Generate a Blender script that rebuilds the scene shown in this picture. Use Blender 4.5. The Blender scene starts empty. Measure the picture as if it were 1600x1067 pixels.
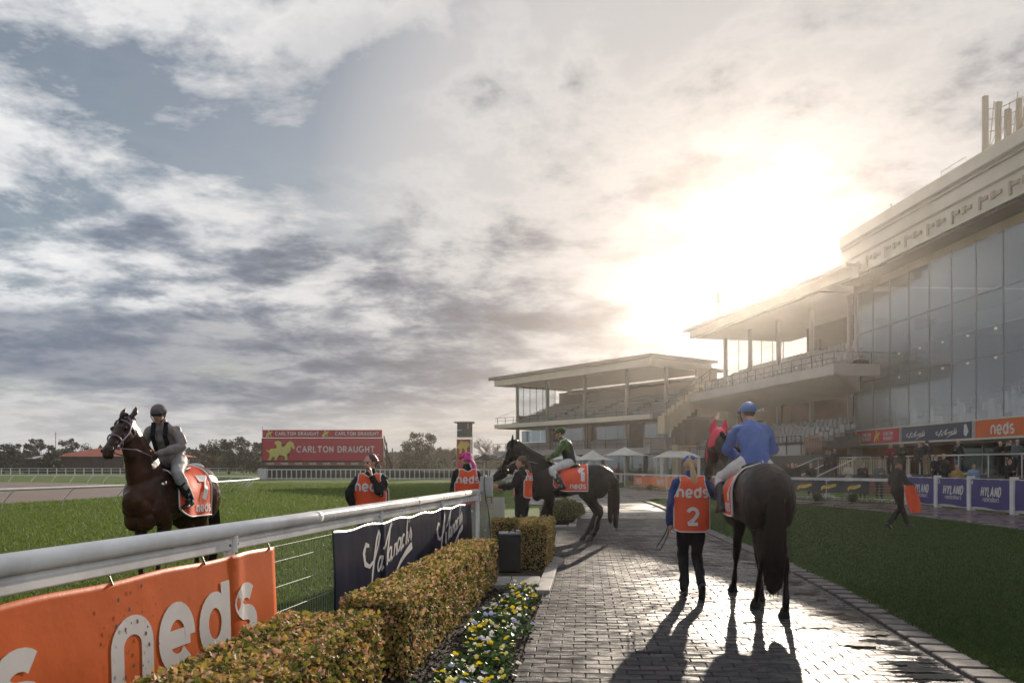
import bpy, bmesh, math, random
import numpy as np
from mathutils import Vector, Matrix, Euler, noise as mnoise
R = math.radians
PI = math.pi
random.seed(7)
rng = np.random.default_rng(7)
scene = bpy.context.scene
COL = scene.collection

# ---------------------------------------------------------------- camera
CAM_H = 1.6
FPX = 1244.4            # focal length in pixels of the 1600 px wide photograph (28 mm)
cam_d = bpy.data.cameras.new('camera')
cam = bpy.data.objects.new('camera', cam_d)
COL.objects.link(cam)
cam.location = (0, 0, CAM_H)
cam.rotation_euler = (R(90), 0, 0)
cam_d.lens = 28
cam_d.sensor_width = 36
cam_d.shift_y = 193.5 / 1600
cam_d.clip_end = 3000
cam_d.clip_start = 0.05
cam_d.dof.use_dof = True
cam_d.dof.focus_distance = 9.5
cam_d.dof.aperture_fstop = 4.0
scene.camera = cam

# ---------------------------------------------------------------- sun, sky, exposure
SUN_AZ = math.atan2(0.305, 1.0)          # to the right of +Y
SUN_EL = R(14.4)
SUN = Vector((math.sin(SUN_AZ) * math.cos(SUN_EL), math.cos(SUN_AZ) * math.cos(SUN_EL), math.sin(SUN_EL)))
sun_d = bpy.data.lights.new('sun', 'SUN')
sun_d.energy = 5.0
sun_d.angle = R(0.55)
sun_d.color = (1.0, 0.86, 0.70)
sun = bpy.data.objects.new('sun', sun_d)
COL.objects.link(sun)
sun.rotation_euler = (-SUN).to_track_quat('-Z', 'Y').to_euler()
sun.location = (60, 180, 60)

scene.view_settings.view_transform = 'Standard'
scene.view_settings.look = 'None'
scene.view_settings.gamma = 1
scene.view_settings.exposure = 0.28
scene.view_settings.use_curve_mapping = False
scene.render.engine = 'CYCLES'
scene.cycles.use_denoising = True
scene.cycles.max_bounces = 7
scene.cycles.transparent_max_bounces = 16
scene.cycles.volume_bounces = 0
scene.cycles.sample_clamp_indirect = 6
scene.cycles.volume_step_rate = 4

world = bpy.data.worlds.new('World')
scene.world = world
world.use_nodes = True
wn = world.node_tree
wn.nodes.clear()


def N(nt, typ, **kw):
    n = nt.nodes.new(typ)
    for k, v in kw.items():
        if k == 'inp':
            for kk, vv in v.items():
                n.inputs[kk].default_value = vv
        else:
            setattr(n, k, v)
    return n


def math_(nt, op, a, b=None, clamp=False):
    n = nt.nodes.new('ShaderNodeMath')
    n.operation = op
    n.use_clamp = clamp
    for i, x in enumerate((a, b)):
        if x is None:
            continue
        if isinstance(x, (int, float)):
            n.inputs[i].default_value = x
        else:
            nt.links.new(x, n.inputs[i])
    return n.outputs[0]


def ramp(nt, fac, stops, interp='LINEAR'):
    n = nt.nodes.new('ShaderNodeValToRGB')
    n.color_ramp.interpolation = interp
    e = n.color_ramp.elements
    while len(e) < len(stops):
        e.new(0.5)
    for i, (p, c) in enumerate(stops):
        e[i].position = p
        e[i].color = (c[0], c[1], c[2], 1) if hasattr(c, '__len__') else (c, c, c, 1)
    nt.links.new(fac, n.inputs[0])
    return n.outputs[0]


def mixc(nt, fac, a, b, typ='MIX'):
    n = nt.nodes.new('ShaderNodeMix')
    n.data_type = 'RGBA'
    n.blend_type = typ
    for sock, x in ((n.inputs[0], fac), (n.inputs[6], a), (n.inputs[7], b)):
        if isinstance(x, (int, float)):
            sock.default_value = x
        elif isinstance(x, tuple):
            sock.default_value = (x[0], x[1], x[2], 1)
        else:
            nt.links.new(x, sock)
    return n.outputs[2]


def build_world():
    nt = wn
    L = nt.links
    tc = N(nt, 'ShaderNodeTexCoord')
    sep = N(nt, 'ShaderNodeSeparateXYZ')
    L.new(tc.outputs['Generated'], sep.inputs[0])
    x, y, z = sep.outputs
    zc = math_(nt, 'MAXIMUM', z, 0.0)
    den = math_(nt, 'ADD', zc, 0.16)
    px = math_(nt, 'DIVIDE', x, den)
    py = math_(nt, 'DIVIDE', y, den)
    comb = N(nt, 'ShaderNodeCombineXYZ')
    L.new(px, comb.inputs[0]); L.new(py, comb.inputs[1])
    comb.inputs[2].default_value = 3.1
    # big shapes, rolled a little so banks lie along the horizon
    big = N(nt, 'ShaderNodeTexNoise', inp={'Scale': 0.42, 'Detail': 3.0, 'Roughness': 0.5, 'Distortion': 0.4})
    L.new(comb.outputs[0], big.inputs['Vector'])
    mid = N(nt, 'ShaderNodeTexNoise', inp={'Scale': 1.5, 'Detail': 10.0, 'Roughness': 0.64, 'Distortion': 0.15})
    L.new(comb.outputs[0], mid.inputs['Vector'])
    off = N(nt, 'ShaderNodeVectorMath', operation='ADD', inp={1: (7.3, 2.2, 5.0)})
    L.new(comb.outputs[0], off.inputs[0])
    fine = N(nt, 'ShaderNodeTexNoise', inp={'Scale': 4.2, 'Detail': 8.0, 'Roughness': 0.6, 'Distortion': 0.2})
    L.new(off.outputs[0], fine.inputs['Vector'])
    offr = N(nt, 'ShaderNodeVectorMath', operation='ADD', inp={1: (0.045, 0.15, 0.0)})
    L.new(comb.outputs[0], offr.inputs[0])
    mid2 = N(nt, 'ShaderNodeTexNoise', inp={'Scale': 1.5, 'Detail': 10.0, 'Roughness': 0.64, 'Distortion': 0.15})
    L.new(offr.outputs[0], mid2.inputs['Vector'])
    relief = math_(nt, 'MULTIPLY', math_(nt, 'SUBTRACT', mid2.outputs[0], mid.outputs[0]), 0.95)
    # density of cloud
    a = math_(nt, 'MULTIPLY', big.outputs[0], 0.5)
    b = math_(nt, 'MULTIPLY', mid.outputs[0], 0.65)
    dens = math_(nt, 'ADD', a, b)
    # brightness of the cloud: thin parts and sunward edges white, thick parts slate
    c = math_(nt, 'MULTIPLY', mid.outputs[0], 0.56)
    d = math_(nt, 'MULTIPLY', big.outputs[0], 0.42)
    e = math_(nt, 'MULTIPLY', fine.outputs[0], 0.36)
    tone = math_(nt, 'ADD', math_(nt, 'ADD', math_(nt, 'ADD', c, d), e), relief)
    # sun proximity
    dot = N(nt, 'ShaderNodeVectorMath', operation='DOT_PRODUCT', inp={1: tuple(SUN)})
    L.new(tc.outputs['Generated'], dot.inputs[0])
    dp = math_(nt, 'MAXIMUM', dot.outputs['Value'], 0.0)
    near0 = math_(nt, 'POWER', dp, 3.0)
    near1 = math_(nt, 'POWER', dp, 5.0)
    near2 = math_(nt, 'POWER', dp, 34.0)
    near3 = math_(nt, 'POWER', dp, 420.0)
    near4 = math_(nt, 'POWER', dp, 3200.0)
    cloud = ramp(nt, tone, [(0.54, (0.86, 0.87, 0.89)), (0.605, (1.0, 1.0, 1.0)), (0.665, (0.80, 0.82, 0.85)), (0.715, (0.50, 0.54, 0.60)),
                            (0.77, (0.25, 0.305, 0.39)), (0.85, (0.11, 0.15, 0.215))])
    # slate bank low in the sky, broken by noise, with a bright gap under it
    bank_n = N(nt, 'ShaderNodeTexNoise', inp={'Scale': 2.2, 'Detail': 5.0, 'Roughness': 0.5})
    str_ = N(nt, 'ShaderNodeVectorMath', operation='MULTIPLY', inp={1: (1.0, 1.0, 5.5)})
    L.new(tc.outputs['Generated'], str_.inputs[0])
    L.new(str_.outputs[0], bank_n.inputs['Vector'])
    zz = math_(nt, 'ADD', z, math_(nt, 'MULTIPLY', math_(nt, 'SUBTRACT', bank_n.outputs[0], 0.5), 0.10))
    bank = ramp(nt, zz, [(0.060, 0.0), (0.098, 1.0), (0.150, 0.85), (0.185, 0.0)], 'EASE')
    away = math_(nt, 'SUBTRACT', 1.0, math_(nt, 'MULTIPLY', near1, 0.9), True)
    bankf = math_(nt, 'MULTIPLY', math_(nt, 'MULTIPLY', bank, away), 0.94)
    # pale strip towards the horizon
    low = ramp(nt, zz, [(0.0, 1.0), (0.055, 0.9), (0.10, 0.0)], 'EASE')
    col = mixc(nt, math_(nt, 'MULTIPLY', low, 0.75), cloud, (0.56, 0.565, 0.57))
    col = mixc(nt, bankf, col, (0.155, 0.195, 0.27))
    # dim cloud away from the sun, warm and bright towards it
    gain = math_(nt, 'SUBTRACT', 0.93, math_(nt, 'MULTIPLY', near0, 0.52))
    colg = N(nt, 'ShaderNodeVectorMath', operation='SCALE')
    L.new(col, colg.inputs[0]); L.new(gain, colg.inputs['Scale'])
    def glow(src, nearf, colr, k):
        g = N(nt, 'ShaderNodeVectorMath', operation='SCALE', inp={0: colr})
        L.new(math_(nt, 'MULTIPLY', nearf, k), g.inputs['Scale'])
        s = N(nt, 'ShaderNodeVectorMath', operation='ADD')
        L.new(src, s.inputs[0]); L.new(g.outputs[0], s.inputs[1])
        return s.outputs[0]
    cc = glow(colg.outputs[0], near1, (1.0, 0.74, 0.52), 0.10)
    cc = glow(cc, near2, (1.0, 0.88, 0.76), 0.0)
    cc = glow(cc, near3, (1.0, 0.93, 0.84), 0.12)
    cc = glow(cc, near4, (1.0, 0.97, 0.92), 14.0)
    sky = N(nt, 'ShaderNodeTexSky')
    sky.sky_type = 'NISHITA'
    sky.sun_disc = False
    sky.sun_elevation = SUN_EL
    sky.sun_rotation = SUN_AZ
    sky.air_density = 1.0
    sky.dust_density = 1.2
    bg1 = N(nt, 'ShaderNodeBackground', inp={'Strength': 0.06})
    L.new(sky.outputs[0], bg1.inputs[0])
    bg2 = N(nt, 'ShaderNodeBackground', inp={'Strength': 1.0})
    L.new(cc, bg2.inputs[0])
    cover = ramp(nt, dens, [(0.492, 0.10), (0.548, 0.88), (0.61, 1.0)])
    veil = ramp(nt, dp, [(0.84, 0.0), (0.955, 1.0)], 'EASE')
    cover = math_(nt, 'MAXIMUM', cover, math_(nt, 'MAXIMUM', bankf, math_(nt, 'MAXIMUM', low, veil)))
    mix = N(nt, 'ShaderNodeMixShader')
    L.new(cover, mix.inputs[0]); L.new(bg1.outputs[0], mix.inputs[1]); L.new(bg2.outputs[0], mix.inputs[2])
    out = N(nt, 'ShaderNodeOutputWorld')
    L.new(mix.outputs[0], out.inputs[0])
    world.cycles.sampling_method = 'MANUAL'
    world.cycles.sample_map_resolution = 1024


build_world()

# ---------------------------------------------------------------- helpers
def P(u, v, Y):
    """point of the place seen at (u, v) of the photograph at depth Y"""
    return Vector(((u - 800) / FPX * Y, Y, CAM_H - (v - 727) / FPX * Y))


def G(u, v):
    Y = CAM_H * FPX / (v - 727)
    return Vector(((u - 800) / FPX * Y, Y, 0))


MATS = {}


def pm(name, col, rough=0.6, metal=0.0, var=0.0, vscale=6.0, bump=0.0, bscale=40.0, col2=None, coat=0.0, sheen=0.0,
       rvar=0.0, spec=0.5, trans=0.0, island=0.0, objrand=0.0, coords='Object', stretch=None, sss=0.0):
    """a procedural Principled material with noise-driven colour, roughness and relief"""
    if name in MATS:
        return MATS[name]
    m = bpy.data.materials.new(name)
    m.use_nodes = True
    nt = m.node_tree
    L = nt.links
    b = nt.nodes['Principled BSDF']
    b.inputs['Base Color'].default_value = (*col, 1)
    b.inputs['Roughness'].default_value = rough
    b.inputs['Metallic'].default_value = metal
    b.inputs['Specular IOR Level'].default_value = spec
    b.inputs['Coat Weight'].default_value = coat
    b.inputs['Coat Roughness'].default_value = 0.15
    b.inputs['Sheen Weight'].default_value = sheen
    if sss:
        b.inputs['Subsurface Weight'].default_value = sss
        b.inputs['Subsurface Radius'].default_value = (0.02, 0.01, 0.005)
    tc = N(nt, 'ShaderNodeTexCoord')
    if coords == 'World':
        g = N(nt, 'ShaderNodeNewGeometry')
        src = g.outputs['Position']
    else:
        src = tc.outputs[coords]
    if stretch:
        vm = N(nt, 'ShaderNodeVectorMath', operation='MULTIPLY', inp={1: stretch})
        L.new(src, vm.inputs[0])
        src = vm.outputs[0]
    colsock = None
    if var > 0 or col2:
        n = N(nt, 'ShaderNodeTexNoise', inp={'Scale': vscale, 'Detail': 6.0, 'Roughness': 0.6})
        L.new(src, n.inputs['Vector'])
        f = ramp(nt, n.outputs[0], [(0.33, 0.0), (0.67, 1.0)])
        c2 = col2 if col2 else tuple(c * (1 - var) for c in col)
        c1 = col if col2 else tuple(min(1, c * (1 + var * 0.6)) for c in col)
        colsock = mixc(nt, f, c1, c2)
    if island > 0 or objrand > 0:
        val = None
        if island > 0:
            g2 = N(nt, 'ShaderNodeNewGeometry')
            val = math_(nt, 'MULTIPLY', g2.outputs['Random Per Island'], island)
        if objrand > 0:
            oi = N(nt, 'ShaderNodeObjectInfo')
            v2 = math_(nt, 'MULTIPLY', oi.outputs['Random'], objrand)
            val = v2 if val is None else math_(nt, 'ADD', val, v2)
        k = math_(nt, 'SUBTRACT', 1.0 + 0.5 * (island + objrand), val)
        vs = N(nt, 'ShaderNodeVectorMath', operation='SCALE', inp={0: col})
        if colsock:
            L.new(colsock, vs.inputs[0])
        L.new(k, vs.inputs['Scale'])
        colsock = vs.outputs[0]
    if colsock:
        L.new(colsock, b.inputs['Base Color'])
    if rvar > 0:
        n = N(nt, 'ShaderNodeTexNoise', inp={'Scale': vscale * 0.7, 'Detail': 4.0})
        L.new(src, n.inputs['Vector'])
        f = ramp(nt, n.outputs[0], [(0.35, max(0.02, rough - rvar)), (0.65, min(1, rough + rvar))])
        L.new(f, b.inputs['Roughness'])
    if bump > 0:
        n = N(nt, 'ShaderNodeTexNoise', inp={'Scale': bscale, 'Detail': 5.0, 'Roughness': 0.6})
        L.new(src, n.inputs['Vector'])
        bp = N(nt, 'ShaderNodeBump', inp={'Strength': min(1.0, bump), 'Distance': 0.02})
        L.new(n.outputs[0], bp.inputs['Height'])
        L.new(bp.outputs[0], b.inputs['Normal'])
    if trans > 0:
        tr = N(nt, 'ShaderNodeBsdfTranslucent')
        if colsock:
            L.new(colsock, tr.inputs[0])
        else:
            tr.inputs[0].default_value = (*col, 1)
        mx = N(nt, 'ShaderNodeMixShader', inp={0: trans})
        L.new(b.outputs[0], mx.inputs[1]); L.new(tr.outputs[0], mx.inputs[2])
        L.new(mx.outputs[0], nt.nodes['Material Output'].inputs[0])
    m['_'] = 1
    MATS[name] = m
    return m


def glass(name, tint=(0.8, 0.85, 0.88), alpha=0.6, rough=0.03, refl=0.5, glare_veil=0.0):
    """thin pane: see-through mixed with a mirror that grows at grazing angles"""
    if name in MATS:
        return MATS[name]
    m = bpy.data.materials.new(name)
    m.use_nodes = True
    nt = m.node_tree
    nt.nodes.remove(nt.nodes['Principled BSDF'])
    t = N(nt, 'ShaderNodeBsdfTransparent', inp={0: (*tint, 1)})
    g = N(nt, 'ShaderNodeBsdfGlossy', inp={0: (0.85, 0.9, 0.95, 1), 'Roughness': rough})
    lw = N(nt, 'ShaderNodeLayerWeight', inp={'Blend': 0.35})
    f = math_(nt, 'ADD', 1 - alpha - 0.15, math_(nt, 'MULTIPLY', lw.outputs['Fresnel'], refl), True)
    mx = N(nt, 'ShaderNodeMixShader')
    nt.links.new(f, mx.inputs[0]); nt.links.new(t.outputs[0], mx.inputs[1]); nt.links.new(g.outputs[0], mx.inputs[2])
    if glare_veil:
        d = N(nt, 'ShaderNodeBsdfDiffuse', inp={0: (0.75, 0.72, 0.68, 1)})  # pale diffuse layer stands in for sun flare veiling the pane
        m2 = N(nt, 'ShaderNodeMixShader', inp={0: glare_veil})
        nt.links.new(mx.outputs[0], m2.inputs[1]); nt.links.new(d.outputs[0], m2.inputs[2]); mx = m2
    nt.links.new(mx.outputs[0], nt.nodes['Material Output'].inputs[0])
    MATS[name] = m
    return m


def tag(o, label=None, cat=None, group=None, kind=None):
    if label: o['label'] = label
    if cat: o['category'] = cat
    if group: o['group'] = group
    if kind: o['kind'] = kind
    return o


def empty(name, loc=(0, 0, 0), rz=0.0, label=None, cat=None, group=None):
    o = bpy.data.objects.new(name, None)
    o.empty_display_size = 0.1
    o.location = loc
    o.rotation_euler = (0, 0, rz)
    COL.objects.link(o)
    return tag(o, label, cat, group)


def inv(o):
    m = Matrix.LocRotScale(Vector(o.location), o.rotation_euler, None)
    if o.parent:
        m = Matrix.LocRotScale(Vector(o.parent.location), o.parent.rotation_euler, None) @ m
    return m.inverted()


def np_mesh(name, V, F, smooth=False):
    V = np.asarray(V, dtype=np.float32).reshape(-1, 3)
    me = bpy.data.meshes.new(name)
    if isinstance(F, np.ndarray) and F.ndim == 2:
        nf, k = F.shape
        me.vertices.add(len(V)); me.vertices.foreach_set('co', V.ravel())
        me.loops.add(nf * k); me.loops.foreach_set('vertex_index', F.astype(np.int32).ravel())
        me.polygons.add(nf)
        me.polygons.foreach_set('loop_start', np.arange(0, nf * k, k, dtype=np.int32))
        me.polygons.foreach_set('loop_total', np.full(nf, k, dtype=np.int32))
        me.update(calc_edges=True)
    else:
        me.from_pydata([tuple(map(float, v)) for v in V], [], F)
        me.update()
    me.polygons.foreach_set('use_smooth', np.full(len(me.polygons), bool(smooth)))
    return me


def link(name, me, mat=None, parent=None, world=True, label=None, cat=None, group=None, kind=None):
    o = bpy.data.objects.new(name, me)
    if mat is not None and len(me.materials) == 0:
        me.materials.append(mat)
    COL.objects.link(o)
    if parent is not None:
        o.parent = parent
        if world:
            o.matrix_parent_inverse = inv(parent)
    return tag(o, label, cat, group, kind)


class MB:
    """collects simple solids and links them as one mesh object"""
    def __init__(s, M=None):
        s.v = []; s.f = []; s.M = M

    def add(s, vs, fs):
        b = len(s.v)
        if s.M is not None:
            vs = [s.M @ Vector(v) for v in vs]
        s.v += [tuple(v) for v in vs]
        s.f += [tuple(i + b for i in f) for f in fs]
        return s

    def box(s, x0, x1, y0, y1, z0, z1):
        if x0 > x1: x0, x1 = x1, x0
        if y0 > y1: y0, y1 = y1, y0
        return s.add([(x0, y0, z0), (x1, y0, z0), (x1, y1, z0), (x0, y1, z0), (x0, y0, z1), (x1, y0, z1), (x1, y1, z1), (x0, y1, z1)],
                     [(0, 3, 2, 1), (4, 5, 6, 7), (0, 1, 5, 4), (1, 2, 6, 5), (2, 3, 7, 6), (3, 0, 4, 7)])

    def bar(s, p0, p1, w, h=None, up=(0, 0, 1)):
        """rectangular bar from p0 to p1"""
        h = h or w
        p0 = Vector(p0); p1 = Vector(p1)
        t = (p1 - p0).normalized()
        u = Vector(up)
        if abs(t.dot(u)) > 0.98:
            u = Vector((0, 1, 0))
        sd = t.cross(u).normalized(); up_ = sd.cross(t)
        a = sd * (w / 2); b = up_ * (h / 2)
        vs = [p0 - a - b, p0 + a - b, p0 + a + b, p0 - a + b, p1 - a - b, p1 + a - b, p1 + a + b, p1 - a + b]
        return s.add(vs, [(0, 3, 2, 1), (4, 5, 6, 7), (0, 1, 5, 4), (1, 2, 6, 5), (2, 3, 7, 6), (3, 0, 4, 7)])

    def tube(s, pts, r, seg=8, closed=False):
        pts = [Vector(p) for p in pts]
        rs = r if hasattr(r, '__len__') else [r] * len(pts)
        vs = []; n = len(pts)
        for i, p in enumerate(pts):
            t = ((pts[(i + 1) % n] if closed or i < n - 1 else p) - (pts[i - 1] if closed or i > 0 else p)).normalized()
            u = Vector((0, 0, 1)) if abs(t.z) < 0.95 else Vector((0, 1, 0))
            sd = t.cross(u).normalized(); up_ = sd.cross(t)
            for k in range(seg):
                a = 2 * PI * k / seg
                vs.append(p + sd * math.cos(a) * rs[i] + up_ * math.sin(a) * rs[i])
        fs = []
        for i in range(n if closed else n - 1):
            j = (i + 1) % n
            for k in range(seg):
                k2 = (k + 1) % seg
                fs.append((i * seg + k, i * seg + k2, j * seg + k2, j * seg + k))
        if not closed:
            fs.append(tuple(range(seg))[::-1]); fs.append(tuple((n - 1) * seg + k for k in range(seg)))
        return s.add(vs, fs)

    def profile(s, prof, p0, p1):
        """extrude an outline [(side, up)] from p0 to p1 (horizontal run)"""
        p0 = Vector(p0); p1 = Vector(p1)
        t = (p1 - p0).normalized(); sd = t.cross(Vector((0, 0, 1))).normalized()
        n = len(prof); vs = []
        for p in (p0, p1):
            for a, b in prof:
                vs.append(p + sd * a + Vector((0, 0, b)))
        fs = [(k, (k + 1) % n, n + (k + 1) % n, n + k) for k in range(n)]
        fs += [tuple(range(n))[::-1], tuple(range(n, 2 * n))]
        return s.add(vs, fs)

    def prism(s, poly, z0, z1):
        n = len(poly)
        vs = [(x, y, z0) for x, y in poly] + [(x, y, z1) for x, y in poly]
        fs = [(k, (k + 1) % n, n + (k + 1) % n, n + k) for k in range(n)] + [tuple(range(n))[::-1], tuple(range(n, 2 * n))]
        return s.add(vs, fs)

    def cone(s, c, r0, r1, h, seg=12):
        c = Vector(c)
        return s.tube([c, c + Vector((0, 0, h))], [r0, max(r1, 1e-4)], seg)

    def build(s, name, mat, parent=None, world=True, smooth=False, bevel=0, **kw):
        me = np_mesh(name, s.v, s.f, smooth)
        bm = bmesh.new(); bm.from_mesh(me)
        bmesh.ops.recalc_face_normals(bm, faces=bm.faces)
        if bevel:
            bmesh.ops.bevel(bm, geom=[e for e in bm.edges if e.is_manifold and e.calc_face_angle(0) > 0.6], offset=bevel, segments=2, affect='EDGES', profile=0.6)
        bm.to_mesh(me); bm.free()
        if smooth:
            me.polygons.foreach_set('use_smooth', [True] * len(me.polygons))
        return link(name, me, mat, parent, world, **kw)


def dup(root, loc=None, rz=None, label=None, group=None, cat=None):
    def cp(o, par):
        c = o.copy(); COL.objects.link(c); c.parent = par
        for ch in list(KIDS.get(o.name, [])):
            cp(ch, c)
        return c
    r = cp(root, None)
    if loc is not None: r.location = loc
    if rz is not None: r.rotation_euler = (0, 0, rz)
    tag(r, label, cat, group)
    return r


class _Kids:
    def get(self, name, default):
        o = bpy.data.objects.get(name)
        return list(o.children) if o else default


KIDS = _Kids()


def catmull(pts, n):
    """pts: list of equal-length number tuples -> densely sampled array"""
    A = np.array(pts, float)
    if len(A) == 2:
        return np.array([A[0] + (A[1] - A[0]) * t for t in np.linspace(0, 1, n + 1)])
    B = np.vstack([2 * A[0] - A[1], A, 2 * A[-1] - A[-2]])
    out = []
    for i in range(1, len(B) - 2):
        for k in range(n):
            t = k / n
            out.append(0.5 * ((2 * B[i]) + (-B[i - 1] + B[i + 1]) * t + (2 * B[i - 1] - 5 * B[i] + 4 * B[i + 1] - B[i + 2]) * t * t
                              + (-B[i - 1] + 3 * B[i] - 3 * B[i + 1] + B[i + 2]) * t ** 3))
    out.append(B[-2])
    return np.array(out)


class Blob:
    """overlapping swept volumes grown together into one continuous skin"""
    def __init__(s):
        s.v = []; s.f = []

    def sweep(s, pts, rad, side=(1, 0, 0), n=4, seg=14, caps=True):
        """rad: list of (across side, other) radii; every end is rounded"""
        rad = [(r, r) if not hasattr(r, '__len__') else r for r in rad]
        D = catmull([tuple(p) + tuple(r) for p, r in zip(pts, rad)], n)
        m = len(D)
        sd0 = np.array(side, float)
        rings = []
        for i in range(m):
            t = D[min(i + 1, m - 1), :3] - D[max(i - 1, 0), :3]
            t /= (np.linalg.norm(t) + 1e-9)
            sd = sd0 - t * sd0.dot(t)
            if np.linalg.norm(sd) < 0.2:
                o = np.array([0, 1, 0.3]); sd = o - t * o.dot(t)
            sd /= np.linalg.norm(sd)
            up = np.cross(sd, t)
            rings.append((D[i, :3], t, sd, up, max(D[i, 3], 0.003), max(D[i, 4], 0.003)))
        full = []
        if caps:
            c, t, sd, up, a, b = rings[0]
            for q in (80, 55, 28):
                full.append((c - t * min(a, b) * math.sin(R(q)), sd, up, a * math.cos(R(q)), b * math.cos(R(q))))
        for c, t, sd, up, a, b in rings:
            full.append((c, sd, up, a, b))
        if caps:
            c, t, sd, up, a, b = rings[-1]
            for q in (28, 55, 80):
                full.append((c + t * min(a, b) * math.sin(R(q)), sd, up, a * math.cos(R(q)), b * math.cos(R(q))))
        base = len(s.v)
        for c, sd, up, a, b in full:
            for k in range(seg):
                g = 2 * PI * k / seg
                s.v.append(tuple(c + sd * math.cos(g) * a + up * math.sin(g) * b))
        nr = len(full)
        for i in range(nr - 1):
            for k in range(seg):
                k2 = (k + 1) % seg
                s.f.append((base + i * seg + k, base + i * seg + k2, base + (i + 1) * seg + k2, base + (i + 1) * seg + k))
        s.f.append(tuple(base + k for k in range(seg))[::-1])
        s.f.append(tuple(base + (nr - 1) * seg + k for k in range(seg)))
        return s

    def ell(s, c, r, M=None, seg=14, rings=9):
        base = len(s.v)
        c = Vector(c)
        M = M or Matrix.Identity(3)
        top = [(0, 0, -1)] + [(math.cos(2 * PI * k / seg) * math.cos(-PI / 2 + PI * j / rings), math.sin(2 * PI * k / seg) * math.cos(-PI / 2 + PI * j / rings),
                math.sin(-PI / 2 + PI * j / rings)) for j in range(1, rings) for k in range(seg)] + [(0, 0, 1)]
        for p in top:
            s.v.append(tuple(c + M @ Vector((p[0] * r[0], p[1] * r[1], p[2] * r[2]))))
        for k in range(seg):
            k2 = (k + 1) % seg
            s.f.append((base, base + 1 + k2, base + 1 + k))
            for j in range(rings - 2):
                a = base + 1 + j * seg
                s.f.append((a + k, a + k2, a + seg + k2, a + seg + k))
            a = base + 1 + (rings - 2) * seg
            s.f.append((a + k, a + k2, base + 1 + (rings - 1) * seg))
        return s

    def mesh(s, name, voxel=None, smooth=4, wrinkle=0.0, wscale=(7, 7, 3), clip=None):
        me = np_mesh(name, s.v, s.f)
        if voxel:
            o = bpy.data.objects.new('tmp', me)
            COL.objects.link(o)
            md = o.modifiers.new('r', 'REMESH'); md.mode = 'VOXEL'; md.voxel_size = voxel; md.use_smooth_shade = True
            if smooth:
                sm = o.modifiers.new('s', 'SMOOTH'); sm.iterations = smooth; sm.factor = 0.5
            dg = bpy.context.evaluated_depsgraph_get()
            me2 = bpy.data.meshes.new_from_object(o.evaluated_get(dg))
            bpy.data.objects.remove(o); bpy.data.meshes.remove(me)
            me = me2; me.name = name
        if wrinkle:
            nv = len(me.vertices)
            co = np.empty(nv * 3, np.float32); no = np.empty(nv * 3, np.float32)
            me.vertices.foreach_get('co', co); me.vertex_normals.foreach_get('vector', no)
            co = co.reshape(-1, 3); no = no.reshape(-1, 3)
            d = np.array([mnoise.noise((p[0] * wscale[0], p[1] * wscale[1], p[2] * wscale[2])) + 0.5 * mnoise.noise((p[0] * 19, p[1] * 19, p[2] * 12)) for p in co.tolist()])
            co += no * (d * wrinkle)[:, None]
            me.vertices.foreach_set('co', co.astype(np.float32).ravel())
            me.update()
        me.polygons.foreach_set('use_smooth', [True] * len(me.polygons))
        return me


# ---------------------------------------------------------------- strokes: flat print as thin strips on a surface
def arc(cx, cy, rx, ry, a0, a1, n=14):
    return [(cx + rx * math.cos(R(a0 + (a1 - a0) * k / n)), cy + ry * math.sin(R(a0 + (a1 - a0) * k / n))) for k in range(n + 1)]


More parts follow.
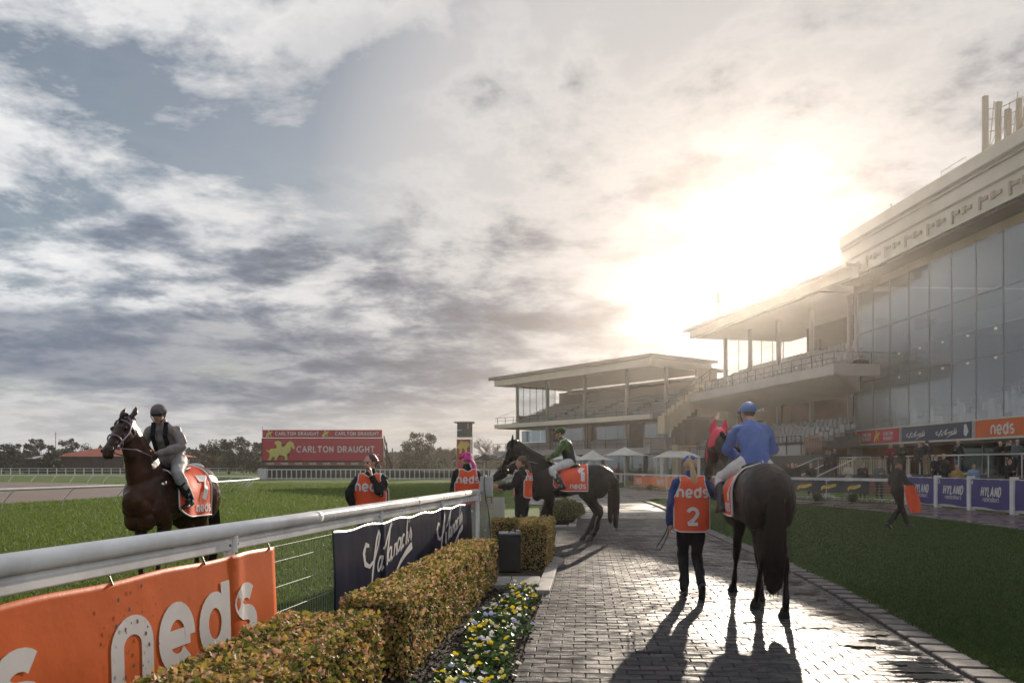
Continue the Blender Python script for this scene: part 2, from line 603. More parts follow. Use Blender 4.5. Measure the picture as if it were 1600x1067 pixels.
E = 0.72
GL = {   # centre lines in a box of x-height 1: list of polylines, advance width
    'n': ([[(0, 0), (0, .3), (0, .6)] + arc(.34, .62, .34, .36, 180, 0) + [(.68, .3), (.68, 0)]], .68),
    'e': ([[(.04, .47), (.35, .47), (.70, .47)], arc(.35, .5, .35, .48, -4, 318, 24)], .7),
    'd': ([arc(.34, .5, .34, .48, 0, 360, 24), [(.70, .0), (.70, .5), (.70, 1.0), (.70, 1.30)]], .70),
    's': ([arc(.3, .735, .28, .235, 38, 252, 12) + arc(.3, .265, .28, .235, 72, -142, 12)], .58),
    'r': ([[(0, 0), (0, .95)], arc(.28, .62, .28, .3, 180, 60, 6)], .42),
    'a': ([arc(.32, .48, .32, .46, 0, 360, 20), [(.64, 0), (.64, .95)]], .64),
    'c': ([arc(.34, .5, .34, .48, 45, 315, 16)], .6),
    'o': ([arc(.34, .5, .34, .48, 0, 360, 20)], .68),
    'l': ([[(0, 0), (0, 1.45)]], .0),
    'u': ([[(0, .95), (0, .4)] + arc(.32, .38, .32, .36, 180, 360, 10) + [(.64, .95)], [(.64, .95), (.64, 0)]], .64),
    'H': ([[(0, 0), (0, 1)], [(.62, 0), (.62, 1)], [(0, .5), (.62, .5)]], .62),
    'Y': ([[(0, 1), (.33, .48), (.66, 1)], [(.33, .5), (.33, 0)]], .66),
    'L': ([[(0, 1), (0, 0), (.5, 0)]], .5),
    'A': ([[(0, 0), (.36, 1), (.72, 0)], [(.13, .33), (.59, .33)]], .72),
    'N': ([[(0, 0), (0, 1)], [(0, .97), (.62, .03)], [(.62, 0), (.62, 1)]], .62),
    'D': ([[(0, 0), (0, 1)], [(0, 1), (.2, 1)] + arc(.22, .5, .42, .5, 90, -90, 12) + [(0, 0)]], .64),
    'C': ([arc(.42, .5, .42, .5, 50, 310, 16)], .72),
    'R': ([[(0, 0), (0, 1)], [(0, 1), (.3, 1)] + arc(.32, .75, .25, .25, 90, -90, 8) + [(0, .5)], [(.3, .5), (.62, 0)]], .62),
    'T': ([[(0, 1), (.7, 1)], [(.35, 1), (.35, 0)]], .7),
    'O': ([arc(.42, .5, .42, .5, 0, 360, 22)], .84),
    'U': ([[(0, 1), (0, .35)] + arc(.32, .33, .32, .33, 180, 360, 8) + [(.64, 1)]], .64),
    'G': ([arc(.42, .5, .42, .5, 50, 345, 16) + [(.84, .42), (.5, .42)]], .84),
    '1': ([[(0, .74), (.16, .82), (.30, .97)], [(.34, 1.04), (.34, 0)]], .4),
    '2': ([arc(.31, .70, .31, .30, 165, -30, 10) + [(.35, .28), (.0, 0.0)], [(0, 0), (.64, 0)]], .62),
    '3': ([arc(.28, .74, .26, .26, 150, -80, 8), arc(.28, .26, .29, .27, 80, -150, 8)], .55),
    '4': ([[(.42, 0), (.42, 1), (0, .3), (.62, .3)]], .62),
    '7': ([[(0, 1), (.6, 1), (.2, 0)]], .6),
    ' ': ([], .45),
}
SERIF = {'C': [(.68, .72, 1)], 'A': [(-.12, 0, 0), (.62, 0, 0)], 'R': [(-.1, 0, 0), (-.1, 1, 0), (.55, 0, 0)], 'L': [(-.1, 1, 0), (.5, 0, 1)],
         'T': [(.22, 0, 0), (0, .88, 1), (.7, .88, 1)], 'N': [(-.12, 0, 0), (-.12, 1, 0), (.5, 1, 0)], 'D': [(-.1, 0, 0), (-.1, 1, 0)],
         'U': [(-.12, 1, 0), (.52, 1, 0)], 'H': [(-.12, 0, 0), (-.12, 1, 0), (.5, 0, 0), (.5, 1, 0)]}


def text_strokes(s, h=1.0, w=0.2, gap=0.3, slant=0.0, serif=False, narrow=1.0):
    """-> list of (points, width) with the text starting at 0, x-height/cap height h; and its length"""
    out = []; x = 0
    for ch in s:
        st, adv = GL[ch]
        for pl in st:
            out.append(([((x + px * narrow + slant * py) * h, py * h) for px, py in pl], w * h))
        if serif:
            for sx, sy, vert in SERIF.get(ch, []):
                if vert:
                    out.append(([((x + sx * narrow) * h, (sy - .12) * h), ((x + sx * narrow) * h, (sy + .12) * h)], w * .45 * h))
                else:
                    out.append(([((x + sx * narrow) * h, sy * h), ((x + (sx + .24) * narrow) * h, sy * h)], w * .45 * h))
        x += adv * narrow + gap + (w if ch != ' ' else 0)
    return out, (x - gap - w) * h


def strips(strokes, S, lift=0.002, rnd=True):
    """turn 2D strokes into quads laid on surface S(x, y, lift) -> Vector"""
    V = []; F = []
    for si, st in enumerate(strokes):
        pts, w = st
        ws = w if hasattr(w, '__len__') else None
        pts = [p for i, p in enumerate(pts) if i == 0 or (abs(p[0] - pts[i - 1][0]) + abs(p[1] - pts[i - 1][1]) > 1e-7)]
        # subdivide long runs so that the strip can follow a curved surface
        P2 = [pts[0]]; W2 = [ws[0] if ws else w]
        mean = (sum(ws) / len(ws)) if ws else w
        for i in range(1, len(pts)):
            a, b = pts[i - 1], pts[i]
            d = math.hypot(b[0] - a[0], b[1] - a[1])
            k = max(1, int(d / max(mean * 1.2, 1e-4)))
            for j in range(1, k + 1):
                t = j / k
                P2.append((a[0] + (b[0] - a[0]) * t, a[1] + (b[1] - a[1]) * t))
                W2.append(((ws[min(i - 1, len(ws) - 1)] * (1 - t) + ws[min(i, len(ws) - 1)] * t) if ws else w))
        closed = math.hypot(P2[0][0] - P2[-1][0], P2[0][1] - P2[-1][1]) < 1e-6 and len(P2) > 3
        n = len(P2); base = len(V)
        lf = lift + si * 0.0003
        for i, (x, y) in enumerate(P2):
            if closed:
                a = P2[i - 1 if i > 0 else n - 2]; b = P2[i + 1 if i < n - 1 else 1]
            else:
                a = P2[max(i - 1, 0)]; b = P2[min(i + 1, n - 1)]
            dx, dy = b[0] - a[0], b[1] - a[1]
            l = math.hypot(dx, dy) + 1e-9
            nx, ny = -dy / l * W2[i] / 2, dx / l * W2[i] / 2
            # mitre at sharp corners
            if 0 < i < n - 1:
                ax, ay = x - P2[i - 1][0], y - P2[i - 1][1]
                la = math.hypot(ax, ay) + 1e-9
                c = abs(ax * dx + ay * dy) / (la * l)
                k = min(1.6, 1 / max(c, 0.5))
                nx *= k; ny *= k
            V.append(S(x + nx, y + ny, lf)); V.append(S(x - nx, y - ny, lf))
        for i in range(n - 1):
            q = base + 2 * i
            F.append((q, q + 1, q + 3, q + 2))
    return V, F


def print_on(name, strokes, S, mat, parent, lift=0.002, world=True, **kw):
    V, F = strips(strokes, S, lift)
    me = np_mesh(name, V, F)
    return link(name, me, mat, parent, world, **kw)


def flat_surface(o, ex, ey, en):
    o = Vector(o); ex = Vector(ex); ey = Vector(ey); en = Vector(en)
    return lambda x, y, l: o + ex * x + ey * y + en * l


def shift(st, dx, dy):
    return [([(x + dx, y + dy) for x, y in p], w) for p, w in st]
# ---------------------------------------------------------------- the ground
def sheet(name, poly, z, mat, **kw):
    bm = bmesh.new()
    f = bm.faces.new([bm.verts.new((x, y, z)) for x, y in poly])
    if f.normal.z < 0:
        f.normal_flip()
    bmesh.ops.triangulate(bm, faces=bm.faces)
    me = bpy.data.meshes.new(name); bm.to_mesh(me); bm.free()
    return link(name, me, mat, **kw)


def in_poly(x, y, poly):
    c = False; j = len(poly) - 1
    for i in range(len(poly)):
        xi, yi = poly[i]; xj, yj = poly[j]
        if (yi > y) != (yj > y) and x < (xj - xi) * (y - yi) / (yj - yi + 1e-12) + xi:
            c = not c
        j = i
    return c


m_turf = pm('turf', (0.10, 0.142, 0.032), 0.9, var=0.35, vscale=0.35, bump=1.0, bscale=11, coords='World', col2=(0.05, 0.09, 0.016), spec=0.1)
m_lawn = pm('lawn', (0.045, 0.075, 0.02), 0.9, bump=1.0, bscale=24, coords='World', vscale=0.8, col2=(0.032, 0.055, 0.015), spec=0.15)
m_sand = pm('track_sand', (0.16, 0.115, 0.10), 0.95, coords='World', vscale=0.6, col2=(0.11, 0.078, 0.07), bump=0.6, bscale=5)
m_soil = pm('soil', (0.028, 0.018, 0.013), 0.95, coords='World', vscale=14, col2=(0.055, 0.038, 0.028), bump=1.0, bscale=60)
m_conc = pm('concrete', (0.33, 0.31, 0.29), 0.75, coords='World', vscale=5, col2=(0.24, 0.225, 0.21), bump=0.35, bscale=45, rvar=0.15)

SANDP = [(-25, 20), (-22.2, 30), (-20.3, 38), (-20.2, 47), (-23, 56), (-30, 66), (-45, 76), (-140, 84), (-140, 20)]
ground = sheet('ground', [(-330, -30), (330, -30), (330, 320), (-330, 320)], -0.03, m_turf, kind='structure')
sheet('sand_track', [(-25, 20), (-22.2, 30), (-20.3, 38), (-20.2, 47), (-23, 56), (-30, 66), (-45, 76), (-140, 84), (-140, 20)], -0.012, m_sand, kind='structure')

FA = 0.171


def fence_pt(Y, off=0.0, z=0.0):
    """on the running rail beside the path; off moves towards the path"""
    return Vector((-2.9156 + FA * Y + off * 0.9857, Y - off * 0.1686, z))


# planting bed between the rail and the path
sheet('garden_bed', [(-2.55, 2.0), (-0.30, 2.0), (0.40, 10.4), (-0.6, 10.4), (-1.2, 10.1)], -0.018, m_soil, kind='structure')
sheet('garden_bed', [(-0.62, 11.35), (0.50, 11.35), (0.80, 14.0), (-0.4, 14.0), (-0.62, 13.3)], -0.016, m_soil, kind='structure')
sheet('garden_bed', [(1.05, 20.6), (1.62, 20.6), (2.35, 31), (1.3, 31)], -0.016, m_soil, kind='structure')

PATH = [(-0.17, 3.0), (0.094, 5.85), (0.47, 10.0), (0.86, 14.1), (-0.4, 14.15), (-0.7, 20.3), (1.62, 20.4), (2.1, 26.0), (2.45, 31.5), (0.5, 33), (0.5, 62), (9.6, 62),
        (8.7, 56.5), (9.6, 50), (11.4, 41.5), (13.4, 38), (15.2, 35.8), (16.4, 33.2), (16.9, 20), (16.9, 2.0), (0, 2.0)]
LAWN = [(3.3, 2.0), (3.72, 5.85), (3.95, 7.57), (4.28, 10.05), (4.54, 12.84), (4.72, 16), (4.95, 19.7), (5.35, 23.5), (5.7, 27.3), (6.0, 32), (6.15, 35.6), (6.6, 36.8), (7.6, 37.3), (9.4, 37.3),
        (10.6, 36.6), (11.35, 34.5), (12.1, 30), (12.6, 24.9), (12.6, 21.9), (12.5, 19.3), (12.5, 2.0)]


def wet_paver_material():
    m = bpy.data.materials.new('wet_paver')
    m.use_nodes = True
    nt = m.node_tree; L = nt.links
    b = nt.nodes['Principled BSDF']
    g = N(nt, 'ShaderNodeNewGeometry')
    oi = N(nt, 'ShaderNodeObjectInfo')
    rnd = math_(nt, 'FRACT', math_(nt, 'ADD', g.outputs['Random Per Island'], oi.outputs['Random']))
    base = ramp(nt, rnd, [(0, (0.034, 0.034, 0.038)), (0.4, (0.060, 0.058, 0.061)), (0.75, (0.080, 0.075, 0.077)), (1, (0.045, 0.043, 0.046))])
    n1 = N(nt, 'ShaderNodeTexNoise', inp={'Scale': 45.0, 'Detail': 6.0, 'Roughness': 0.65})
    L.new(g.outputs['Position'], n1.inputs['Vector'])
    n2 = N(nt, 'ShaderNodeTexNoise', inp={'Scale': 1.1, 'Detail': 5.0, 'Roughness': 0.6, 'Distortion': 0.4})
    L.new(g.outputs['Position'], n2.inputs['Vector'])
    sp = N(nt, 'ShaderNodeSeparateXYZ'); L.new(g.outputs['Position'], sp.inputs[0])
    # drier along the left border of the path
    dx = math_(nt, 'SUBTRACT', sp.outputs[0], math_(nt, 'ADD', 0.35, math_(nt, 'MULTIPLY', sp.outputs[1], 0.095)))
    wetx = math_(nt, 'MULTIPLY', dx, 0.55, False)
    wet = math_(nt, 'ADD', wetx, math_(nt, 'MULTIPLY', math_(nt, 'SUBTRACT', n2.outputs[0], 0.5), 3.2))
    wet = math_(nt, 'MINIMUM', math_(nt, 'MAXIMUM', wet, 0.0), 1.0)
    speck = ramp(nt, n1.outputs[0], [(0.35, 0.55), (0.7, 1.3)])
    base = mixc(nt, 1.0, base, speck, 'MULTIPLY')
    base = mixc(nt, math_(nt, 'MULTIPLY', wet, 0.62), base, (0.028, 0.027, 0.030))
    L.new(base, b.inputs['Base Color'])
    r = math_(nt, 'ADD', math_(nt, 'MULTIPLY', math_(nt, 'SUBTRACT', 1.0, wet), 0.30), math_(nt, 'MULTIPLY', n1.outputs[0], 0.34))
    r = math_(nt, 'ADD', r, math_(nt, 'MULTIPLY', rnd, 0.05))
    r = math_(nt, 'ADD', r, 0.06)
    n4 = N(nt, 'ShaderNodeTexNoise', inp={'Scale': 5.5, 'Detail': 6.0, 'Roughness': 0.65, 'Distortion': 0.8})
    mp4 = N(nt, 'ShaderNodeVectorMath', operation='MULTIPLY', inp={1: (0.6, 1.8, 1.0)})
    L.new(g.outputs['Position'], mp4.inputs[0]); L.new(mp4.outputs[0], n4.inputs['Vector'])
    mot = ramp(nt, n4.outputs[0], [(0.42, 0.0), (0.60, 1.0)])
    r = math_(nt, 'ADD', r, math_(nt, 'MULTIPLY', mot, 0.30))
    L.new(r, b.inputs['Roughness'])
    L.new(math_(nt, 'MULTIPLY', math_(nt, 'ADD', 0.10, math_(nt, 'MULTIPLY', wet, 0.22)), math_(nt, 'SUBTRACT', 1.15, math_(nt, 'MULTIPLY', mot, 0.75))), b.inputs['Specular IOR Level'])
    n3 = N(nt, 'ShaderNodeTexNoise', inp={'Scale': 9.0, 'Detail': 4.0})
    L.new(g.outputs['Position'], n3.inputs['Vector'])
    h = math_(nt, 'ADD', math_(nt, 'MULTIPLY', n1.outputs[0], 0.5), math_(nt, 'MULTIPLY', n3.outputs[0], 0.9))
    bp = N(nt, 'ShaderNodeBump', inp={'Strength': 0.85, 'Distance': 0.016})
    L.new(h, bp.inputs['Height']); L.new(bp.outputs[0], b.inputs['Normal'])
    return m


m_paver = wet_paver_material()
m_joint = pm('joint_sand', (0.035, 0.032, 0.03), 0.8, coords='World', bump=0.5, bscale=80)


def brick_ground(name, c1, c2, mortar, bw, bh, rot, rough):
    m = bpy.data.materials.new(name); m.use_nodes = True
    nt = m.node_tree; L = nt.links; b = nt.nodes['Principled BSDF']
    g = N(nt, 'ShaderNodeNewGeometry')
    mp = N(nt, 'ShaderNodeMapping', inp={'Rotation': (0, 0, rot)})
    L.new(g.outputs['Position'], mp.inputs[0])
    br = N(nt, 'ShaderNodeTexBrick', inp={'Scale': 1.0, 'Color1': (*c1, 1), 'Color2': (*c2, 1), 'Mortar': (*mortar, 1), 'Brick Width': bw, 'Row Height': bh, 'Mortar Size': 0.006, 'Bias': 0.0})
    L.new(mp.outputs[0], br.inputs[0])
    n = N(nt, 'ShaderNodeTexNoise', inp={'Scale': 0.9, 'Detail': 5.0}); L.new(g.outputs['Position'], n.inputs['Vector'])
    c = mixc(nt, 1.0, br.outputs[0], ramp(nt, n.outputs[0], [(0.3, 0.6), (0.7, 1.15)]), 'MULTIPLY')
    L.new(c, b.inputs['Base Color'])
    L.new(ramp(nt, n.outputs[0], [(0.35, rough - 0.14), (0.65, rough + 0.12)]), b.inputs['Roughness'])
    b.inputs['Specular IOR Level'].default_value = 0.6
    bp = N(nt, 'ShaderNodeBump', inp={'Strength': 0.4, 'Distance': 0.01}); L.new(br.outputs['Fac'], bp.inputs['Height']); bp.invert = True
    L.new(bp.outputs[0], b.inputs['Normal'])
    return m


m_farpave = brick_ground('far_paving', (0.15, 0.135, 0.13), (0.10, 0.09, 0.088), (0.05, 0.045, 0.04), 0.22, 0.14, R(-5.3), 0.34)
m_redpave = brick_ground('red_paving', (0.11, 0.055, 0.052), (0.075, 0.042, 0.042), (0.03, 0.02, 0.02), 0.22, 0.11, R(2), 0.30)

path = sheet('path', PATH, -0.014, m_joint, kind='structure')
# far paving drawn by the material, beyond the pavers built singly
sheet('pavement', [(1.75, 24.02), (2.1, 26.0), (2.45, 31.5), (0.5, 33), (0.5, 62), (9.6, 62), (8.7, 56.5), (9.6, 50), (11.4, 41.5), (13.4, 38), (15.2, 35.8), (14.6, 33.2), (11.3, 36), (10.6, 37),
                   (9.4, 37.7), (7.6, 37.7), (6.4, 37.0), (5.75, 35.6), (5.6, 32), (5.3, 27.3), (5.0, 24.02)], 0.002, m_farpave, kind='structure')
sheet('pavement', [(11.35, 35.9), (14.6, 33.2), (16.4, 33.2), (16.9, 20), (16.9, 2.0), (12.5, 2.0), (12.5, 19.3), (12.6, 24.9), (12.1, 30)], 0.0, m_redpave, kind='structure')

PDIR = Vector((0.0918, 0.9958, 0))          # the way the path runs
PSID = Vector((0.9958, -0.0918, 0))
PW, PD = 0.215, 0.142


def paver_verts(w, d, h=0.05, ch=0.006, tilt=(0, 0), dz=0.0):
    a, b = w / 2, d / 2
    vs = []
    for k, z in ((0, -h), (0, -ch), (ch, 0.0)):
        for sx, sy in ((-1, -1), (1, -1), (1, 1), (-1, 1)):
            x, y = sx * (a - k), sy * (b - k)
            vs.append((x, y, z + dz + tilt[0] * x + tilt[1] * y))
    return vs


PF = [(0, 1, 5, 4), (1, 2, 6, 5), (2, 3, 7, 6), (3, 0, 4, 7), (4, 5, 9, 8), (5, 6, 10, 9), (6, 7, 11, 10), (7, 4, 8, 11), (8, 9, 10, 11)]
variants = []
for k in range(10):
    me = np_mesh('paver', paver_verts(PW - 0.004 - 0.003 * random.random(), PD - 0.004 - 0.003 * random.random(), tilt=(random.gauss(0, 0.004), random.gauss(0, 0.005)), dz=random.gauss(0, 0.001)), PF)
    me.materials.append(m_paver)
    variants.append(me)
cells = []; halves = []
for i in range(-6, 160):
    for j in range(-14, 46):
        c = PDIR * (3.4 + i * PD) + PSID * ((j + (0.5 if i % 2 else 0)) * PW)
        if c.y > 24.1 or in_poly(c.x + 0.14, c.y, LAWN):
            continue
        if not in_poly(c.x, c.y, PATH):
            h_ = c + PSID * (PW * .25)
            if c.y > 3.1 and in_poly(h_.x + .05, h_.y, PATH) and c.x < 2.2: halves.append(h_)
            continue
        if c.y < 3.1 or abs(c.x / c.y) > 0.72:
            continue
        cells.append((c.y + 0.15 * abs(c.x - 1.5), c))
cells.sort(key=lambda t: t[0])
vis = [t for t in cells if t[1].y > 5.7]
first = [t[1] for t in vis[:300]]
rest = [t[1] for t in vis[300:]] + [t[1] for t in cells if t[1].y <= 5.7]
rot = Matrix.Rotation(-math.atan2(PDIR.x, PDIR.y), 4, 'Z')
for c in first:
    o = link('paver', random.choice(variants), None, path, True)
    o.matrix_local = Matrix.Translation(c) @ rot
    o.matrix_parent_inverse = Matrix.Identity(4)
V = []; F = []
for c in rest:
    b = len(V)
    M = Matrix.Translation(c) @ rot
    V += [M @ Vector(v) for v in paver_verts(PW - 0.005, PD - 0.0055, tilt=(random.gauss(0, 0.004), random.gauss(0, 0.005)), dz=random.gauss(0, 0.001))]
    F += [tuple(q + b for q in f) for f in PF]
for c in halves:
    b = len(V); M = Matrix.Translation(c) @ rot
    V += [M @ Vector(v) for v in paver_verts(PW / 2 - 0.008, PD - 0.008, tilt=(random.gauss(0, 0.006), 0))]
    F += [tuple(q + b for q in f) for f in PF]
link('paver_field', np_mesh('paver_field', V, np.array(F)), m_paver, path, True, kind='stuff')

# lawn, its kerb of flat stones
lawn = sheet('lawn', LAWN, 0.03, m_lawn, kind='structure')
MB().prism([(x, y) for x, y in LAWN], -0.02, 0.026).build('lawn_edge', m_soil, lawn, world=True)
kerb_mb = None
m_kerb = pm('kerb_stone', (0.12, 0.105, 0.10), 0.62, coords='World', vscale=9, col2=(0.07, 0.062, 0.06), bump=0.4, bscale=60, rvar=0.15, objrand=0.3)
kerb = empty('lawn_kerb', (3.6, 5, 0)); kerb['kind'] = 'structure'
pts = [Vector((x, y, 0)) for x, y in LAWN[:-5]]
D = catmull([(p.x, p.y) for p in pts], 24)
acc = 0; last = Vector((D[0][0], D[0][1], 0)); want = 0.24
kv = [np_mesh('kerb_stone', paver_verts(0.235, 0.29, 0.07, 0.008, (random.gauss(0, .006), random.gauss(0, .01))), PF) for _ in range(4)]
for m in kv: m.materials.append(m_kerb)
for q in D[1:]:
    p = Vector((q[0], q[1], 0))
    if (p - last).length >= want:
        t = (p - last).normalized(); n = Vector((-t.y, t.x, 0))
        c = (p + last) / 2 + n * 0.15
        if c.y > 4.5:
            o = link('kerb_stone', random.choice(kv), None, kerb)
            o.matrix_parent_inverse = Matrix.Identity(4)
            o.matrix_local = inv(kerb) @ Matrix.Translation(c + Vector((0, 0, 0.035 + random.gauss(0, 0.002)))) @ Matrix.Rotation(math.atan2(t.y, t.x), 4, 'Z')
        last = p

# standing water and wet dirt along the low border of the path
m_puddle = pm('puddle_water', (0.012, 0.013, 0.016), 0.10, coords='World', bump=0.25, bscale=22, spec=0.5)
m_dirt = pm('wet_dirt', (0.018, 0.014, 0.011), 0.55, coords='World', vscale=30, col2=(0.035, 0.027, 0.02), bump=1.0, bscale=50)


def puddle(name, cx, cy, a, b, ang, mat, seed, z=0.0085, n=64):
    poly = []
    for k in range(n):
        t = 2 * PI * k / n
        r = 1 + 0.55 * mnoise.noise((math.cos(t) * 1.7 + seed, math.sin(t) * 1.7, seed * 1.3)) + 0.35 * mnoise.noise((math.cos(t) * 5 + seed, math.sin(t) * 5, 3.3)) + 0.22 * mnoise.noise((math.cos(t) * 14 + seed, math.sin(t) * 14, 1.3))
        x, y = math.cos(t) * a * r, math.sin(t) * b * r
        poly.append((cx + x * math.cos(ang) - y * math.sin(ang), cy + x * math.sin(ang) + y * math.cos(ang)))
    me = np_mesh(name, [(x, y, z) for x, y in poly] + [(cx, cy, z)], [(k, (k + 1) % n, n) for k in range(n)])
    return link(name, me, mat, kind='structure')


band = [(5.6, 3.2), (6.4, 3.33), (7.2, 3.55), (8, 3.70), (9, 3.80), (11, 3.95), (14, 4.2), (18, 4.5), (24, 5.1)]
for k in range(95):
    y = 5.6 * (24 / 5.6) ** random.random()
    x = float(np.interp(y, [q[0] for q in band], [q[1] for q in band]))
    w_ = .30 if y < 9 else .16
    xx = x + random.gauss(-.10, w_ * .55)
    lim = float(np.interp(y, [q[1] for q in LAWN[:10]], [q[0] for q in LAWN[:10]])) - .36
    a_ = random.uniform(.06, .26)
    if xx + a_ > lim: xx = lim - a_
    puddle('puddle' if k % 3 else 'mud_patch', xx, y, a_, random.uniform(.03, .09), R(random.gauss(0, 12)), m_puddle if k % 3 else m_dirt, k * 3.7, z=0.0075 + .0001 * k)
for k, (x, y, a, b) in enumerate([(2.5, 8.2, .12, .05), (2.25, 11.2, .2, .06), (1.95, 14.2, 0.16, 0.05), (3.3, 12.9, 0.3, 0.05), (2.2, 12.3, 0.12, 0.04), (0.98, 10.5, 0.09, 0.03), (3.0, 7.9, 0.2, 0.04), (1.3, 8.6, .08, .02), (2.7, 16.5, .3, .06), (1.5, 19.0, .3, .08), (3.6, 14.9, .25, .06)]):
    puddle('mud_patch', x, y, a, b, R(10), m_dirt, k * 2.9 + 50, z=0.018 + .0002 * k)
puddle('puddle', 8.6, 17.8, 0.7, 0.22, 0, pm('grass_puddle', (0.05, 0.05, 0.05), 0.1, coords='World'), 9.1, z=0.045)


# grass blades
def blades(name, region, n, h, mat, z=0.0, lean=0.5, w=0.004):
    pts = []
    while len(pts) < n:
        r = rng.random((n * 2, 3))
        for a in r:
            p = region(a)
            if p is not None:
                pts.append(p)
            if len(pts) >= n: break
    pts = np.array(pts[:n])
    ang = rng.random(n) * 2 * PI
    hh = h * (0.5 + rng.random(n)) * (1 + np.maximum(0, pts[:, 1] - 10) * 0.035)
    dx = rng.normal(0, lean, n) * hh; dy = rng.normal(0, lean, n) * hh
    W = w * (0.7 + rng.random(n) * 0.8) * (1 + pts[:, 1] * 0.06)
    V = np.zeros((n, 3, 3))
    V[:, 0] = np.c_[pts[:, 0] - np.cos(ang) * W, pts[:, 1] - np.sin(ang) * W, np.full(n, z)]
    V[:, 1] = np.c_[pts[:, 0] + np.cos(ang) * W, pts[:, 1] + np.sin(ang) * W, np.full(n, z)]
    V[:, 2] = np.c_[pts[:, 0] + dx, pts[:, 1] + dy, z + hh]
    me = np_mesh(name, V.reshape(-1, 3), np.arange(n * 3).reshape(-1, 3))
    return link(name, me, mat, kind='stuff')


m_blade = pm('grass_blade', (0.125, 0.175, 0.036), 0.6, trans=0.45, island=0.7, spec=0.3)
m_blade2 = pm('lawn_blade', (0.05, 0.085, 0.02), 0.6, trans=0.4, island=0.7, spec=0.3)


def reg_lawn(a):
    y = 5.5 * (37.5 / 5.5) ** (a[1])
    x = 3.2 + (min(12.6, y * 0.66 + 0.8) - 3.2) * a[0]
    return (x, y) if in_poly(x + 0.07, y, LAWN) and x < 12.4 else None


def reg_track(a):
    y = 4.6 * (70 / 4.6) ** (a[1] ** 0.9)
    xf = -2.9156 + FA * y - 0.2
    x0 = -0.66 * y - 0.4
    if y > 13.5: xf = min(-0.5, xf)
    x = x0 + (xf - x0) * a[0]
    if x < -0.2 - 19.2 - 0.0 and in_poly(x, y, SANDP): return None
    return (x, y)


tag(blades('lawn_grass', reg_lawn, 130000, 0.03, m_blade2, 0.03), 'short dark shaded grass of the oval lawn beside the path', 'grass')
tag(blades('track_grass', reg_track, 230000, 0.05, m_blade, -0.03, w=0.005), 'sunlit green turf of the racecourse behind the white rail', 'grass')

# ---------------------------------------------------------------- concrete kerb pieces by the path
ck = empty('garden_kerb', (0.5, 11, 0)); ck['kind'] = 'structure'
def slab(pts2, z1=0.045):
    MB().prism(pts2, -0.05, z1).build('kerb_slab', m_conc, ck, bevel=0.008)
slab([(0.30, 9.95), (0.47, 9.95), (0.58, 11.05), (0.40, 11.05)])
slab([(0.402, 11.07), (0.582, 11.07), (0.72, 12.55), (0.55, 12.55)])
slab([(0.555, 12.57), (0.722, 12.57), (0.83, 13.0), (0.86, 13.3), (0.80, 13.6), (0.68, 13.7)])
slab([(-0.45, 10.5), (-0.03, 10.5), (-0.01, 11.3), (-0.43, 11.3)], 0.03)
slab([(-0.02, 10.5), (0.335, 10.5), (0.395, 11.04), (0.395, 11.3), (0.0, 11.3)], 0.032)
slab([(1.45, 20.5), (1.65, 20.5), (1.9, 23.3), (1.7, 23.3)])
slab([(1.1, 20.5), (1.43, 20.5), (1.43, 20.85), (1.1, 20.85)])

# ---------------------------------------------------------------- hedges, shrubs, flowers
def leaf_mat(name, stops, rough=0.35, trans=0.3):
    m = bpy.data.materials.new(name); m.use_nodes = True
    nt = m.node_tree; b = nt.nodes['Principled BSDF']; L = nt.links
    g = N(nt, 'ShaderNodeNewGeometry')
    n = N(nt, 'ShaderNodeTexNoise', inp={'Scale': 3.0, 'Detail': 3.0}); L.new(g.outputs['Position'], n.inputs['Vector'])
    f = math_(nt, 'ADD', math_(nt, 'MULTIPLY', g.outputs['Random Per Island'], 0.75), math_(nt, 'MULTIPLY', n.outputs[0], 0.3), True)
    c = ramp(nt, f, stops)
    L.new(c, b.inputs['Base Color'])
    b.inputs['Roughness'].default_value = rough
    b.inputs['Specular IOR Level'].default_value = 0.3
    t = N(nt, 'ShaderNodeBsdfTranslucent'); L.new(c, t.inputs[0])
    mx = N(nt, 'ShaderNodeMixShader', inp={0: trans})
    L.new(b.outputs[0], mx.inputs[1]); L.new(t.outputs[0], mx.inputs[2]); L.new(mx.outputs[0], nt.nodes['Material Output'].inputs[0])
    return m


m_photinia = leaf_mat('hedge_leaf', [(0.08, (0.035, 0.055, 0.012)), (0.30, (0.12, 0.145, 0.028)), (0.47, (0.32, 0.28, 0.05)), (0.64, (0.54, 0.35, 0.09)), (0.82, (0.68, 0.42, 0.28)), (0.97, (0.50, 0.15, 0.06))], 0.6, 0.30)
m_shrub = leaf_mat('shrub_leaf', [(0.1, (0.03, 0.05, 0.012)), (0.5, (0.09, 0.11, 0.03)), (0.9, (0.26, 0.24, 0.09))], 0.45, 0.3)
m_box = leaf_mat('box_leaf', [(0.1, (0.012, 0.02, 0.008)), (0.9, (0.035, 0.05, 0.018))], 0.5, 0.2)
m_core = pm('hedge_core', (0.012, 0.012, 0.008), 0.95)


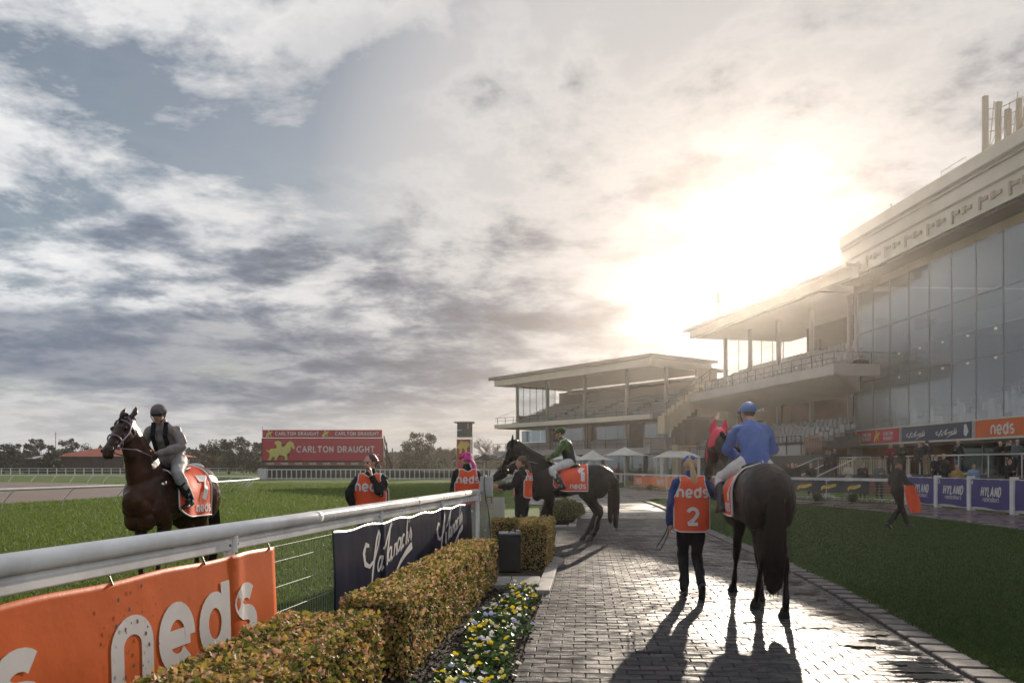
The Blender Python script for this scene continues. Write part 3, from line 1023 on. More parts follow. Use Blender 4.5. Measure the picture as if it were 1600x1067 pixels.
def leaf_quads(Pn, Nn, size, tilt=0.7):
    """one bent leaf (two quads) at each point, roughly facing along its normal"""
    n = len(Pn)
    nn = Nn + rng.normal(0, tilt, (n, 3)); nn /= np.linalg.norm(nn, axis=1)[:, None]
    r = rng.normal(0, 1, (n, 3)); t = np.cross(nn, r); t /= np.linalg.norm(t, axis=1)[:, None] + 1e-9
    s = np.cross(nn, t)
    L = size * (0.6 + 0.8 * rng.random(n))[:, None]; W = L * 0.36
    b = Pn; m1 = Pn + t * L * 0.5
    V = np.stack([b, m1 + s * W + nn * L * 0.10, Pn + t * L, m1 - s * W + nn * L * 0.10], 1).reshape(-1, 3)
    k = np.arange(n) * 4
    F = np.concatenate([np.c_[k, k + 1, k + 2], np.c_[k, k + 2, k + 3]])
    return V, F


def hedge(name, base, h, dens, size, label, cat='hedge', mat=None, group=None, round_=0.05, lumps=0.03):
    """clipped hedge over a convex footprint (counter-clockwise list)"""
    cx = sum(p[0] for p in base) / len(base); cy = sum(p[1] for p in base) / len(base)
    root = empty(name, (cx, cy, 0), 0, label, cat, group)
    P_ = []; N_ = []
    nb = len(base)
    for i in range(nb):
        a = np.array(base[i]); b = np.array(base[(i + 1) % nb])
        l = np.linalg.norm(b - a); k = int(l * h * dens)
        t = rng.random(k); z = rng.random(k) ** 0.8 * h
        nrm = np.array([(b - a)[1], -(b - a)[0]]) / l
        dep = -np.abs(rng.normal(0, 0.035, k)) + 0.012
        dep += lumps * np.array([mnoise.noise((a[0] + tt * l * 4, zz * 5, i * 3.1)) for tt, zz in zip(t, z)])
        edge = np.clip((z - (h - round_)) / round_, 0, 1)
        dep -= edge ** 2 * round_ * 0.6
        xy = a[None] + (b - a)[None] * t[:, None] + nrm[None] * dep[:, None]
        P_.append(np.c_[xy, z]); N_.append(np.tile([nrm[0], nrm[1], 0.25], (k, 1)))
    xs = [p[0] for p in base]; ys = [p[1] for p in base]
    k = int((max(xs) - min(xs)) * (max(ys) - min(ys)) * dens * 1.25)
    q = rng.random((k, 2)) * [max(xs) - min(xs), max(ys) - min(ys)] + [min(xs), min(ys)]
    q = np.array([p for p in q if in_poly(p[0], p[1], base)])
    z = h + 0.014 - np.abs(rng.normal(0, 0.03, len(q))) + lumps * np.array([mnoise.noise((p[0] * 4, p[1] * 4, 7.7)) for p in q])
    z += (rng.random(len(q)) > 0.97) * rng.random(len(q)) * 0.04
    P_.append(np.c_[q, z]); N_.append(np.tile([0, 0, 1.0], (len(q), 1)))
    V, F = leaf_quads(np.vstack(P_), np.vstack(N_), size)
    link('foliage', np_mesh('foliage', V, F), mat or m_photinia, root, kind='stuff')
    core = []
    for x, y in base:
        d = Vector((cx - x, cy - y)); d = d.normalized() * 0.06
        core.append((x + d.x, y + d.y))
    MB().prism(core, 0.0, h - 0.05).build('dark_core', m_core, root)  # added near-black solid, shuts off light and view through the leaves
    return root


hedge('hedge', [(-1.78, 3.0), (-1.17, 3.0), (-0.89, 5.36), (-1.51, 5.36)], 0.60, 6500, 0.036, 'nearest clipped copper-leaved hedge section under the large orange banner')
hedge('hedge', [(-1.28, 5.96), (-0.79, 5.96), (-0.22, 10.8), (-0.68, 10.8)], 0.59, 5500, 0.034, 'long clipped copper-leaved hedge running along the navy script banner')
hedge('hedge', [(0.12, 12.2), (0.545, 12.2), (0.74, 13.9), (0.12, 13.9)], 0.69, 4500, 0.028, 'short copper-leaved hedge block beside the black box, past the gap', )
h3 = hedge('hedge', [(-0.32, 13.45), (0.10, 13.45), (0.10, 13.9), (-0.32, 13.9)], 0.68, 4500, 0.028, 'small dark hedge piece directly behind the black box')


def bush(name, c, r, h, n, size, mat, label, cat, group=None):
    root = empty(name, (c[0], c[1], 0), 0, label, cat, group)
    u = rng.normal(0, 1, (n, 3)); u /= np.linalg.norm(u, axis=1)[:, None]
    u[:, 2] = np.abs(u[:, 2]) * 1.0 - 0.25 * (rng.random(n) < 0.3)
    lump = np.array([1 + 0.22 * mnoise.noise(tuple(p * 2.3 + 5)) for p in u])
    rr = (1 - np.abs(rng.normal(0, 0.10, n))) * lump
    Pn = np.c_[c[0] + u[:, 0] * r * rr, c[1] + u[:, 1] * r * rr, h * 0.35 + u[:, 2] * h * 0.65 * rr]
    Pn[:, 2] = np.maximum(Pn[:, 2], 0.02)
    V, F = leaf_quads(Pn, u, size)
    link('foliage', np_mesh('foliage', V, F), mat, root, kind='stuff')
    b = Blob().ell((c[0], c[1], h * 0.4), (r * 0.82, r * 0.82, h * 0.5))
    link('dark_core', b.mesh('dark_core'), m_core, root)  # added dark filler that makes the inside of the bush read as shade
    return root


bush('shrub', (1.35, 21.9), 0.55, 0.70, 5000, 0.05, m_shrub, 'loose yellow-green shrub by the path, under the belly of horse number one', 'shrub')
bush('shrub', (1.75, 24.4), 0.5, 0.5, 3000, 0.05, m_shrub, 'low yellow-green shrub behind the shrub at the path edge', 'shrub')

# pansies
m_petal = [pm('petal_yellow', (0.80, 0.60, 0.03), 0.5, trans=0.35, var=0.2, vscale=60), pm('petal_white', (0.78, 0.76, 0.66), 0.5, trans=0.35),
           pm('petal_lilac', (0.42, 0.44, 0.72), 0.5, trans=0.35), pm('petal_cream', (0.74, 0.68, 0.20), 0.5, trans=0.35)]
m_pansyleaf = leaf_mat('pansy_leaf', [(0.1, (0.025, 0.06, 0.015)), (0.9, (0.07, 0.13, 0.035))], 0.4, 0.3)


def pansy_blossom(mat):
    V = []; F = []
    for k, (a, s) in enumerate(((90, 1.15), (20, 0.9), (160, 0.9), (-45, 0.85), (225, 0.85))):
        b = len(V); c = R(a)
        V.append((0, 0, 0.002 * k))
        for t in (-0.62, -0.4, 0, 0.4, 0.62):
            rr = 0.024 * s * (1.0 if abs(t) < 0.5 else 0.72)
            V.append((math.cos(c + t) * rr, math.sin(c + t) * rr, 0.004 + 0.0015 * k - 0.004 * abs(t)))
        F += [(b, b + 1, b + 2), (b, b + 2, b + 3), (b, b + 3, b + 4), (b, b + 4, b + 5)]
    me = np_mesh('blossom', V, F)
    me.materials.append(mat)
    return me


bl = [pansy_blossom(m) for m in m_petal]
leafv = []
for k in range(4):
    n = 34
    a = rng.random(n) * 2 * PI; r = rng.random(n) ** 0.6 * 0.075
    Pn = np.c_[np.cos(a) * r, np.sin(a) * r, 0.02 + rng.random(n) * 0.055]
    V, F = leaf_quads(Pn, np.tile([0, -0.1, 1.0], (n, 1)), 0.045, 0.5)
    me = np_mesh('leaves', V, F); me.materials.append(m_pansyleaf)
    leafv.append(me)
count = 0
y = 5.35
cname = ['yellow', 'white', 'lilac', 'cream']
while y < 10.35:
    x0 = -0.80 + 0.122 * (y - 5.87) + 0.24 + 0.06 * math.sin(y * 2.1); x1 = 0.05 + 0.0918 * (y - 5.85) - 0.13
    x = x0 + random.random() * 0.08
    while x < x1:
        px, py = x + random.gauss(0, 0.02), y + random.gauss(0, 0.025)
        root = link('pansy_plant', random.choice(leafv))
        root.location = (px, py, -0.01); root.rotation_euler = (0, 0, random.random() * 6.28)
        s = 0.85 + random.random() * 0.4; root.scale = (s, s, s)
        ci = random.choices([0, 1, 2, 3], [4, 4, 2.2, 3])[0]
        nb = 0 if random.random() < 0.12 else random.choice([1, 1, 2, 2, 3])
        for q in range(nb):
            o = link('blossom', bl[ci], None, root)
            o.matrix_parent_inverse = Matrix.Identity(4)
            o.location = (random.gauss(0, 0.035), random.gauss(0, 0.035), 0.075 + random.random() * 0.03)
            o.rotation_euler = (R(random.uniform(15, 60)), 0, random.uniform(-0.9, 0.9) - root.rotation_euler.z + random.choice([0, 3.1]))
        tag(root, (cname[ci] + ' flowering pansy in the dark garden bed beside the brick path') if nb else 'green pansy plant without open blossoms in the garden bed', 'flower', (cname[ci] if nb else 'green') + ' pansies in the garden bed')
        x += 0.125 + random.random() * 0.03
        count += 1
    y += 0.128
# crumbs of bark and earth on the bed
n = 2600
yy = 5.3 + rng.random(n) * 5.0
xx = -0.80 + 0.122 * (yy - 5.87) + rng.random(n) * 0.85
ok = xx < 0.03 + 0.0918 * (yy - 5.85)
xx = xx[ok]; yy = yy[ok]
V, F = leaf_quads(np.c_[xx, yy, rng.random(len(xx)) * 0.02 - 0.015], np.tile([0, 0, 1.0], (len(xx), 1)), 0.035, 0.9)
tag(link('mulch', np_mesh('mulch', V, F), m_soil, kind='stuff'), 'dark bark mulch scattered over the flower bed', 'mulch')
# ---------------------------------------------------------------- the running rail beside the path
m_white = pm('white_paint', (0.80, 0.78, 0.77), 0.25, var=0.22, vscale=2.2, bump=0.05, bscale=30, rvar=0.08, coords='World')
m_whiteplastic = pm('white_plastic', (0.62, 0.60, 0.58), 0.35, coords='World', var=0.12, vscale=3)
m_galv = pm('galvanised_wire', (0.30, 0.32, 0.30), 0.6, 0.2)
fence = empty('track_rail', fence_pt(2, 0, 0), 0, 'long white running rail with rounded top between garden bed and turf track', 'rail')
prof = []
for k in range(20):
    a = 2 * PI * k / 20
    c, s = math.cos(a), math.sin(a)
    prof.append((0.072 * abs(c) ** 0.7 * (1 if c > 0 else -1), 1.150 + 0.050 * abs(s) ** 0.8 * (1 if s > 0 else -1)))
Y0, Y1 = 1.2, 13.72
MB().profile(prof, fence_pt(Y0), fence_pt(Y1)).build('top_rail', m_white, fence, smooth=True)
MB().profile([(0.028, 1.012), (0.034, 1.02), (0.034, 1.075), (0.020, 1.098), (-0.02, 1.098), (-0.034, 1.075), (-0.034, 1.02), (-0.028, 1.012)], fence_pt(Y0), fence_pt(Y1)).build('lower_rail', m_white, fence, smooth=False, bevel=0.004)
for Y in (2.6, 5.54, 8.58, 11.1, 13.6):
    MB().tube([fence_pt(Y, 0.0, -0.05), fence_pt(Y, 0.0, 1.0), fence_pt(Y, 0.0, 1.13)], 0.036, 14).build('post', m_white, fence, smooth=False)
    MB().tube([fence_pt(Y, 0.040, 1.0), fence_pt(Y, 0.040, 1.112)], 0.024, 12).build('bracket', m_white, fence)
for Y in (3.3, 6.9, 9.9, 12.4):
    MB().profile([(a * 1.035, 1.150 + (b - 1.150) * 1.05) for a, b in prof], fence_pt(Y), fence_pt(Y + .09)).build('joint_sleeve', m_white, fence, smooth=True)
for Y in (2.6, 5.54, 8.58, 11.1, 13.6):
    for dy in (-.05, .05):
        MB().tube([fence_pt(Y + dy, .034, 1.05), fence_pt(Y + dy, .042, 1.05)], .010, 6).build('bolt', pm('bolt_steel', (.25, .24, .23), .4, .9), fence)
mw = MB()
for k in range(int((13.5 - 5.9) / 0.05)):
    Y = 5.9 + k * 0.05
    mw.tube([fence_pt(Y, 0.01, 0.02), fence_pt(Y, 0.01, 1.0)], 0.0024, 4)
for z in (0.05, 0.25, 0.45, 0.65, 0.85, 0.97):
    mw.tube([fence_pt(5.9, 0.015, z), fence_pt(13.5, 0.015, z)], 0.003, 4)
mw.build('wire_mesh', m_galv, fence, kind='stuff')


def banner_surface(Yst, zb, off, amp, seed, sag=0.012, ht=0.9, posts=()):
    """s metres along the fence from Yst, z metres above zb"""
    d = Vector((0.1686, 0.9857, 0)); nrm = Vector((0.9857, -0.1686, 0))
    o = fence_pt(Yst, off)
    def S(s, z, l):
        r = amp * (mnoise.noise((s * 2.1, z * 0.8, seed)) + 0.5 * mnoise.noise((s * 7, z * 2.0, seed + 9)))
        tight = 1.0 - 0.5 * (z / ht)
        bulge = 0.0
        for ps in posts:
            bulge += 0.016 * math.exp(-((s - ps) / 0.06) ** 2)
        k = (z / ht)
        zz = zb + z - sag * (1 + math.sin(s * 6.3 + seed)) * max(0.0, k) ** 3
        return o + d * s + nrm * (r * tight * 1.6 + bulge + l + 0.01 * math.sin(z * 5)) + Vector((0, 0, zz))
    return S


def banner(name, S, L_, H_, mat, label, cat='banner', th=0.004, nx=90, nz=26, parent=None, group=None, base=None):
    V = []; F = []
    for side in (0, -th):
        for j in range(nz + 1):
            for i in range(nx + 1):
                V.append(S(L_ * i / nx, H_ * j / nz, side))
    m = (nx + 1) * (nz + 1)
    for j in range(nz):
        for i in range(nx):
            a = j * (nx + 1) + i
            F.append((a, a + 1, a + nx + 2, a + nx + 1)); F.append((m + a, m + a + nx + 1, m + a + nx + 2, m + a + 1))
    for i in range(nx):
        F.append((i, m + i, m + i + 1, i + 1)); a = nz * (nx + 1) + i; F.append((a, a + 1, m + a + 1, m + a))
    for j in range(nz):
        a = j * (nx + 1); F.append((a, a + nx + 1, m + a + nx + 1, m + a)); a += nx; F.append((a, m + a, m + a + nx + 1, a + nx + 1))
    root = empty(name, base or S(0, 0, 0), 0, label, cat, group)
    link('sheet', np_mesh('sheet', V, np.array(F), True), mat, root)
    return root


m_orange = pm('orange_vinyl', (0.62, 0.115, 0.02), 0.42, var=0.10, vscale=2, bump=0.12, bscale=9, spec=0.4, coords='World')
m_navy = pm('navy_vinyl', (0.012, 0.017, 0.045), 0.28, bump=0.15, bscale=8, spec=0.6, coords='World')
m_print = pm('white_print', (0.60, 0.57, 0.55), 0.5, coords='World', var=0.06)
m_eyelet = pm('eyelet_metal', (0.08, 0.07, 0.06), 0.4, 0.8)
L1 = (6.11 - 1.3) * 1.0145
SO = banner_surface(1.3, 0.10, 0.062, 0.004, 1.7, ht=0.89, sag=0.006, posts=((5.54 - 1.3) * 1.0145, (2.6 - 1.3) * 1.0145))
ob = banner('banner', SO, L1, 0.89, m_orange, 'large orange banner lettered neds in white, tied under the nearest rail')
for yst in (4.23, 2.20):
    st, ln = text_strokes('neds', 0.325, 0.33, 0.15, narrow=1.18)
    print_on('lettering', shift(st, (yst - 1.3) * 1.0145 + 0.052, 0.353 - 0.10 + 0.052), SO, m_print, ob, 0.003)
m_spot = pm('dirt_spot', (0.06, 0.03, 0.02), 0.8)
spots = []
for k in range(46):
    cx = (4.25 - 1.3) * 1.0145 + abs(random.gauss(0.18, 0.16)); cz = 0.1 + random.random() * 0.75
    r = random.choice([0.002, 0.003, 0.004, 0.006])
    spots.append((arc(cx, cz, r, r * 1.5, 0, 360, 6), r * 1.4))
print_on('dirt_spots', spots, SO, m_spot, ob, 0.012, kind='stuff')
for s in np.arange(0.3, L1, 0.9):
    MB().tube([SO(s, 0.872, 0.006), SO(s, 0.872, 0.006) + Vector((-0.02, 0, 0.05))], 0.006, 6).build('cable_tie', m_eyelet, ob)

SN = banner_surface(7.22, 0.12, 0.066, 0.007, 5.1, ht=0.89, sag=0.012, posts=((8.58 - 7.22) * 1.0145, (11.1 - 7.22) * 1.0145))
L2 = (12.85 - 7.22) * 1.0145
nb = banner('banner', SN, L2, 0.89, m_navy, 'navy banner with white handwritten word and swoosh, hung behind the long hedge', nx=130)


def el(cx, cy, rx, ry, a0, a1, sl=0.35, n=12):
    return [(x + (y - cy) * sl, y) for x, y in arc(cx, cy, rx, ry, a0, a1, n)]


def script_word(k=1.0):
    """white brush-script word running uphill, with a swoosh (s, z) in metres"""
    st = []
    b = lambda s: 0.30 + 0.20 * (s - 0.40)
    st.append(([(0.16, 0.60), (0.07, 0.62), (0.0, 0.54), (0.03, 0.43), (0.15, 0.39), (0.30, 0.44), (0.43, 0.58), (0.50, 0.70), (0.47, 0.735), (0.40, 0.66), (0.30, 0.46), (0.23, 0.30), (0.20, 0.20)],
               [.035, .05, .06, .055, .04, .03, .03, .03, .035, .045, .05, .05, .03]))
    def a_(s):
        z = b(s) + 0.075
        st.append((el(s, z, 0.050, 0.072, 20, 380, 0.5), 0.030))
        st.append(([(s + 0.09, z + 0.08), (s + 0.055, z - 0.02), (s + 0.06, z - 0.07), (s + 0.10, z - 0.04)], 0.032))
    def n_(s):
        z = b(s)
        st.append(([(s, z), (s + 0.03, z + 0.07), (s + 0.055, z + 0.14)], 0.032))
        st.append(([(s + 0.02, z + 0.06), (s + 0.07, z + 0.13), (s + 0.11, z + 0.14), (s + 0.105, z + 0.08), (s + 0.09, z + 0.01), (s + 0.13, z + 0.03)], 0.030))
    a_(0.46)
    st.append(([(0.86, 0.74), (0.78, 0.60), (0.70, 0.45), (0.665, b(0.66)), (0.70, b(0.7) + 0.01)], [.03, .045, .045, .04, .03]))
    st.append(([(0.56, 0.535), (0.68, 0.60), (0.80, 0.70), (0.92, 0.80)], [.03, .035, .05, .055]))
    a_(0.79); n_(0.93); a_(1.13)
    st.append((el(1.29, b(1.29) + 0.075, 0.045, 0.068, 50, 320, 0.5), 0.032))
    st.append(([(1.52, 0.84), (1.46, 0.70), (1.385, b(1.38))], 0.036))
    st.append(([(1.40, b(1.4) + 0.06), (1.45, b(1.45) + 0.14), (1.48, b(1.48) + 0.12), (1.46, b(1.46) + 0.01), (1.50, b(1.5) + 0.03)], 0.030))
    st.append(([(1.58, 0.82), (1.565, 0.76)], 0.03))
    st.append(([(1.54, b(1.54) + 0.04), (1.60, b(1.6) + 0.15), (1.625, b(1.62) + 0.07), (1.58, b(1.58))], 0.032))
    st.append(([(0.82, 0.10), (0.95, 0.20), (1.15, 0.32), (1.35, 0.40), (1.50, 0.44), (1.62, 0.47)], [.012, .03, .05, .065, .085, .09]))
    return [([(x * k, y) for x, y in p], w) for p, w in st]


print_on('lettering', shift(script_word(), (7.98 - 7.22) * 1.0145, 0.06), SN, m_print, nb, 0.003)
print_on('lettering', shift(script_word(0.9), (10.75 - 7.22) * 1.0145, 0.08), SN, m_print, nb, 0.003)

# ---------------------------------------------------------------- white boards, junction box and cable at the gate
gp = empty('gate_panel', (-0.6, 13.9, 0), 0, 'weathered white upright boards at the end of the rail below the grey box', 'gate')
m_board = pm('weathered_board', (0.52, 0.51, 0.47), 0.55, coords='World', stretch=(9, 9, 1.2), vscale=3, col2=(0.36, 0.38, 0.30), bump=0.3, bscale=20)
for x0, x1, y, z1 in ((-0.80, -0.62, 13.86, 1.06), (-0.555, -0.475, 13.90, 1.05), (-0.465, -0.365, 13.88, 1.04), (-0.345, -0.13, 13.90, 1.045)):
    MB().box(x0, x1, y, y + 0.025, 0.0, z1).build('board', m_board, gp, bevel=0.003)
MB().box(-0.61, -0.565, 13.83, 13.88, 0.0, 1.13).build('post', m_white, gp, bevel=0.005)
MB().box(-0.84, -0.12, 13.93, 13.96, 0.25, 0.33).box(-0.84, -0.12, 13.93, 13.96, 0.85, 0.93).build('cross_bar', m_white, gp)
jb = empty('junction_box', (-0.43, 13.82, 1.06), 0, 'pale grey electrical box on top of the white gate boards', 'box')
m_jb = pm('grey_enamel', (0.42, 0.41, 0.41), 0.45, coords='World', var=0.1)
MB().box(-0.55, -0.33, 13.74, 13.85, 1.062, 1.41).build('box_body', m_jb, jb, bevel=0.006)
MB().box(-0.545, -0.335, 13.732, 13.738, 1.07, 1.402).build('door', m_jb, jb, bevel=0.002)
MB().cone((-0.45, 13.79, 1.411), 0.02, 0.004, 0.035).build('lamp', m_white, jb)
m_blk = pm('black_rubber', (0.012, 0.012, 0.013), 0.5)
MB().tube([(-0.475, 13.725, 1.41), (-0.478, 13.722, 1.3), (-0.468, 13.722, 1.15), (-0.45, 13.725, 1.03), (-0.42, 13.79, 0.88), (-0.40, 13.84, 0.72), (-0.385, 13.86, 0.5), (-0.36, 13.86, 0.3), (-0.35, 13.86, 0.05)], 0.007, 6).build('cable', m_blk, jb)

sp = empty('equipment_box', (-0.03, 12.2, 0), 0, 'black square equipment box with pale lid standing against the short hedge', 'box')
MB().box(-0.20, 0.13, 11.95, 12.35, 0.0, 0.555).build('cabinet', pm('black_cabinet', (0.006, 0.007, 0.007), 0.5, coords='World', var=0.2), sp, bevel=0.008)
MB().box(-0.205, 0.135, 11.945, 12.355, 0.557, 0.585).build('lid', pm('cabinet_lid', (0.16, 0.16, 0.17), 0.35, coords='World'), sp, bevel=0.006)
MB().tube([(-0.05, 12.12, 0.59), (0.0, 12.1, 0.625), (0.06, 12.13, 0.60)], 0.012, 8).build('handle', m_blk, sp)
MB().tube([(0.03, 12.2, 0.59), (0.1, 12.16, 0.61), (0.12, 12.22, 0.595)], 0.010, 8).build('handle', m_white, sp)
# ---------------------------------------------------------------- distant rails
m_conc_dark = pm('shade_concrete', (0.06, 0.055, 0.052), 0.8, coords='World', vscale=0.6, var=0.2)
m_fascia = pm('fascia_cream', (0.62, 0.55, 0.45), 0.6, coords='World', vscale=0.5, var=0.10, bump=0.1, bscale=3)
m_fasciag = pm('fascia_grey', (0.34, 0.32, 0.31), 0.55, coords='World', vscale=0.5, var=0.10)
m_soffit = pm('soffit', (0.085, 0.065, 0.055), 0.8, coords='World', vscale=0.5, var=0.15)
m_brick_red = pm('red_brick', (0.19, 0.062, 0.04), 0.85, coords='World', vscale=1.2, var=0.25, bump=0.3, bscale=12)
m_cream = pm('cream_render', (0.52, 0.42, 0.29), 0.8, coords='World', vscale=0.7, var=0.12)
m_maroon = pm('maroon_panel', (0.20, 0.035, 0.03), 0.6, coords='World', vscale=0.7, var=0.15)
m_brown = pm('dark_brown_wall', (0.07, 0.035, 0.030), 0.7, coords='World', vscale=0.7, var=0.2)
m_seat = pm('bench_seat', (0.13, 0.165, 0.16), 0.5, island=0.3)
m_seatg = pm('grey_seat', (0.27, 0.265, 0.26), 0.5, island=0.3)
m_dkmetal = pm('dark_metal', (0.03, 0.03, 0.03), 0.45, 0.4)
m_column = pm('column_paint', (0.27, 0.25, 0.24), 0.5, coords='World', var=0.1)
m_brass = m_dkmetal
g_win = glass('window_glass', (0.30, 0.40, 0.45), 0.74, 0.04, 0.26)
g_clear = glass('clear_glass', (0.86, 0.90, 0.92), 0.80, 0.02, 0.35)
g_wall = glass('curtain_glass', (0.80, 0.83, 0.84), 0.76, 0.10, 0.20, 0.14)  # last value mixes a pale glare veil into the glass colour
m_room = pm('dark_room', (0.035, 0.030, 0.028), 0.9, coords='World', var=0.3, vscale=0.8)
m_steel = pm('handrail_steel', (0.62, 0.60, 0.58), 0.3, 0.6)
m_bkwall = pm('blockwork', (0.26, 0.24, 0.23), 0.85, coords='World', vscale=2, var=0.15)


def fence_line(name, pts, h, step, label, post_w=0.06, rails=(1.0,), rail_h=0.08, cat='fence', mat=None, group=None, infill=None, boards=False, low=None, rw=0.06):
    pts = [Vector((p[0], p[1], 0)) for p in pts]
    root = empty(name, pts[0], 0, label, cat, group)
    mat = mat or m_whiteplastic
    for rz_ in rails:
        mb = MB()
        for a, b in zip(pts[:-1], pts[1:]):
            mb.bar(a + Vector((0, 0, rz_ * h)), b + Vector((0, 0, rz_ * h)), rw, rail_h)
        mb.build('rail', mat, root)
    acc = 0.0
    pv = None; n = 0
    for a, b in zip(pts[:-1], pts[1:]):
        L = (b - a).length; t = (b - a) / L
        while acc < L:
            p = a + t * acc
            if n < 300:
                if pv is None:
                    o = MB().box(p.x - post_w / 2, p.x + post_w / 2, p.y - post_w / 2, p.y + post_w / 2, -0.05, h).build('post', mat, root)
                    pv = (o, p.copy())
                else:
                    c = pv[0].copy(); COL.objects.link(c); c.parent = root
                    c.matrix_parent_inverse = inv(root) @ Matrix.Translation(p - pv[1])
            acc += step; n += 1
        acc -= L
    return root


# white rail round the end of the parade ring
ringpts = [(0.3, 61), (7.6, 60.2), (8.6, 55.5), (9.6, 49.5), (11.3, 41.8), (13.2, 38.3), (15.0, 36.1), (16.35, 33.0)]
rr = fence_line('ring_rail', ringpts, 1.0, 4.6, 'white tubular rail curving round the far end of the parade ring', post_w=0.20, rails=(0.98, 0.10), rail_h=0.12, cat='rail', rw=0.12)
mw = MB()
for a, b in zip(ringpts[:-1], ringpts[1:]):
    for z in (0.25, 0.38, 0.5, 0.62, 0.75, 0.86):
        mw.bar((a[0], a[1], z), (b[0], b[1], z), 0.012)
mw.build('wire', m_galv, rr, kind='stuff')


def plane_banner(p0, p1, z0, z1, mat, label, off=0.12, cat='banner', group=None, th=0.02):
    """flat banner between two ground points; returns the object and a surface on its near face"""
    p0 = Vector((p0[0], p0[1], 0)); p1 = Vector((p1[0], p1[1], 0))
    t = (p1 - p0).normalized(); n = Vector((t.y, -t.x, 0))
    if n.dot(-(p0 + p1) / 2) < 0: n = -n
    a = p0 + n * off; b = p1 + n * off
    L = (p1 - p0).length
    root = empty('banner', a + Vector((0, 0, z0)), 0, label, cat, group)
    V = []; F = []; k = max(8, int(L * 6))
    wob = lambda s, z: 0.018 * mnoise.noise((s * 2.5, z * 1.3, a.x))
    for lay in (0, -th):
        for j in range(5):
            for i in range(k + 1):
                s = L * i / k; z = (z1 - z0) * j / 4
                V.append(a + t * s + n * (lay + wob(s, z)) + Vector((0, 0, z0 + z - 0.015 * (j == 4) * (i % 4 == 2) + 0.03 * (j == 0) * math.sin(s * 3))))
    m = 5 * (k + 1)
    for j in range(4):
        for i in range(k):
            q = j * (k + 1) + i
            F.append((q, q + 1, q + k + 2, q + k + 1)); F.append((m + q, m + q + k + 1, m + q + k + 2, m + q + 1))
    link('sheet', np_mesh('sheet', V, np.array(F), True), mat, root)
    return root, (lambda x, z, l: a + t * x + n * (l + 0.008 + wob(x, z)) + Vector((0, 0, z0 + z))), L


def lerp2(a, b, t): return (a[0] + (b[0] - a[0]) * t, a[1] + (b[1] - a[1]) * t)


def along(pts, u):
    """point of a polyline seen in photograph column u"""
    for a, b in zip(pts[:-1], pts[1:]):
        for k in range(200):
            p = lerp2(a, b, k / 200)
            if abs(800 + FPX * p[0] / p[1] - u) < 1.5: return p
    return pts[-1]


B = [along(ringpts, u) for u in (994, 1022, 1082, 1243, 1362)]
m_orange2 = pm('orange_vinyl_light', (0.75, 0.20, 0.05), 0.5, coords='World')
for a, b, mat, lab in ((B[0], B[1], m_orange, 'small orange banner lettered neds, left one on the ring rail'), (B[1], B[2], m_orange2, 'lighter orange banner lettered neds, beside the darker one on the ring rail')):
    r_, S, L = plane_banner(a, b, 0.22, 0.88, mat, lab)
    for k in range(max(1, int(L / 2.4))):
        st, ln = text_strokes('neds', 0.30, 0.26, 0.14)
        print_on('lettering', shift(st, L * 0.16 + k * 2.4, 0.16), S, m_print, r_, 0.006)
m_navy2 = pm('dark_navy_vinyl', (0.010, 0.014, 0.022), 0.5, coords='World')
m_gold = pm('gold_print', (0.70, 0.50, 0.10), 0.5)
m_redp = pm('red_print', (0.45, 0.05, 0.03), 0.5)


def swash(S, x, z, k, root):
    st = [([(x, z - .10 * k), (x + .03 * k, z + .02 * k), (x + .12 * k, z + .06 * k), (x + .35 * k, z + .06 * k), (x + .60 * k, z + .13 * k), (x + .74 * k, z + .17 * k)], [.05 * k, .10 * k, .13 * k, .15 * k, .14 * k, .10 * k])]
    print_on('logo', st, S, m_gold, root, 0.006)
    st = [([(x + .12 * k + q * .095 * k, z + .02 * k + q * .014 * k), (x + .15 * k + q * .095 * k, z + .09 * k + q * .016 * k), (x + .19 * k + q * .095 * k, z + .03 * k + q * .018 * k)], .014 * k) for q in range(6)]
    print_on('logo_script', st, S, m_navy2, root, 0.012)
    print_on('logo_crest', [([(x + .22 * k, z + .15 * k), (x + .30 * k, z + .20 * k), (x + .38 * k, z + .17 * k)], .05 * k)], S, m_redp, root, 0.008)


a_, b_ = B[3], B[4]
seg_pts = [p for p in ringpts if a_[0] < p[0] < b_[0]]
chain = [a_] + seg_pts + [b_]
for i, (a, b) in enumerate(zip(chain[:-1], chain[1:])):
    if math.dist(a, b) < 0.4: continue
    r_, S, L = plane_banner(a, b, 0.36, 0.90, m_navy2, ('dark banner with gold swash emblems on the ring rail, section %s' % ('nearest the white steps', 'in the middle', 'nearest the blue banners')[min(i, 2)]))
    n_ = max(1, int(round(L / 1.35)))
    for q in range(n_):
        swash(S, L / n_ * (q + .5) - .36, 0.20, 0.95, r_)
m_cd = pm('carlton_red', (0.46, 0.018, 0.04), 0.5, coords='World', var=0.08, vscale=1)
r_, S, L = plane_banner(along(ringpts, 1118), along(ringpts, 1140), 0.2, 0.86, m_cd, 'small red and gold banner on the ring rail beside the horse head')
print_on('emblem', [([(L * .3, .12), (L * .5, .35), (L * .7, .5)], .25), ([(L * .3, .5), (L * .6, .3)], .12)], S, m_gold, r_, .006)

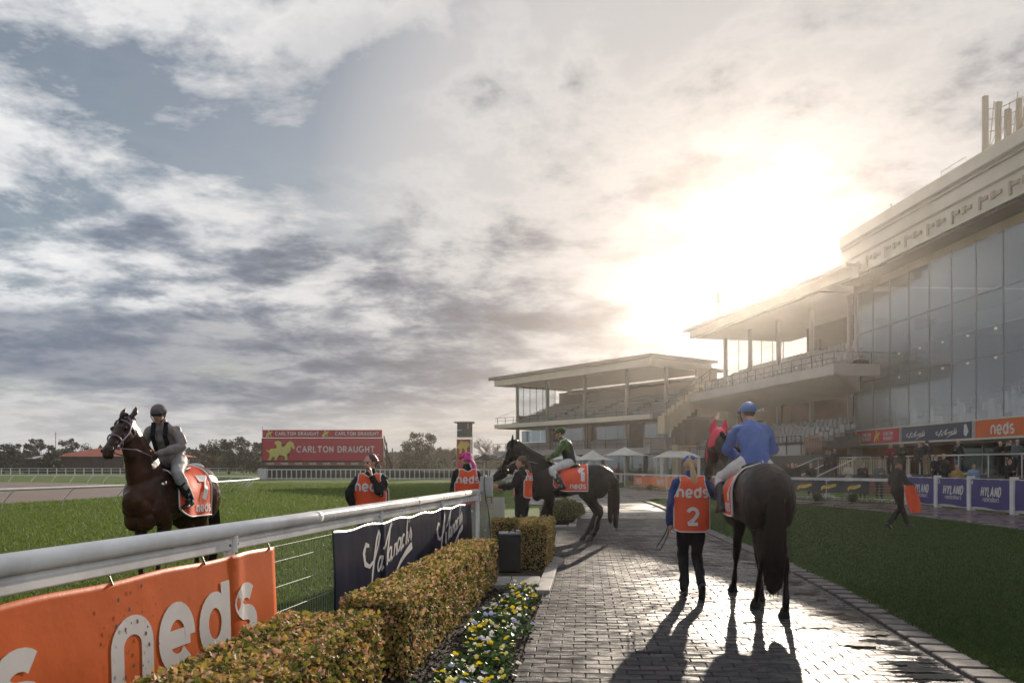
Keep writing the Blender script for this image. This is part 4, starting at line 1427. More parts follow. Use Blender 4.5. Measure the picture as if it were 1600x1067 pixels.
# blue banners between stout white posts
bfp = [(16.4, 33.0), (16.35, 30.6), (16.45, 28.55), (16.4, 26.0), (16.4, 23.4)]
bf = empty('post_fence', (16.4, 30, 0), 0, 'stout white posts and rails holding the blue banners beside the red paving', 'fence')
for x, y in bfp:
    MB().box(x - .10, x + .10, y - .10, y + .10, -.02, 1.22).build('post', m_whiteplastic, bf, bevel=.012)
for a, b in zip(bfp[:-1], bfp[1:]):
    for z in (0.10, 1.10):
        MB().bar((a[0] + .02, a[1] - .11, z), (b[0] + .02, b[1] + .11, z), .05, .08).build('rail', m_whiteplastic, bf)
m_blue = pm('blue_vinyl', (0.030, 0.026, 0.16), 0.45, coords='World', var=0.1, vscale=2)
blab = ['blue banner lettered HYLAND racecolours nearest the man on the lawn', 'blue banner lettered HYLAND racecolours marked 3, in the middle of the row', 'blue banner lettered HYLAND racecolours marked 4, last whole one on the right', 'blue banner beyond the right edge post']
for i, (a, b) in enumerate(zip(bfp[:-1], bfp[1:])):
    a2 = (a[0], a[1] - .13); b2 = (b[0], b[1] + .13)
    r_, S, L = plane_banner(a2, b2, 0.13, 1.12, m_blue, blab[i], off=0.06)
    st, ln = text_strokes('HYLAND', 0.30, 0.20, 0.07, slant=0.2, narrow=0.66)
    print_on('lettering', shift(st, (L - ln) / 2 + .05, 0.42), S, m_print, r_, .006)
    st, ln = text_strokes('racecolours', 0.115, 0.19, 0.17, slant=0.2, narrow=0.8)
    print_on('lettering', shift(st, (L - ln) / 2 + .06, 0.23), S, m_print, r_, .006)
    if i in (1, 2):
        st, ln = text_strokes('34'[i - 1], 0.15, 0.22, 0.1)
        print_on('number', shift(st, .04, 0.80), S, m_print, r_, .006)

# ---------------------------------------------------------------- main stand
before_main = set(o.name for o in bpy.data.objects)
XF = 25.0
main = empty('grandstand', (XF, 45, 0), 0, 'large right grandstand with tall glass front, cream roof band and advertising strip', 'grandstand')
YE, YS = 59.0, 24.0       # far end and near (outside the frame)
MB().profile([(0.9, 15.0), (0.9, 16.2), (1.05, 16.28), (1.05, 17.2), (1.2, 17.3), (1.2, 18.1), (-2.0, 18.3), (-2.0, 15.0)][::-1], (XF, YE - 1.0, 0), (XF, YS, 0)).build('roof_band', m_fascia, main)
MB().box(XF - 1.28, XF - 1.20, YS, YE - 1, 17.28, 17.36).build('drip_moulding', m_fasciag, main)
MB().box(XF - 1.14, XF - 1.05, YS, YE - 1, 17.02, 17.09).build('drip_moulding', m_fasciag, main)
fr = MB()
yy = YS
while yy < YE - 1.2:
    for k, (w, z0, z1) in enumerate(((.5, 15.55, 15.75), (.28, 15.45, 15.85), (.5, 15.6, 15.8), (.16, 15.2, 15.9))):
        fr.box(XF - 1.0, XF - .9, yy + k * .55, yy + k * .55 + w, z0, z1)
    yy += 2.4
fr.build('frieze', pm('frieze_gold', (0.42, 0.34, 0.24), 0.6), main, kind='stuff')
MB().box(XF + 2.1, XF + 18, YS, YE - 1.1, 18.0, 18.25).build('roof', m_fasciag, main)
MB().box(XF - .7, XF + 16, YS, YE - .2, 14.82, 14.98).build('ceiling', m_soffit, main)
MB().box(XF + .6, XF + .8, YS, YE - .1, 14.3, 14.8).build('head_beam', m_cream, main)
# glazing: panes, one by one
yy = YE; k = 0
pane_me = None
cols = []
while yy > YS + 1.5:
    y2 = yy - 2.3
    for z0, z1 in ((4.15, 7.65), (7.7, 11.2), (11.25, 14.75)):
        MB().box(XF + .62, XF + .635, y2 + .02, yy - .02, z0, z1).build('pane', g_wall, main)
    cols.append(yy); yy = y2
for y_ in cols:
    MB().box(XF + .60, XF + .70, y_ - .02, y_ + .02, 4.15, 14.8).build('mullion', m_column, main)
for z in (7.675, 11.225):
    MB().box(XF + .60, XF + .66, YS, YE, z - .02, z + .02).build('transom', m_column, main)
MB().box(XF + 1.0, XF + 16, YE - .05, YE + .25, 3.6, 14.8).build('added_end_wall', pm('pale_wall', (0.44, 0.45, 0.46), 0.7, coords='World', var=.1), main)  # solid wall added to stop sunlight passing through the glazed end
for z0, z1 in ((4.6, 6.6), (9.5, 12.5)):
    for x in (XF + 2.0, XF + 5.0): MB().box(x, x + 1.6, YE - .10, YE - .06, z0, z1).build('end_window', g_clear, main)
MB().box(XF + .55, XF + .95, YE - .1, YE + .35, 0, 15.0).build('corner_column', m_column, main)
# inside: raked dining tiers, back wall, bulkhead, lamps
ti = MB()
for k in range(9):
    ti.box(XF + 1.0 + k * 1.5, XF + 2.5 + k * 1.5, YS, YE - .3, 3.6, 4.15 + k * .48)
ti.build('dining_tiers', pm('tier_carpet', (0.13, 0.10, 0.09), 0.9, coords='World', var=.2), main)
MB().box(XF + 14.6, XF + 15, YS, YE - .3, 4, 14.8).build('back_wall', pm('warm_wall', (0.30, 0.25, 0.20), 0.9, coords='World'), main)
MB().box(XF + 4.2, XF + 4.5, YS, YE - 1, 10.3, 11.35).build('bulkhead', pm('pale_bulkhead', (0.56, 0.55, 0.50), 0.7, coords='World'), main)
MB().box(XF + 4.5, XF + 14, YS, YE - 1, 11.2, 11.35).build('upper_floor', m_soffit, main)
m_lamp = bpy.data.materials.new('warm_lamp'); m_lamp.use_nodes = True
m_lamp.node_tree.nodes['Principled BSDF'].inputs['Emission Color'].default_value = (1, .8, .55, 1)
m_lamp.node_tree.nodes['Principled BSDF'].inputs['Emission Strength'].default_value = 1.0
lampme = Blob().ell((0, 0, 0), (.08, .08, .08), seg=10, rings=6).mesh('lamp'); lampme.materials.append(m_lamp)
for z in (7.9, 9.6):
    for y_ in np.arange(36, 58, 2.6):
        o = link('pendant_lamp', lampme, None, main); o.matrix_parent_inverse = inv(main) @ Matrix.Translation((XF + 2.6, y_, z))
# white covered chairs and tables with diners in the front rows
m_cover = pm('chair_cover', (0.66, 0.66, 0.63), 0.7, var=0.1)
dc = empty('dining_chair', (XF + 1.5, 57, 4.15), 0, 'white covered dining chair behind the glass, leftmost above the red strip', 'chair', 'white covered dining chairs behind the glass')
def cover_chair(root):
    MB().box(-.24, .24, -.24, .22, 0.0, .47).build('seat_cover', m_cover, root, False, bevel=.03)
    MB().add([(-.22, -.25, 0), (.22, -.25, 0), (.27, -.14, 0), (-.27, -.14, 0), (-.17, -.30, 1.02), (.17, -.30, 1.02), (.20, -.22, 1.02), (-.20, -.22, 1.02)],
             [(0, 3, 2, 1), (4, 5, 6, 7), (0, 1, 5, 4), (1, 2, 6, 5), (2, 3, 7, 6), (3, 0, 4, 7)]).build('back_cover', m_cover, root, False, bevel=.03)
cover_chair(dc); dc.rotation_euler = (0, 0, R(-90)); dc.scale = (1.25, 1.25, 1.2)
yl = [(57, 0), (55, 0), (52.8, 0), (50.6, 0), (50.1, 1), (47.6, 0), (45.8, 1), (44.9, 0), (42.9, 0), (42.3, 1), (40.4, 0), (39.6, 2), (38.4, 0), (37.8, 1), (47.2, 2), (44.4, 2), (42.0, 3), (39.9, 3)]
for k, (y_, row) in enumerate(yl):
    lab = 'white covered dining chair behind the glass, %s' % (('above the red strip' if y_ > 52 else 'above the navy strip' if y_ > 44.4 else 'above the orange strip') + ', ' + ('front row' if row == 0 else 'row %s back' % ('one', 'two', 'three')[row - 1]))
    if k == 0: dc['label'] = lab; dc.location = (XF + 1.6, y_, 4.16); continue
    dup(dc, (XF + 1.6 + row * 1.5, y_, 4.16 + row * .48), R(-90) + random.gauss(0, .2), lab, 'white covered dining chairs behind the glass')

# advertising strip with its cream frame
MB().box(XF - .10, XF + .6, YS, 58.4, 3.02, 3.12).build('strip_frame', m_fascia, main)
MB().box(XF - .10, XF + .6, YS, 58.4, 4.07, 4.15).build('strip_frame', m_fascia, main)
MB().box(XF - .04, XF + .55, YS, 58.38, 3.12, 4.07).build('strip_core', m_fasciag, main)
MB().box(XF + .0, XF + 15, YS, 58.4, 2.86, 3.02).build('slab', m_soffit, main)


def wall_sign(y0, y1, mat, label):
    root = empty('sign', (XF - .06, (y0 + y1) / 2, 3.14), 0, label, 'sign')
    MB().box(XF - .09, XF - .045, y0, y1, 3.14, 4.05).build('sheet', mat, root)
    return root, (lambda x, z, l: Vector((XF - .095 - l, y1 - x, 3.14 + z)))


def horse_emblem(x, z, k):
    """small rearing horse with rider as a few broad strokes"""
    return [([(x, z + .1 * k), (x + .25 * k, z + .42 * k), (x + .55 * k, z + .5 * k), (x + .78 * k, z + .78 * k)], [.12 * k, .3 * k, .3 * k, .14 * k]),
            ([(x + .2 * k, z + .3 * k), (x + .12 * k, z)], .10 * k), ([(x + .3 * k, z + .3 * k), (x + .42 * k, z)], .10 * k), ([(x + .6 * k, z + .45 * k), (x + .75 * k, z + .1 * k)], .10 * k),
            ([(x + .66 * k, z + .66 * k), (x + .94 * k, z + .72 * k)], .10 * k), ([(x + .42 * k, z + .55 * k), (x + .36 * k, z + .88 * k), (x + .46 * k, z + .98 * k)], [.16 * k, .15 * k, .12 * k])]


r_, S = wall_sign(52.1, 58.2, m_cd, 'red advertising sign with gold horse emblems at the far end of the strip')
for x in (0.15, 3.0):
    print_on('emblem', horse_emblem(x, .05, .85), S, m_gold, r_, .004)
    st, ln = text_strokes('CARLTON', .21, .26, .10, narrow=.72); print_on('lettering', shift(st, x + 1.25, .50), S, m_print, r_, .004)
    st, ln = text_strokes('DRAUGHT', .21, .26, .10, narrow=.72); print_on('lettering', shift(st, x + 1.25, .18), S, m_print, r_, .004)
m_navy3 = pm('slate_vinyl', (0.035, 0.05, 0.09), 0.5, coords='World')
r_, S = wall_sign(44.6, 51.7, m_navy3, 'navy advertising sign with white script words in the middle of the strip')
for x in (.6, 3.8):
    st = [([(px * 1.25 + x, pz * .78 - .02) for px, pz in p], ([q * 1.25 for q in w] if hasattr(w, '__len__') else w * 1.25)) for p, w in script_word()]
    print_on('lettering', st, S, m_print, r_, .004)
print_on('emblem', [([(6.6, .15), (6.7, .4), (6.6, .8)], [.25, .4, .2])], S, m_print, r_, .004)
r_, S = wall_sign(30, 44.2, m_orange, 'bright orange advertising sign lettered neds at the right end of the strip')
for x in (1.35, 4.35, 7.4, 10.4):
    st, ln = text_strokes('neds', .46, .26, .13); print_on('lettering', shift(st, x, .14), S, m_print, r_, .004)

# ground floor behind the terrace
MB().box(20.3, 40, YS, 57.5, 0, 1.0).build('terrace', m_brick_red, main)
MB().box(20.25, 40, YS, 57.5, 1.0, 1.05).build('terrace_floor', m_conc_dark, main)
MB().box(28.0, 28.3, 50.5, 58.0, 1.05, 2.86).build('brick_wall', m_brick_red, main)
MB().box(25.3, 28.3, 55.2, 55.5, 1.05, 2.86).build('brick_wall', m_brick_red, main)
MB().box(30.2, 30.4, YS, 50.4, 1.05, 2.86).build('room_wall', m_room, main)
for y_ in np.arange(29, 50.5, 2.15):
    MB().box(28.12, 28.14, y_ + .04, y_ + 2.11, 1.1, 2.84).build('pane', g_win, main)
    MB().box(28.08, 28.18, y_ - .03, y_ + .03, 1.05, 2.86).build('mullion', m_cream if int(y_) % 3 else m_fascia, main)
for y_ in (50.3, 42.2, 35.5):
    MB().box(25.4, 25.75, y_ - .2, y_ + .2, 1.05, 2.86).build('pillar', m_fascia, main)
# terrace handrail
hr = empty('handrail', (20.5, 40, 1), 0, 'long white steel handrail along the front of the raised terrace', 'railing')
for y0, y1 in ((47.2, 54.2), (30, 45.6)):
    MB().tube([(20.5, y1, 1.05), (20.5, y1, 2.10), (20.5, y0, 2.10), (20.5, y0, 1.05)], .035, 8).build('rail', m_steel, hr, smooth=True)
    for y_ in np.arange(y0 + 2.2, y1 - .5, 2.2):
        MB().tube([(20.5, y_, 1.05), (20.5, y_, 2.09)], .025, 8).build('post', m_steel, hr)
# steps with sloping rails at the end of the terrace
st_ = empty('steps', (18, 52, 0), 0, 'white railed steps rising to the terrace behind the ring rail', 'steps')
for k in range(6):
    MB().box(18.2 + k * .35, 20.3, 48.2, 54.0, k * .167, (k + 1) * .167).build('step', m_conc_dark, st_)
for y_, x0 in ((48.2, 17.6), (50.6, 17.6), (53.8, 17.4)):
    MB().tube([(x0, y_, 0), (x0, y_, .9), (20.2, y_, 2.08), (21.6, y_, 2.08), (21.6, y_, 1.05)], .035, 8).build('rail', m_steel, st_, smooth=True)
pk = empty('picket_panel', (21.2, 53.8, 1.05), 0, 'cream picket railing on the terrace behind the steps', 'railing')
for i, y_ in enumerate(np.arange(44.8, 53.5, .28)):
    MB().box(21.5, 21.53, y_, y_ + .09, 1.05, 1.95).build('picket', m_cream, pk)
MB().bar((21.52, 44.7, 1.95), (21.52, 53.5, 1.95), .05).build('rail', m_cream, pk)

# antenna cluster on the roof
m_ant = pm('antenna_grey', (0.42, 0.36, 0.28), 0.5)
an = empty('antenna_cluster', (XF + 3, 44.6, 18.6), 0, 'cluster of tall phone antennas on poles on the roof of the right grandstand', 'antenna')
for k, (x, y, h, w) in enumerate(((XF + 1.8, 46.3, 4.0, .28), (XF + 2.3, 45.9, 3.5, .26), (XF + 2.6, 45.5, 2.9, .30), (XF + 2.9, 45.0, 3.3, .22), (XF + 3.0, 44.5, 2.6, .26), (XF + 3.3, 44.0, 4.1, .34), (XF + 3.4, 43.6, 3.6, .30), (XF + 3.6, 43.2, 4.4, .26), (XF + 3.8, 42.8, 4.3, .3))):
    MB().tube([(x, y, 18.3), (x, y, 18.9 + h)], .05, 8).build('pole', m_ant, an)
    MB().box(x - w / 2 - .05, x + w / 2 - .05, y - .35, y - .10, 19.2 + .2 * (k % 3), 19.0 + h).build('antenna_panel', m_ant, an, bevel=.03)
fm = MB()
for z in (19.2, 20.2, 21.0, 21.7, 22.3):
    fm.tube([(XF + 1.8, 46.3, z), (XF + 2.6, 45.9, z), (XF + 3.3, 44.0, z + .1), (XF + 3.8, 42.8, z)], .03, 6)
for k in range(9):
    fm.tube([(XF + 1.9 + .2 * k, 46.2 - .38 * k, 18.4), (XF + 2.1 + .2 * k, 45.8 - .38 * k, 22.6 - .2 * (k % 3))], .03, 5)
    fm.tube([(XF + 1.9 + .2 * k, 46.2 - .38 * k, 19.6 + .5 * (k % 3)), (XF + 2.3 + .2 * k, 45.4 - .38 * k, 21.4)], .02, 5)
fm.build('frame', m_ant, an, kind='stuff')
MB().tube([(XF + .2, 53.5, 18.2), (XF + .2, 53.5, 19.2)], .03, 6).build('pole', m_dkmetal, empty('roof_mast', (XF, 53.5, 18.2), 0, 'thin bare mast on the roof edge near the far end of the right grandstand', 'mast'))
rrl = empty('roof_rail', (XF, 47, 18.3), 0, 'thin wire handrail on the roof edge leading to the antennas', 'railing')
MB().tube([(XF, 47.5, 18.3), (XF, 47.5, 19.1), (XF, 45.2, 19.1), (XF, 45.2, 18.3)], .025, 6).build('rail', m_steel, rrl)


# the whole right stand is turned a little about its far corner
piv = Vector((25, 58.3, 0)); Rz = Matrix.Rotation(R(3.3), 4, 'Z')
for o in list(bpy.data.objects):
    if o.name not in before_main and o.parent is None:
        d = Rz @ (Vector(o.location) - piv)
        o.location = piv + d
        o.rotation_euler = (0, 0, o.rotation_euler.z + R(3.3))
# ---------------------------------------------------------------- a transform for stands built along their own axes
def frame(origin, ang):
    """local x runs along the front away from us, local y goes back into the stand"""
    return Matrix.Translation(origin) @ Matrix.Rotation(ang, 4, 'Z')


# middle stand ------------------------------------------------------
# front line from (21.7, 54) towards (16.5, 80.5)
fx = Vector((-5.2, 26.5, 0)).normalized(); fy = Vector((fx.y, -fx.x, 0))
M2 = Matrix(((fx.x, fy.x, 0, 21.7), (fx.y, fy.y, 0, 54.0), (0, 0, 1, 0), (0, 0, 0, 1)))
mid = empty('grandstand', (21, 66, 0), 0, 'middle grandstand with cantilevered grey deck and pitched roof below the sun', 'grandstand')
def B2(name, mat, *boxes, **k):
    mb = MB(M2)
    for b in boxes: mb.box(*b)
    return mb.build(name, mat, mid, **k)
L2_ = 27.0
MB(M2).add([(0, 0, 7.75), (L2_, 0, 7.75), (L2_, 0, 8.45), (0, 0, 8.45), (4.5, 5.5, 6.9), (L2_, 5.5, 6.9), (L2_, 5.5, 8.4), (4.5, 5.5, 8.4), (0, .5, 7.6), (L2_, .5, 7.6)],
           [(0, 1, 2, 3), (0, 8, 9, 1), (8, 4, 5, 9), (3, 2, 6, 7), (4, 7, 6, 5), (0, 3, 7, 4, 8), (1, 9, 5, 6, 2)]).build('deck', m_fasciag, mid)
B2('deck_side', m_fasciag, (-.35, -.05, -.1, 3.4, 7.7, 8.5))
# seats on the upper tier
def tiers(M, mb, ms, n, y0, dy, z0, dz, x0, x1, seat_h=.42, gap=.62, aisle=(), notch=None):
    x00 = x0
    for k in range(n):
        x0 = x00 if not notch or y0 + k * dy < 2.6 else notch
        mb.box(x0, x1, y0 + k * dy, y0 + (k + 1) * dy + .01, z0 - .3, z0 + k * dz)
        x = x0 + .2
        while x < x1 - .4:
            if not any(a < x < a + 1.2 for a in aisle):
                if gap > 2:
                    ms.box(x, min(x + gap - .05, x1), y0 + k * dy + dy * .45, y0 + k * dy + dy * .92, z0 + k * dz + seat_h - .08, z0 + k * dz + seat_h)
                    ms.box(x, min(x + gap - .05, x1), y0 + k * dy + dy * .90, y0 + k * dy + dy * .96, z0 + k * dz + .1, z0 + k * dz + seat_h + .12)
                else:
                    ms.box(x, x + gap * .78, y0 + k * dy + dy * .70, y0 + k * dy + dy * .78, z0 + k * dz + .18, z0 + k * dz + .18 + .62)
                    ms.box(x, x + gap * .78, y0 + k * dy + dy * .30, y0 + k * dy + dy * .70, z0 + k * dz + .40, z0 + k * dz + .46)
            x += gap
t1 = MB(M2); s1 = MB(M2)
tiers(M2, t1, s1, 8, 1.2, .85, 8.5, .34, .2, L2_ - .2, aisle=(5.5, 12.5, 19.5), notch=5.0)
t1.build('upper_tiers', m_conc_dark, mid); s1.build('seats', m_seatg, mid, kind='stuff')
rl = MB(M2)
for z in (8.9, 9.35): rl.bar((0, .15, z), (L2_, .15, z), .04)
for x in np.arange(0, L2_ + .1, 1.35): rl.bar((x, .15, 8.45), (x, .15, 9.35), .035)
rl.bar((0, .15, 9.35), (0, 5, 9.35), .04); rl.bar((0, 3, 8.5), (0, 3, 9.35), .04)
rl.build('deck_railing', m_dkmetal, mid, kind='stuff')
# roof: sloping soffit and edge
MB(M2).add([(.2, 1.2, 15.45), (L2_ + 1, 1.2, 15.45), (L2_ + 1, 13, 16.4), (4.9, 13, 16.4), (.2, 1.2, 15.2), (L2_ + 1, 1.2, 15.2), (L2_ + 1, 13, 16.15), (4.9, 13, 16.15)],
           [(0, 1, 2, 3), (4, 7, 6, 5), (0, 4, 5, 1), (1, 5, 6, 2), (2, 6, 7, 3), (3, 7, 4, 0)]).build('roof', m_fasciag, mid)
MB(M2).add([(.4, 1.75, 14.55), (L2_ + .4, 1.75, 14.55), (L2_ + .4, 1.75, 15.25), (.4, 1.75, 15.25), (.4, 2.3, 14.55), (L2_ + .4, 2.3, 14.55), (L2_ + .4, 2.3, 15.3), (.4, 2.3, 15.3)],
           [(0, 1, 2, 3), (4, 7, 6, 5), (0, 4, 5, 1), (1, 5, 6, 2), (2, 6, 7, 3), (3, 7, 4, 0)]).build('roof_fascia', m_fascia, mid)
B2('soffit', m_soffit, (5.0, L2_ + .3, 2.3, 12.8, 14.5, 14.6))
B2('column', m_column, (5.55, 5.85, 5.05, 5.35, 0, 14.5)); B2('column', m_column, (10.75, 11.05, 5.05, 5.35, 0, 14.5)); B2('column', m_column, (15.95, 16.25, 5.05, 5.35, 0, 14.5))
B2('column', m_column, (21.15, 21.45, 5.05, 5.35, 0, 14.5)); B2('column', m_column, (26.3, 26.65, 5.05, 5.35, 0, 14.5))
B2('back_wall', m_brown, (5, 19.8, 10.2, 10.5, 10.5, 14.5)); B2('lower_back_wall', m_brick_red, (4.9, 20.5, 8.6, 9.0, 0, 8.2))
B2('brick_block', m_brick_red, (19.5, 23.0, 7.6, 8.5, 4.2, 8.0)); 
for x0 in (5.9, 11.1, 16.3):
    B2('doorway', m_room, (x0 + 1.2, x0 + 2.4, 10.1, 10.22, 11.2, 13.2))
# glass screen at the far end
for k in range(5):
    y_ = 5.4 + k * 1.25
    B2('pane', g_clear, (26.4, 26.42, y_, y_ + 1.2, 8.6, 14.4)); B2('pane', g_clear, (26.4, 26.42, y_, y_ + 1.2, 3.2, 7.4))
    B2('mullion', m_dkmetal, (26.36, 26.46, y_ + 1.2, y_ + 1.25, 3.2, 14.4))
# lower tier of grey seats, front wall, dark undercroft
t2 = MB(M2); s2 = MB(M2)
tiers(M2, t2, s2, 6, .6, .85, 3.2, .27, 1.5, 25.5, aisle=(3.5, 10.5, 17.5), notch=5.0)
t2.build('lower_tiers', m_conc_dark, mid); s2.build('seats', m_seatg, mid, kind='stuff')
B2('front_wall', m_fasciag, (3.9, 25.5, .2, .42, 2.35, 3.1)); B2('front_beam', m_conc_dark, (1.3, 25.5, -.1, .6, 1.55, 2.32))
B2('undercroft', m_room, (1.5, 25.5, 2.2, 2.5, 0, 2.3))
lr = MB(M2)
for x in np.arange(4, 25.5, 2.0): lr.bar((x, .1, 2.4), (x, .1, 3.75), .05)
lr.bar((3.9, .1, 3.75), (25.5, .1, 3.75), .05)
lr.build('lower_railing', m_dkmetal, mid, kind='stuff')
wb = MB(M2)
for x in np.arange(1.5, 3.9, .2): wb.bar((x, .15, 2.5), (x, .15, 3.6), .07, .03)
wb.bar((1.4, .15, 3.62), (3.9, .15, 3.62), .06); wb.build('timber_balusters', pm('timber', (0.30, 0.17, 0.12), 0.6), mid, kind='stuff')
fl = empty('floodlight', M2 @ Vector((19, 1.5, 15.5)), 0, 'square floodlight box on a stubby post on the middle stand roof', 'floodlight')
MB(M2).box(20.4, 21.0, 1.5, 1.9, 17.1, 17.7).build('housing', m_column, fl, bevel=.05); MB(M2).bar((20.6, 1.7, 15.4), (20.6, 1.7, 17.1), .10).bar((20.9, 1.7, 15.4), (20.9, 1.7, 17.1), .10).build('post', m_dkmetal, fl, kind='stuff')
MB(M2).ell if False else None
rw = MB(M2)
for x in (22, 23.8, 25.8, 27.6): rw.bar((x, 1.5, 15.4), (x, 1.5, 16.4), .05)
rw.bar((14, 1.5, 16.6), (20.5, 1.5, 16.9), .03); rw.bar((22, 1.5, 16.4), (27.6, 1.5, 16.4), .03)
rw.build('roof_guardrail', m_dkmetal, mid, kind='stuff')

# left stand (far pavilion) ------------------------------------------------------
M3 = Matrix(((-.597, .802, 0, 13.0), (.802, .597, 0, 75.0), (0, 0, 1, 0), (0, 0, 0, 1)))
pav = empty('grandstand', (8, 88, 0), 0, 'smaller far pavilion stand with wide flat roof, green bench tiers and blue windows', 'grandstand')
def B3(name, mat, *boxes, **k):
    mb = MB(M3)
    for b in boxes: mb.box(*b)
    return mb.build(name, mat, pav, **k)
MB(M3).add([(-.4, -.4, 11.75), (26.0, -.4, 11.75), (26.0, 15, 12.6), (-.4, 9.4, 11.9), (-.4, -.4, 12.1), (26.0, -.4, 12.1), (26.0, 15, 12.9), (-.4, 9.4, 12.15)],
           [(0, 3, 2, 1), (4, 5, 6, 7), (0, 1, 5, 4), (1, 2, 6, 5), (2, 3, 7, 6), (3, 0, 4, 7)]).build('roof', m_dkmetal, pav)
B3('roof_fascia', m_fascia, (0, 25.3, 0, .35, 11.05, 11.74), (0, .35, .35, 8.9, 11.05, 11.74), (25.0, 25.3, .35, 12, 11.05, 11.74), kind='stuff')
B3('ceiling', m_soffit, (.36, 24.9, .36, 12, 11.3, 11.5))
for x in (0.3, 5.6, 12.0, 18.4, 24.1):
    B3('column', m_column, (x - .14, x + .14, 2.4, 2.68, 6.6, 11.3)); B3('column', m_column, (x - .16, x + .16, 2.4, 2.72, 0, 6.0))
B3('back_wall', m_brown, (0, 24.0, 9.0, 9.3, 6.0, 10.6)); B3('ceiling_beam', m_bkwall, (0, 22, 8.6, 8.98, 10.3, 10.7))
B3('side_wall', m_cream, (-.1, .2, 6.6, 9.6, 6.5, 11.3))
for k in range(6):
    B3('pane', g_clear, (24.35, 24.37, 2.7 + k * 1.0, 3.65 + k * 1.0, 7.6, 11.2)); B3('mullion', m_dkmetal, (24.33, 24.40, 3.65 + k, 3.70 + k, 7.0, 11.2))
B3('low_wall', pm('khaki_wall', (0.13, 0.11, 0.075), 0.8), (24.2, 24.5, 2.6, 9, 6.4, 7.6))
t3 = MB(M3); s3 = MB(M3)
tiers(M3, t3, s3, 8, 1.3, .92, 6.2, .37, .3, 24.6, gap=5.2, aisle=())
t3.build('tiers', m_conc_dark, pav)
s3.build('bench_seats', m_seat, pav, kind='stuff')
for x in (5.3, 11.2, 17.6):
    mbs = MB(M3)
    for k in range(16): mbs.box(x, x + .8, 1.3 + k * .46, 1.3 + (k + 1) * .46, 6.0, 6.25 + k * .185 + .12)
    mbs.build('aisle_stairs', m_room, pav)
B3('deck_fascia', m_fascia, (0, 25.3, 0, .3, 6.0, 6.45)); B3('deck', m_conc_dark, (0.05, 25.2, .3, 9, 5.95, 6.2))
r3 = MB(M3)
for z in (6.85, 7.2): r3.bar((0, .12, z), (25.3, .12, z), .035)
for x in np.arange(0, 25.4, 1.55): r3.bar((x, .12, 6.45), (x, .12, 7.2), .05)
for x in np.arange(0, 25.4, 1.55): r3.bar((x, .12, 3.3), (x, .12, 4.15), .05)
for z in (3.7, 4.15): r3.bar((0, .12, z), (25.3, .12, z), .035)
for x in (25.25,): r3.bar((x, .12, 7.2), (x, 3.2, 8.3), .03)
r3.build('balcony_railing', m_dkmetal, pav, kind='stuff')
st3 = MB(M3)
for k in range(11):
    st3.box(-.9, -.02, 1.0 + k * .62, 1.0 + (k + 1) * .62, 4.6 + k * .36, 6.3 + k * .36)
st3.build('side_stairs', m_cream, pav)
r4 = MB(M3)
r4.bar((-.92, 1.0, 7.3), (-.92, 7.8, 11.2), .05); r4.bar((-.92, 1.0, 6.9), (-.92, 7.8, 10.8), .03)
for k in range(0, 11, 2): r4.bar((-.92, 1.3 + k * .62, 6.3 + k * .36), (-.92, 1.3 + k * .62, 7.5 + k * .36), .04)
r4.build('stair_railing', m_dkmetal, pav, kind='stuff')
B3('spandrel', m_bkwall, (0, 24.2, 3.2, 3.4, 3.2, 4.3))
for k in range(13):
    x0 = .3 + k * 1.84
    if k in (2,): B3('doorway', m_room, (x0, x0 + 1.7, 3.1, 3.4, 3.2, 5.9)); continue
    B3('window', g_win, (x0 + .03, x0 + 1.80, 3.25, 3.28, 4.35, 5.75))
for x in (5.6, 12.0, 18.4): B3('pillar', m_dkmetal, (x - .2, x + .2, 3.0, 3.4, 3.2, 5.9))
B3('room_wall', pm('room_blue', (0.06, 0.075, 0.085), 0.8, coords='World', var=0.3), (0, 23, 6.5, 6.7, 3, 6))
B3('lower_slab', m_fasciag, (0, 25.3, 0, .3, 2.75, 3.3), (0.02, 25.2, .3, 8, 2.8, 3.1), kind='stuff')
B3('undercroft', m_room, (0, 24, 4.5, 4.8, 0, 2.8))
for k in range(12): B3('ground_pane', g_win, (.2 + k * 2, 2.1 + k * 2, 3.9, 3.93, .1, 2.7))
# cream side building between the stands
B3('cream_block', m_cream, (-1.3, -.3, 9.7, 22, 0, 10.4)); B3('cream_block', m_cream, (-5.5, -1.35, 11, 22, 0, 6.9))
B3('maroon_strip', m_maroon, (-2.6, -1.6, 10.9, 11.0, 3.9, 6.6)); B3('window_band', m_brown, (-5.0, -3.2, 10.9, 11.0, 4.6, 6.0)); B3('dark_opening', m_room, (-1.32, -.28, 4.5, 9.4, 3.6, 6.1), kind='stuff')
B3('maroon_wall', m_maroon, (-3.0, -.5, 17, 17.4, 6.9, 10.0)); B3('side_wing', m_cream, (-.7, .0, 3.0, 10, 0, 3.6)); B3('ramp_wall', m_cream, (-5.5, -.8, 7.5, 7.8, 2.2, 3.6))
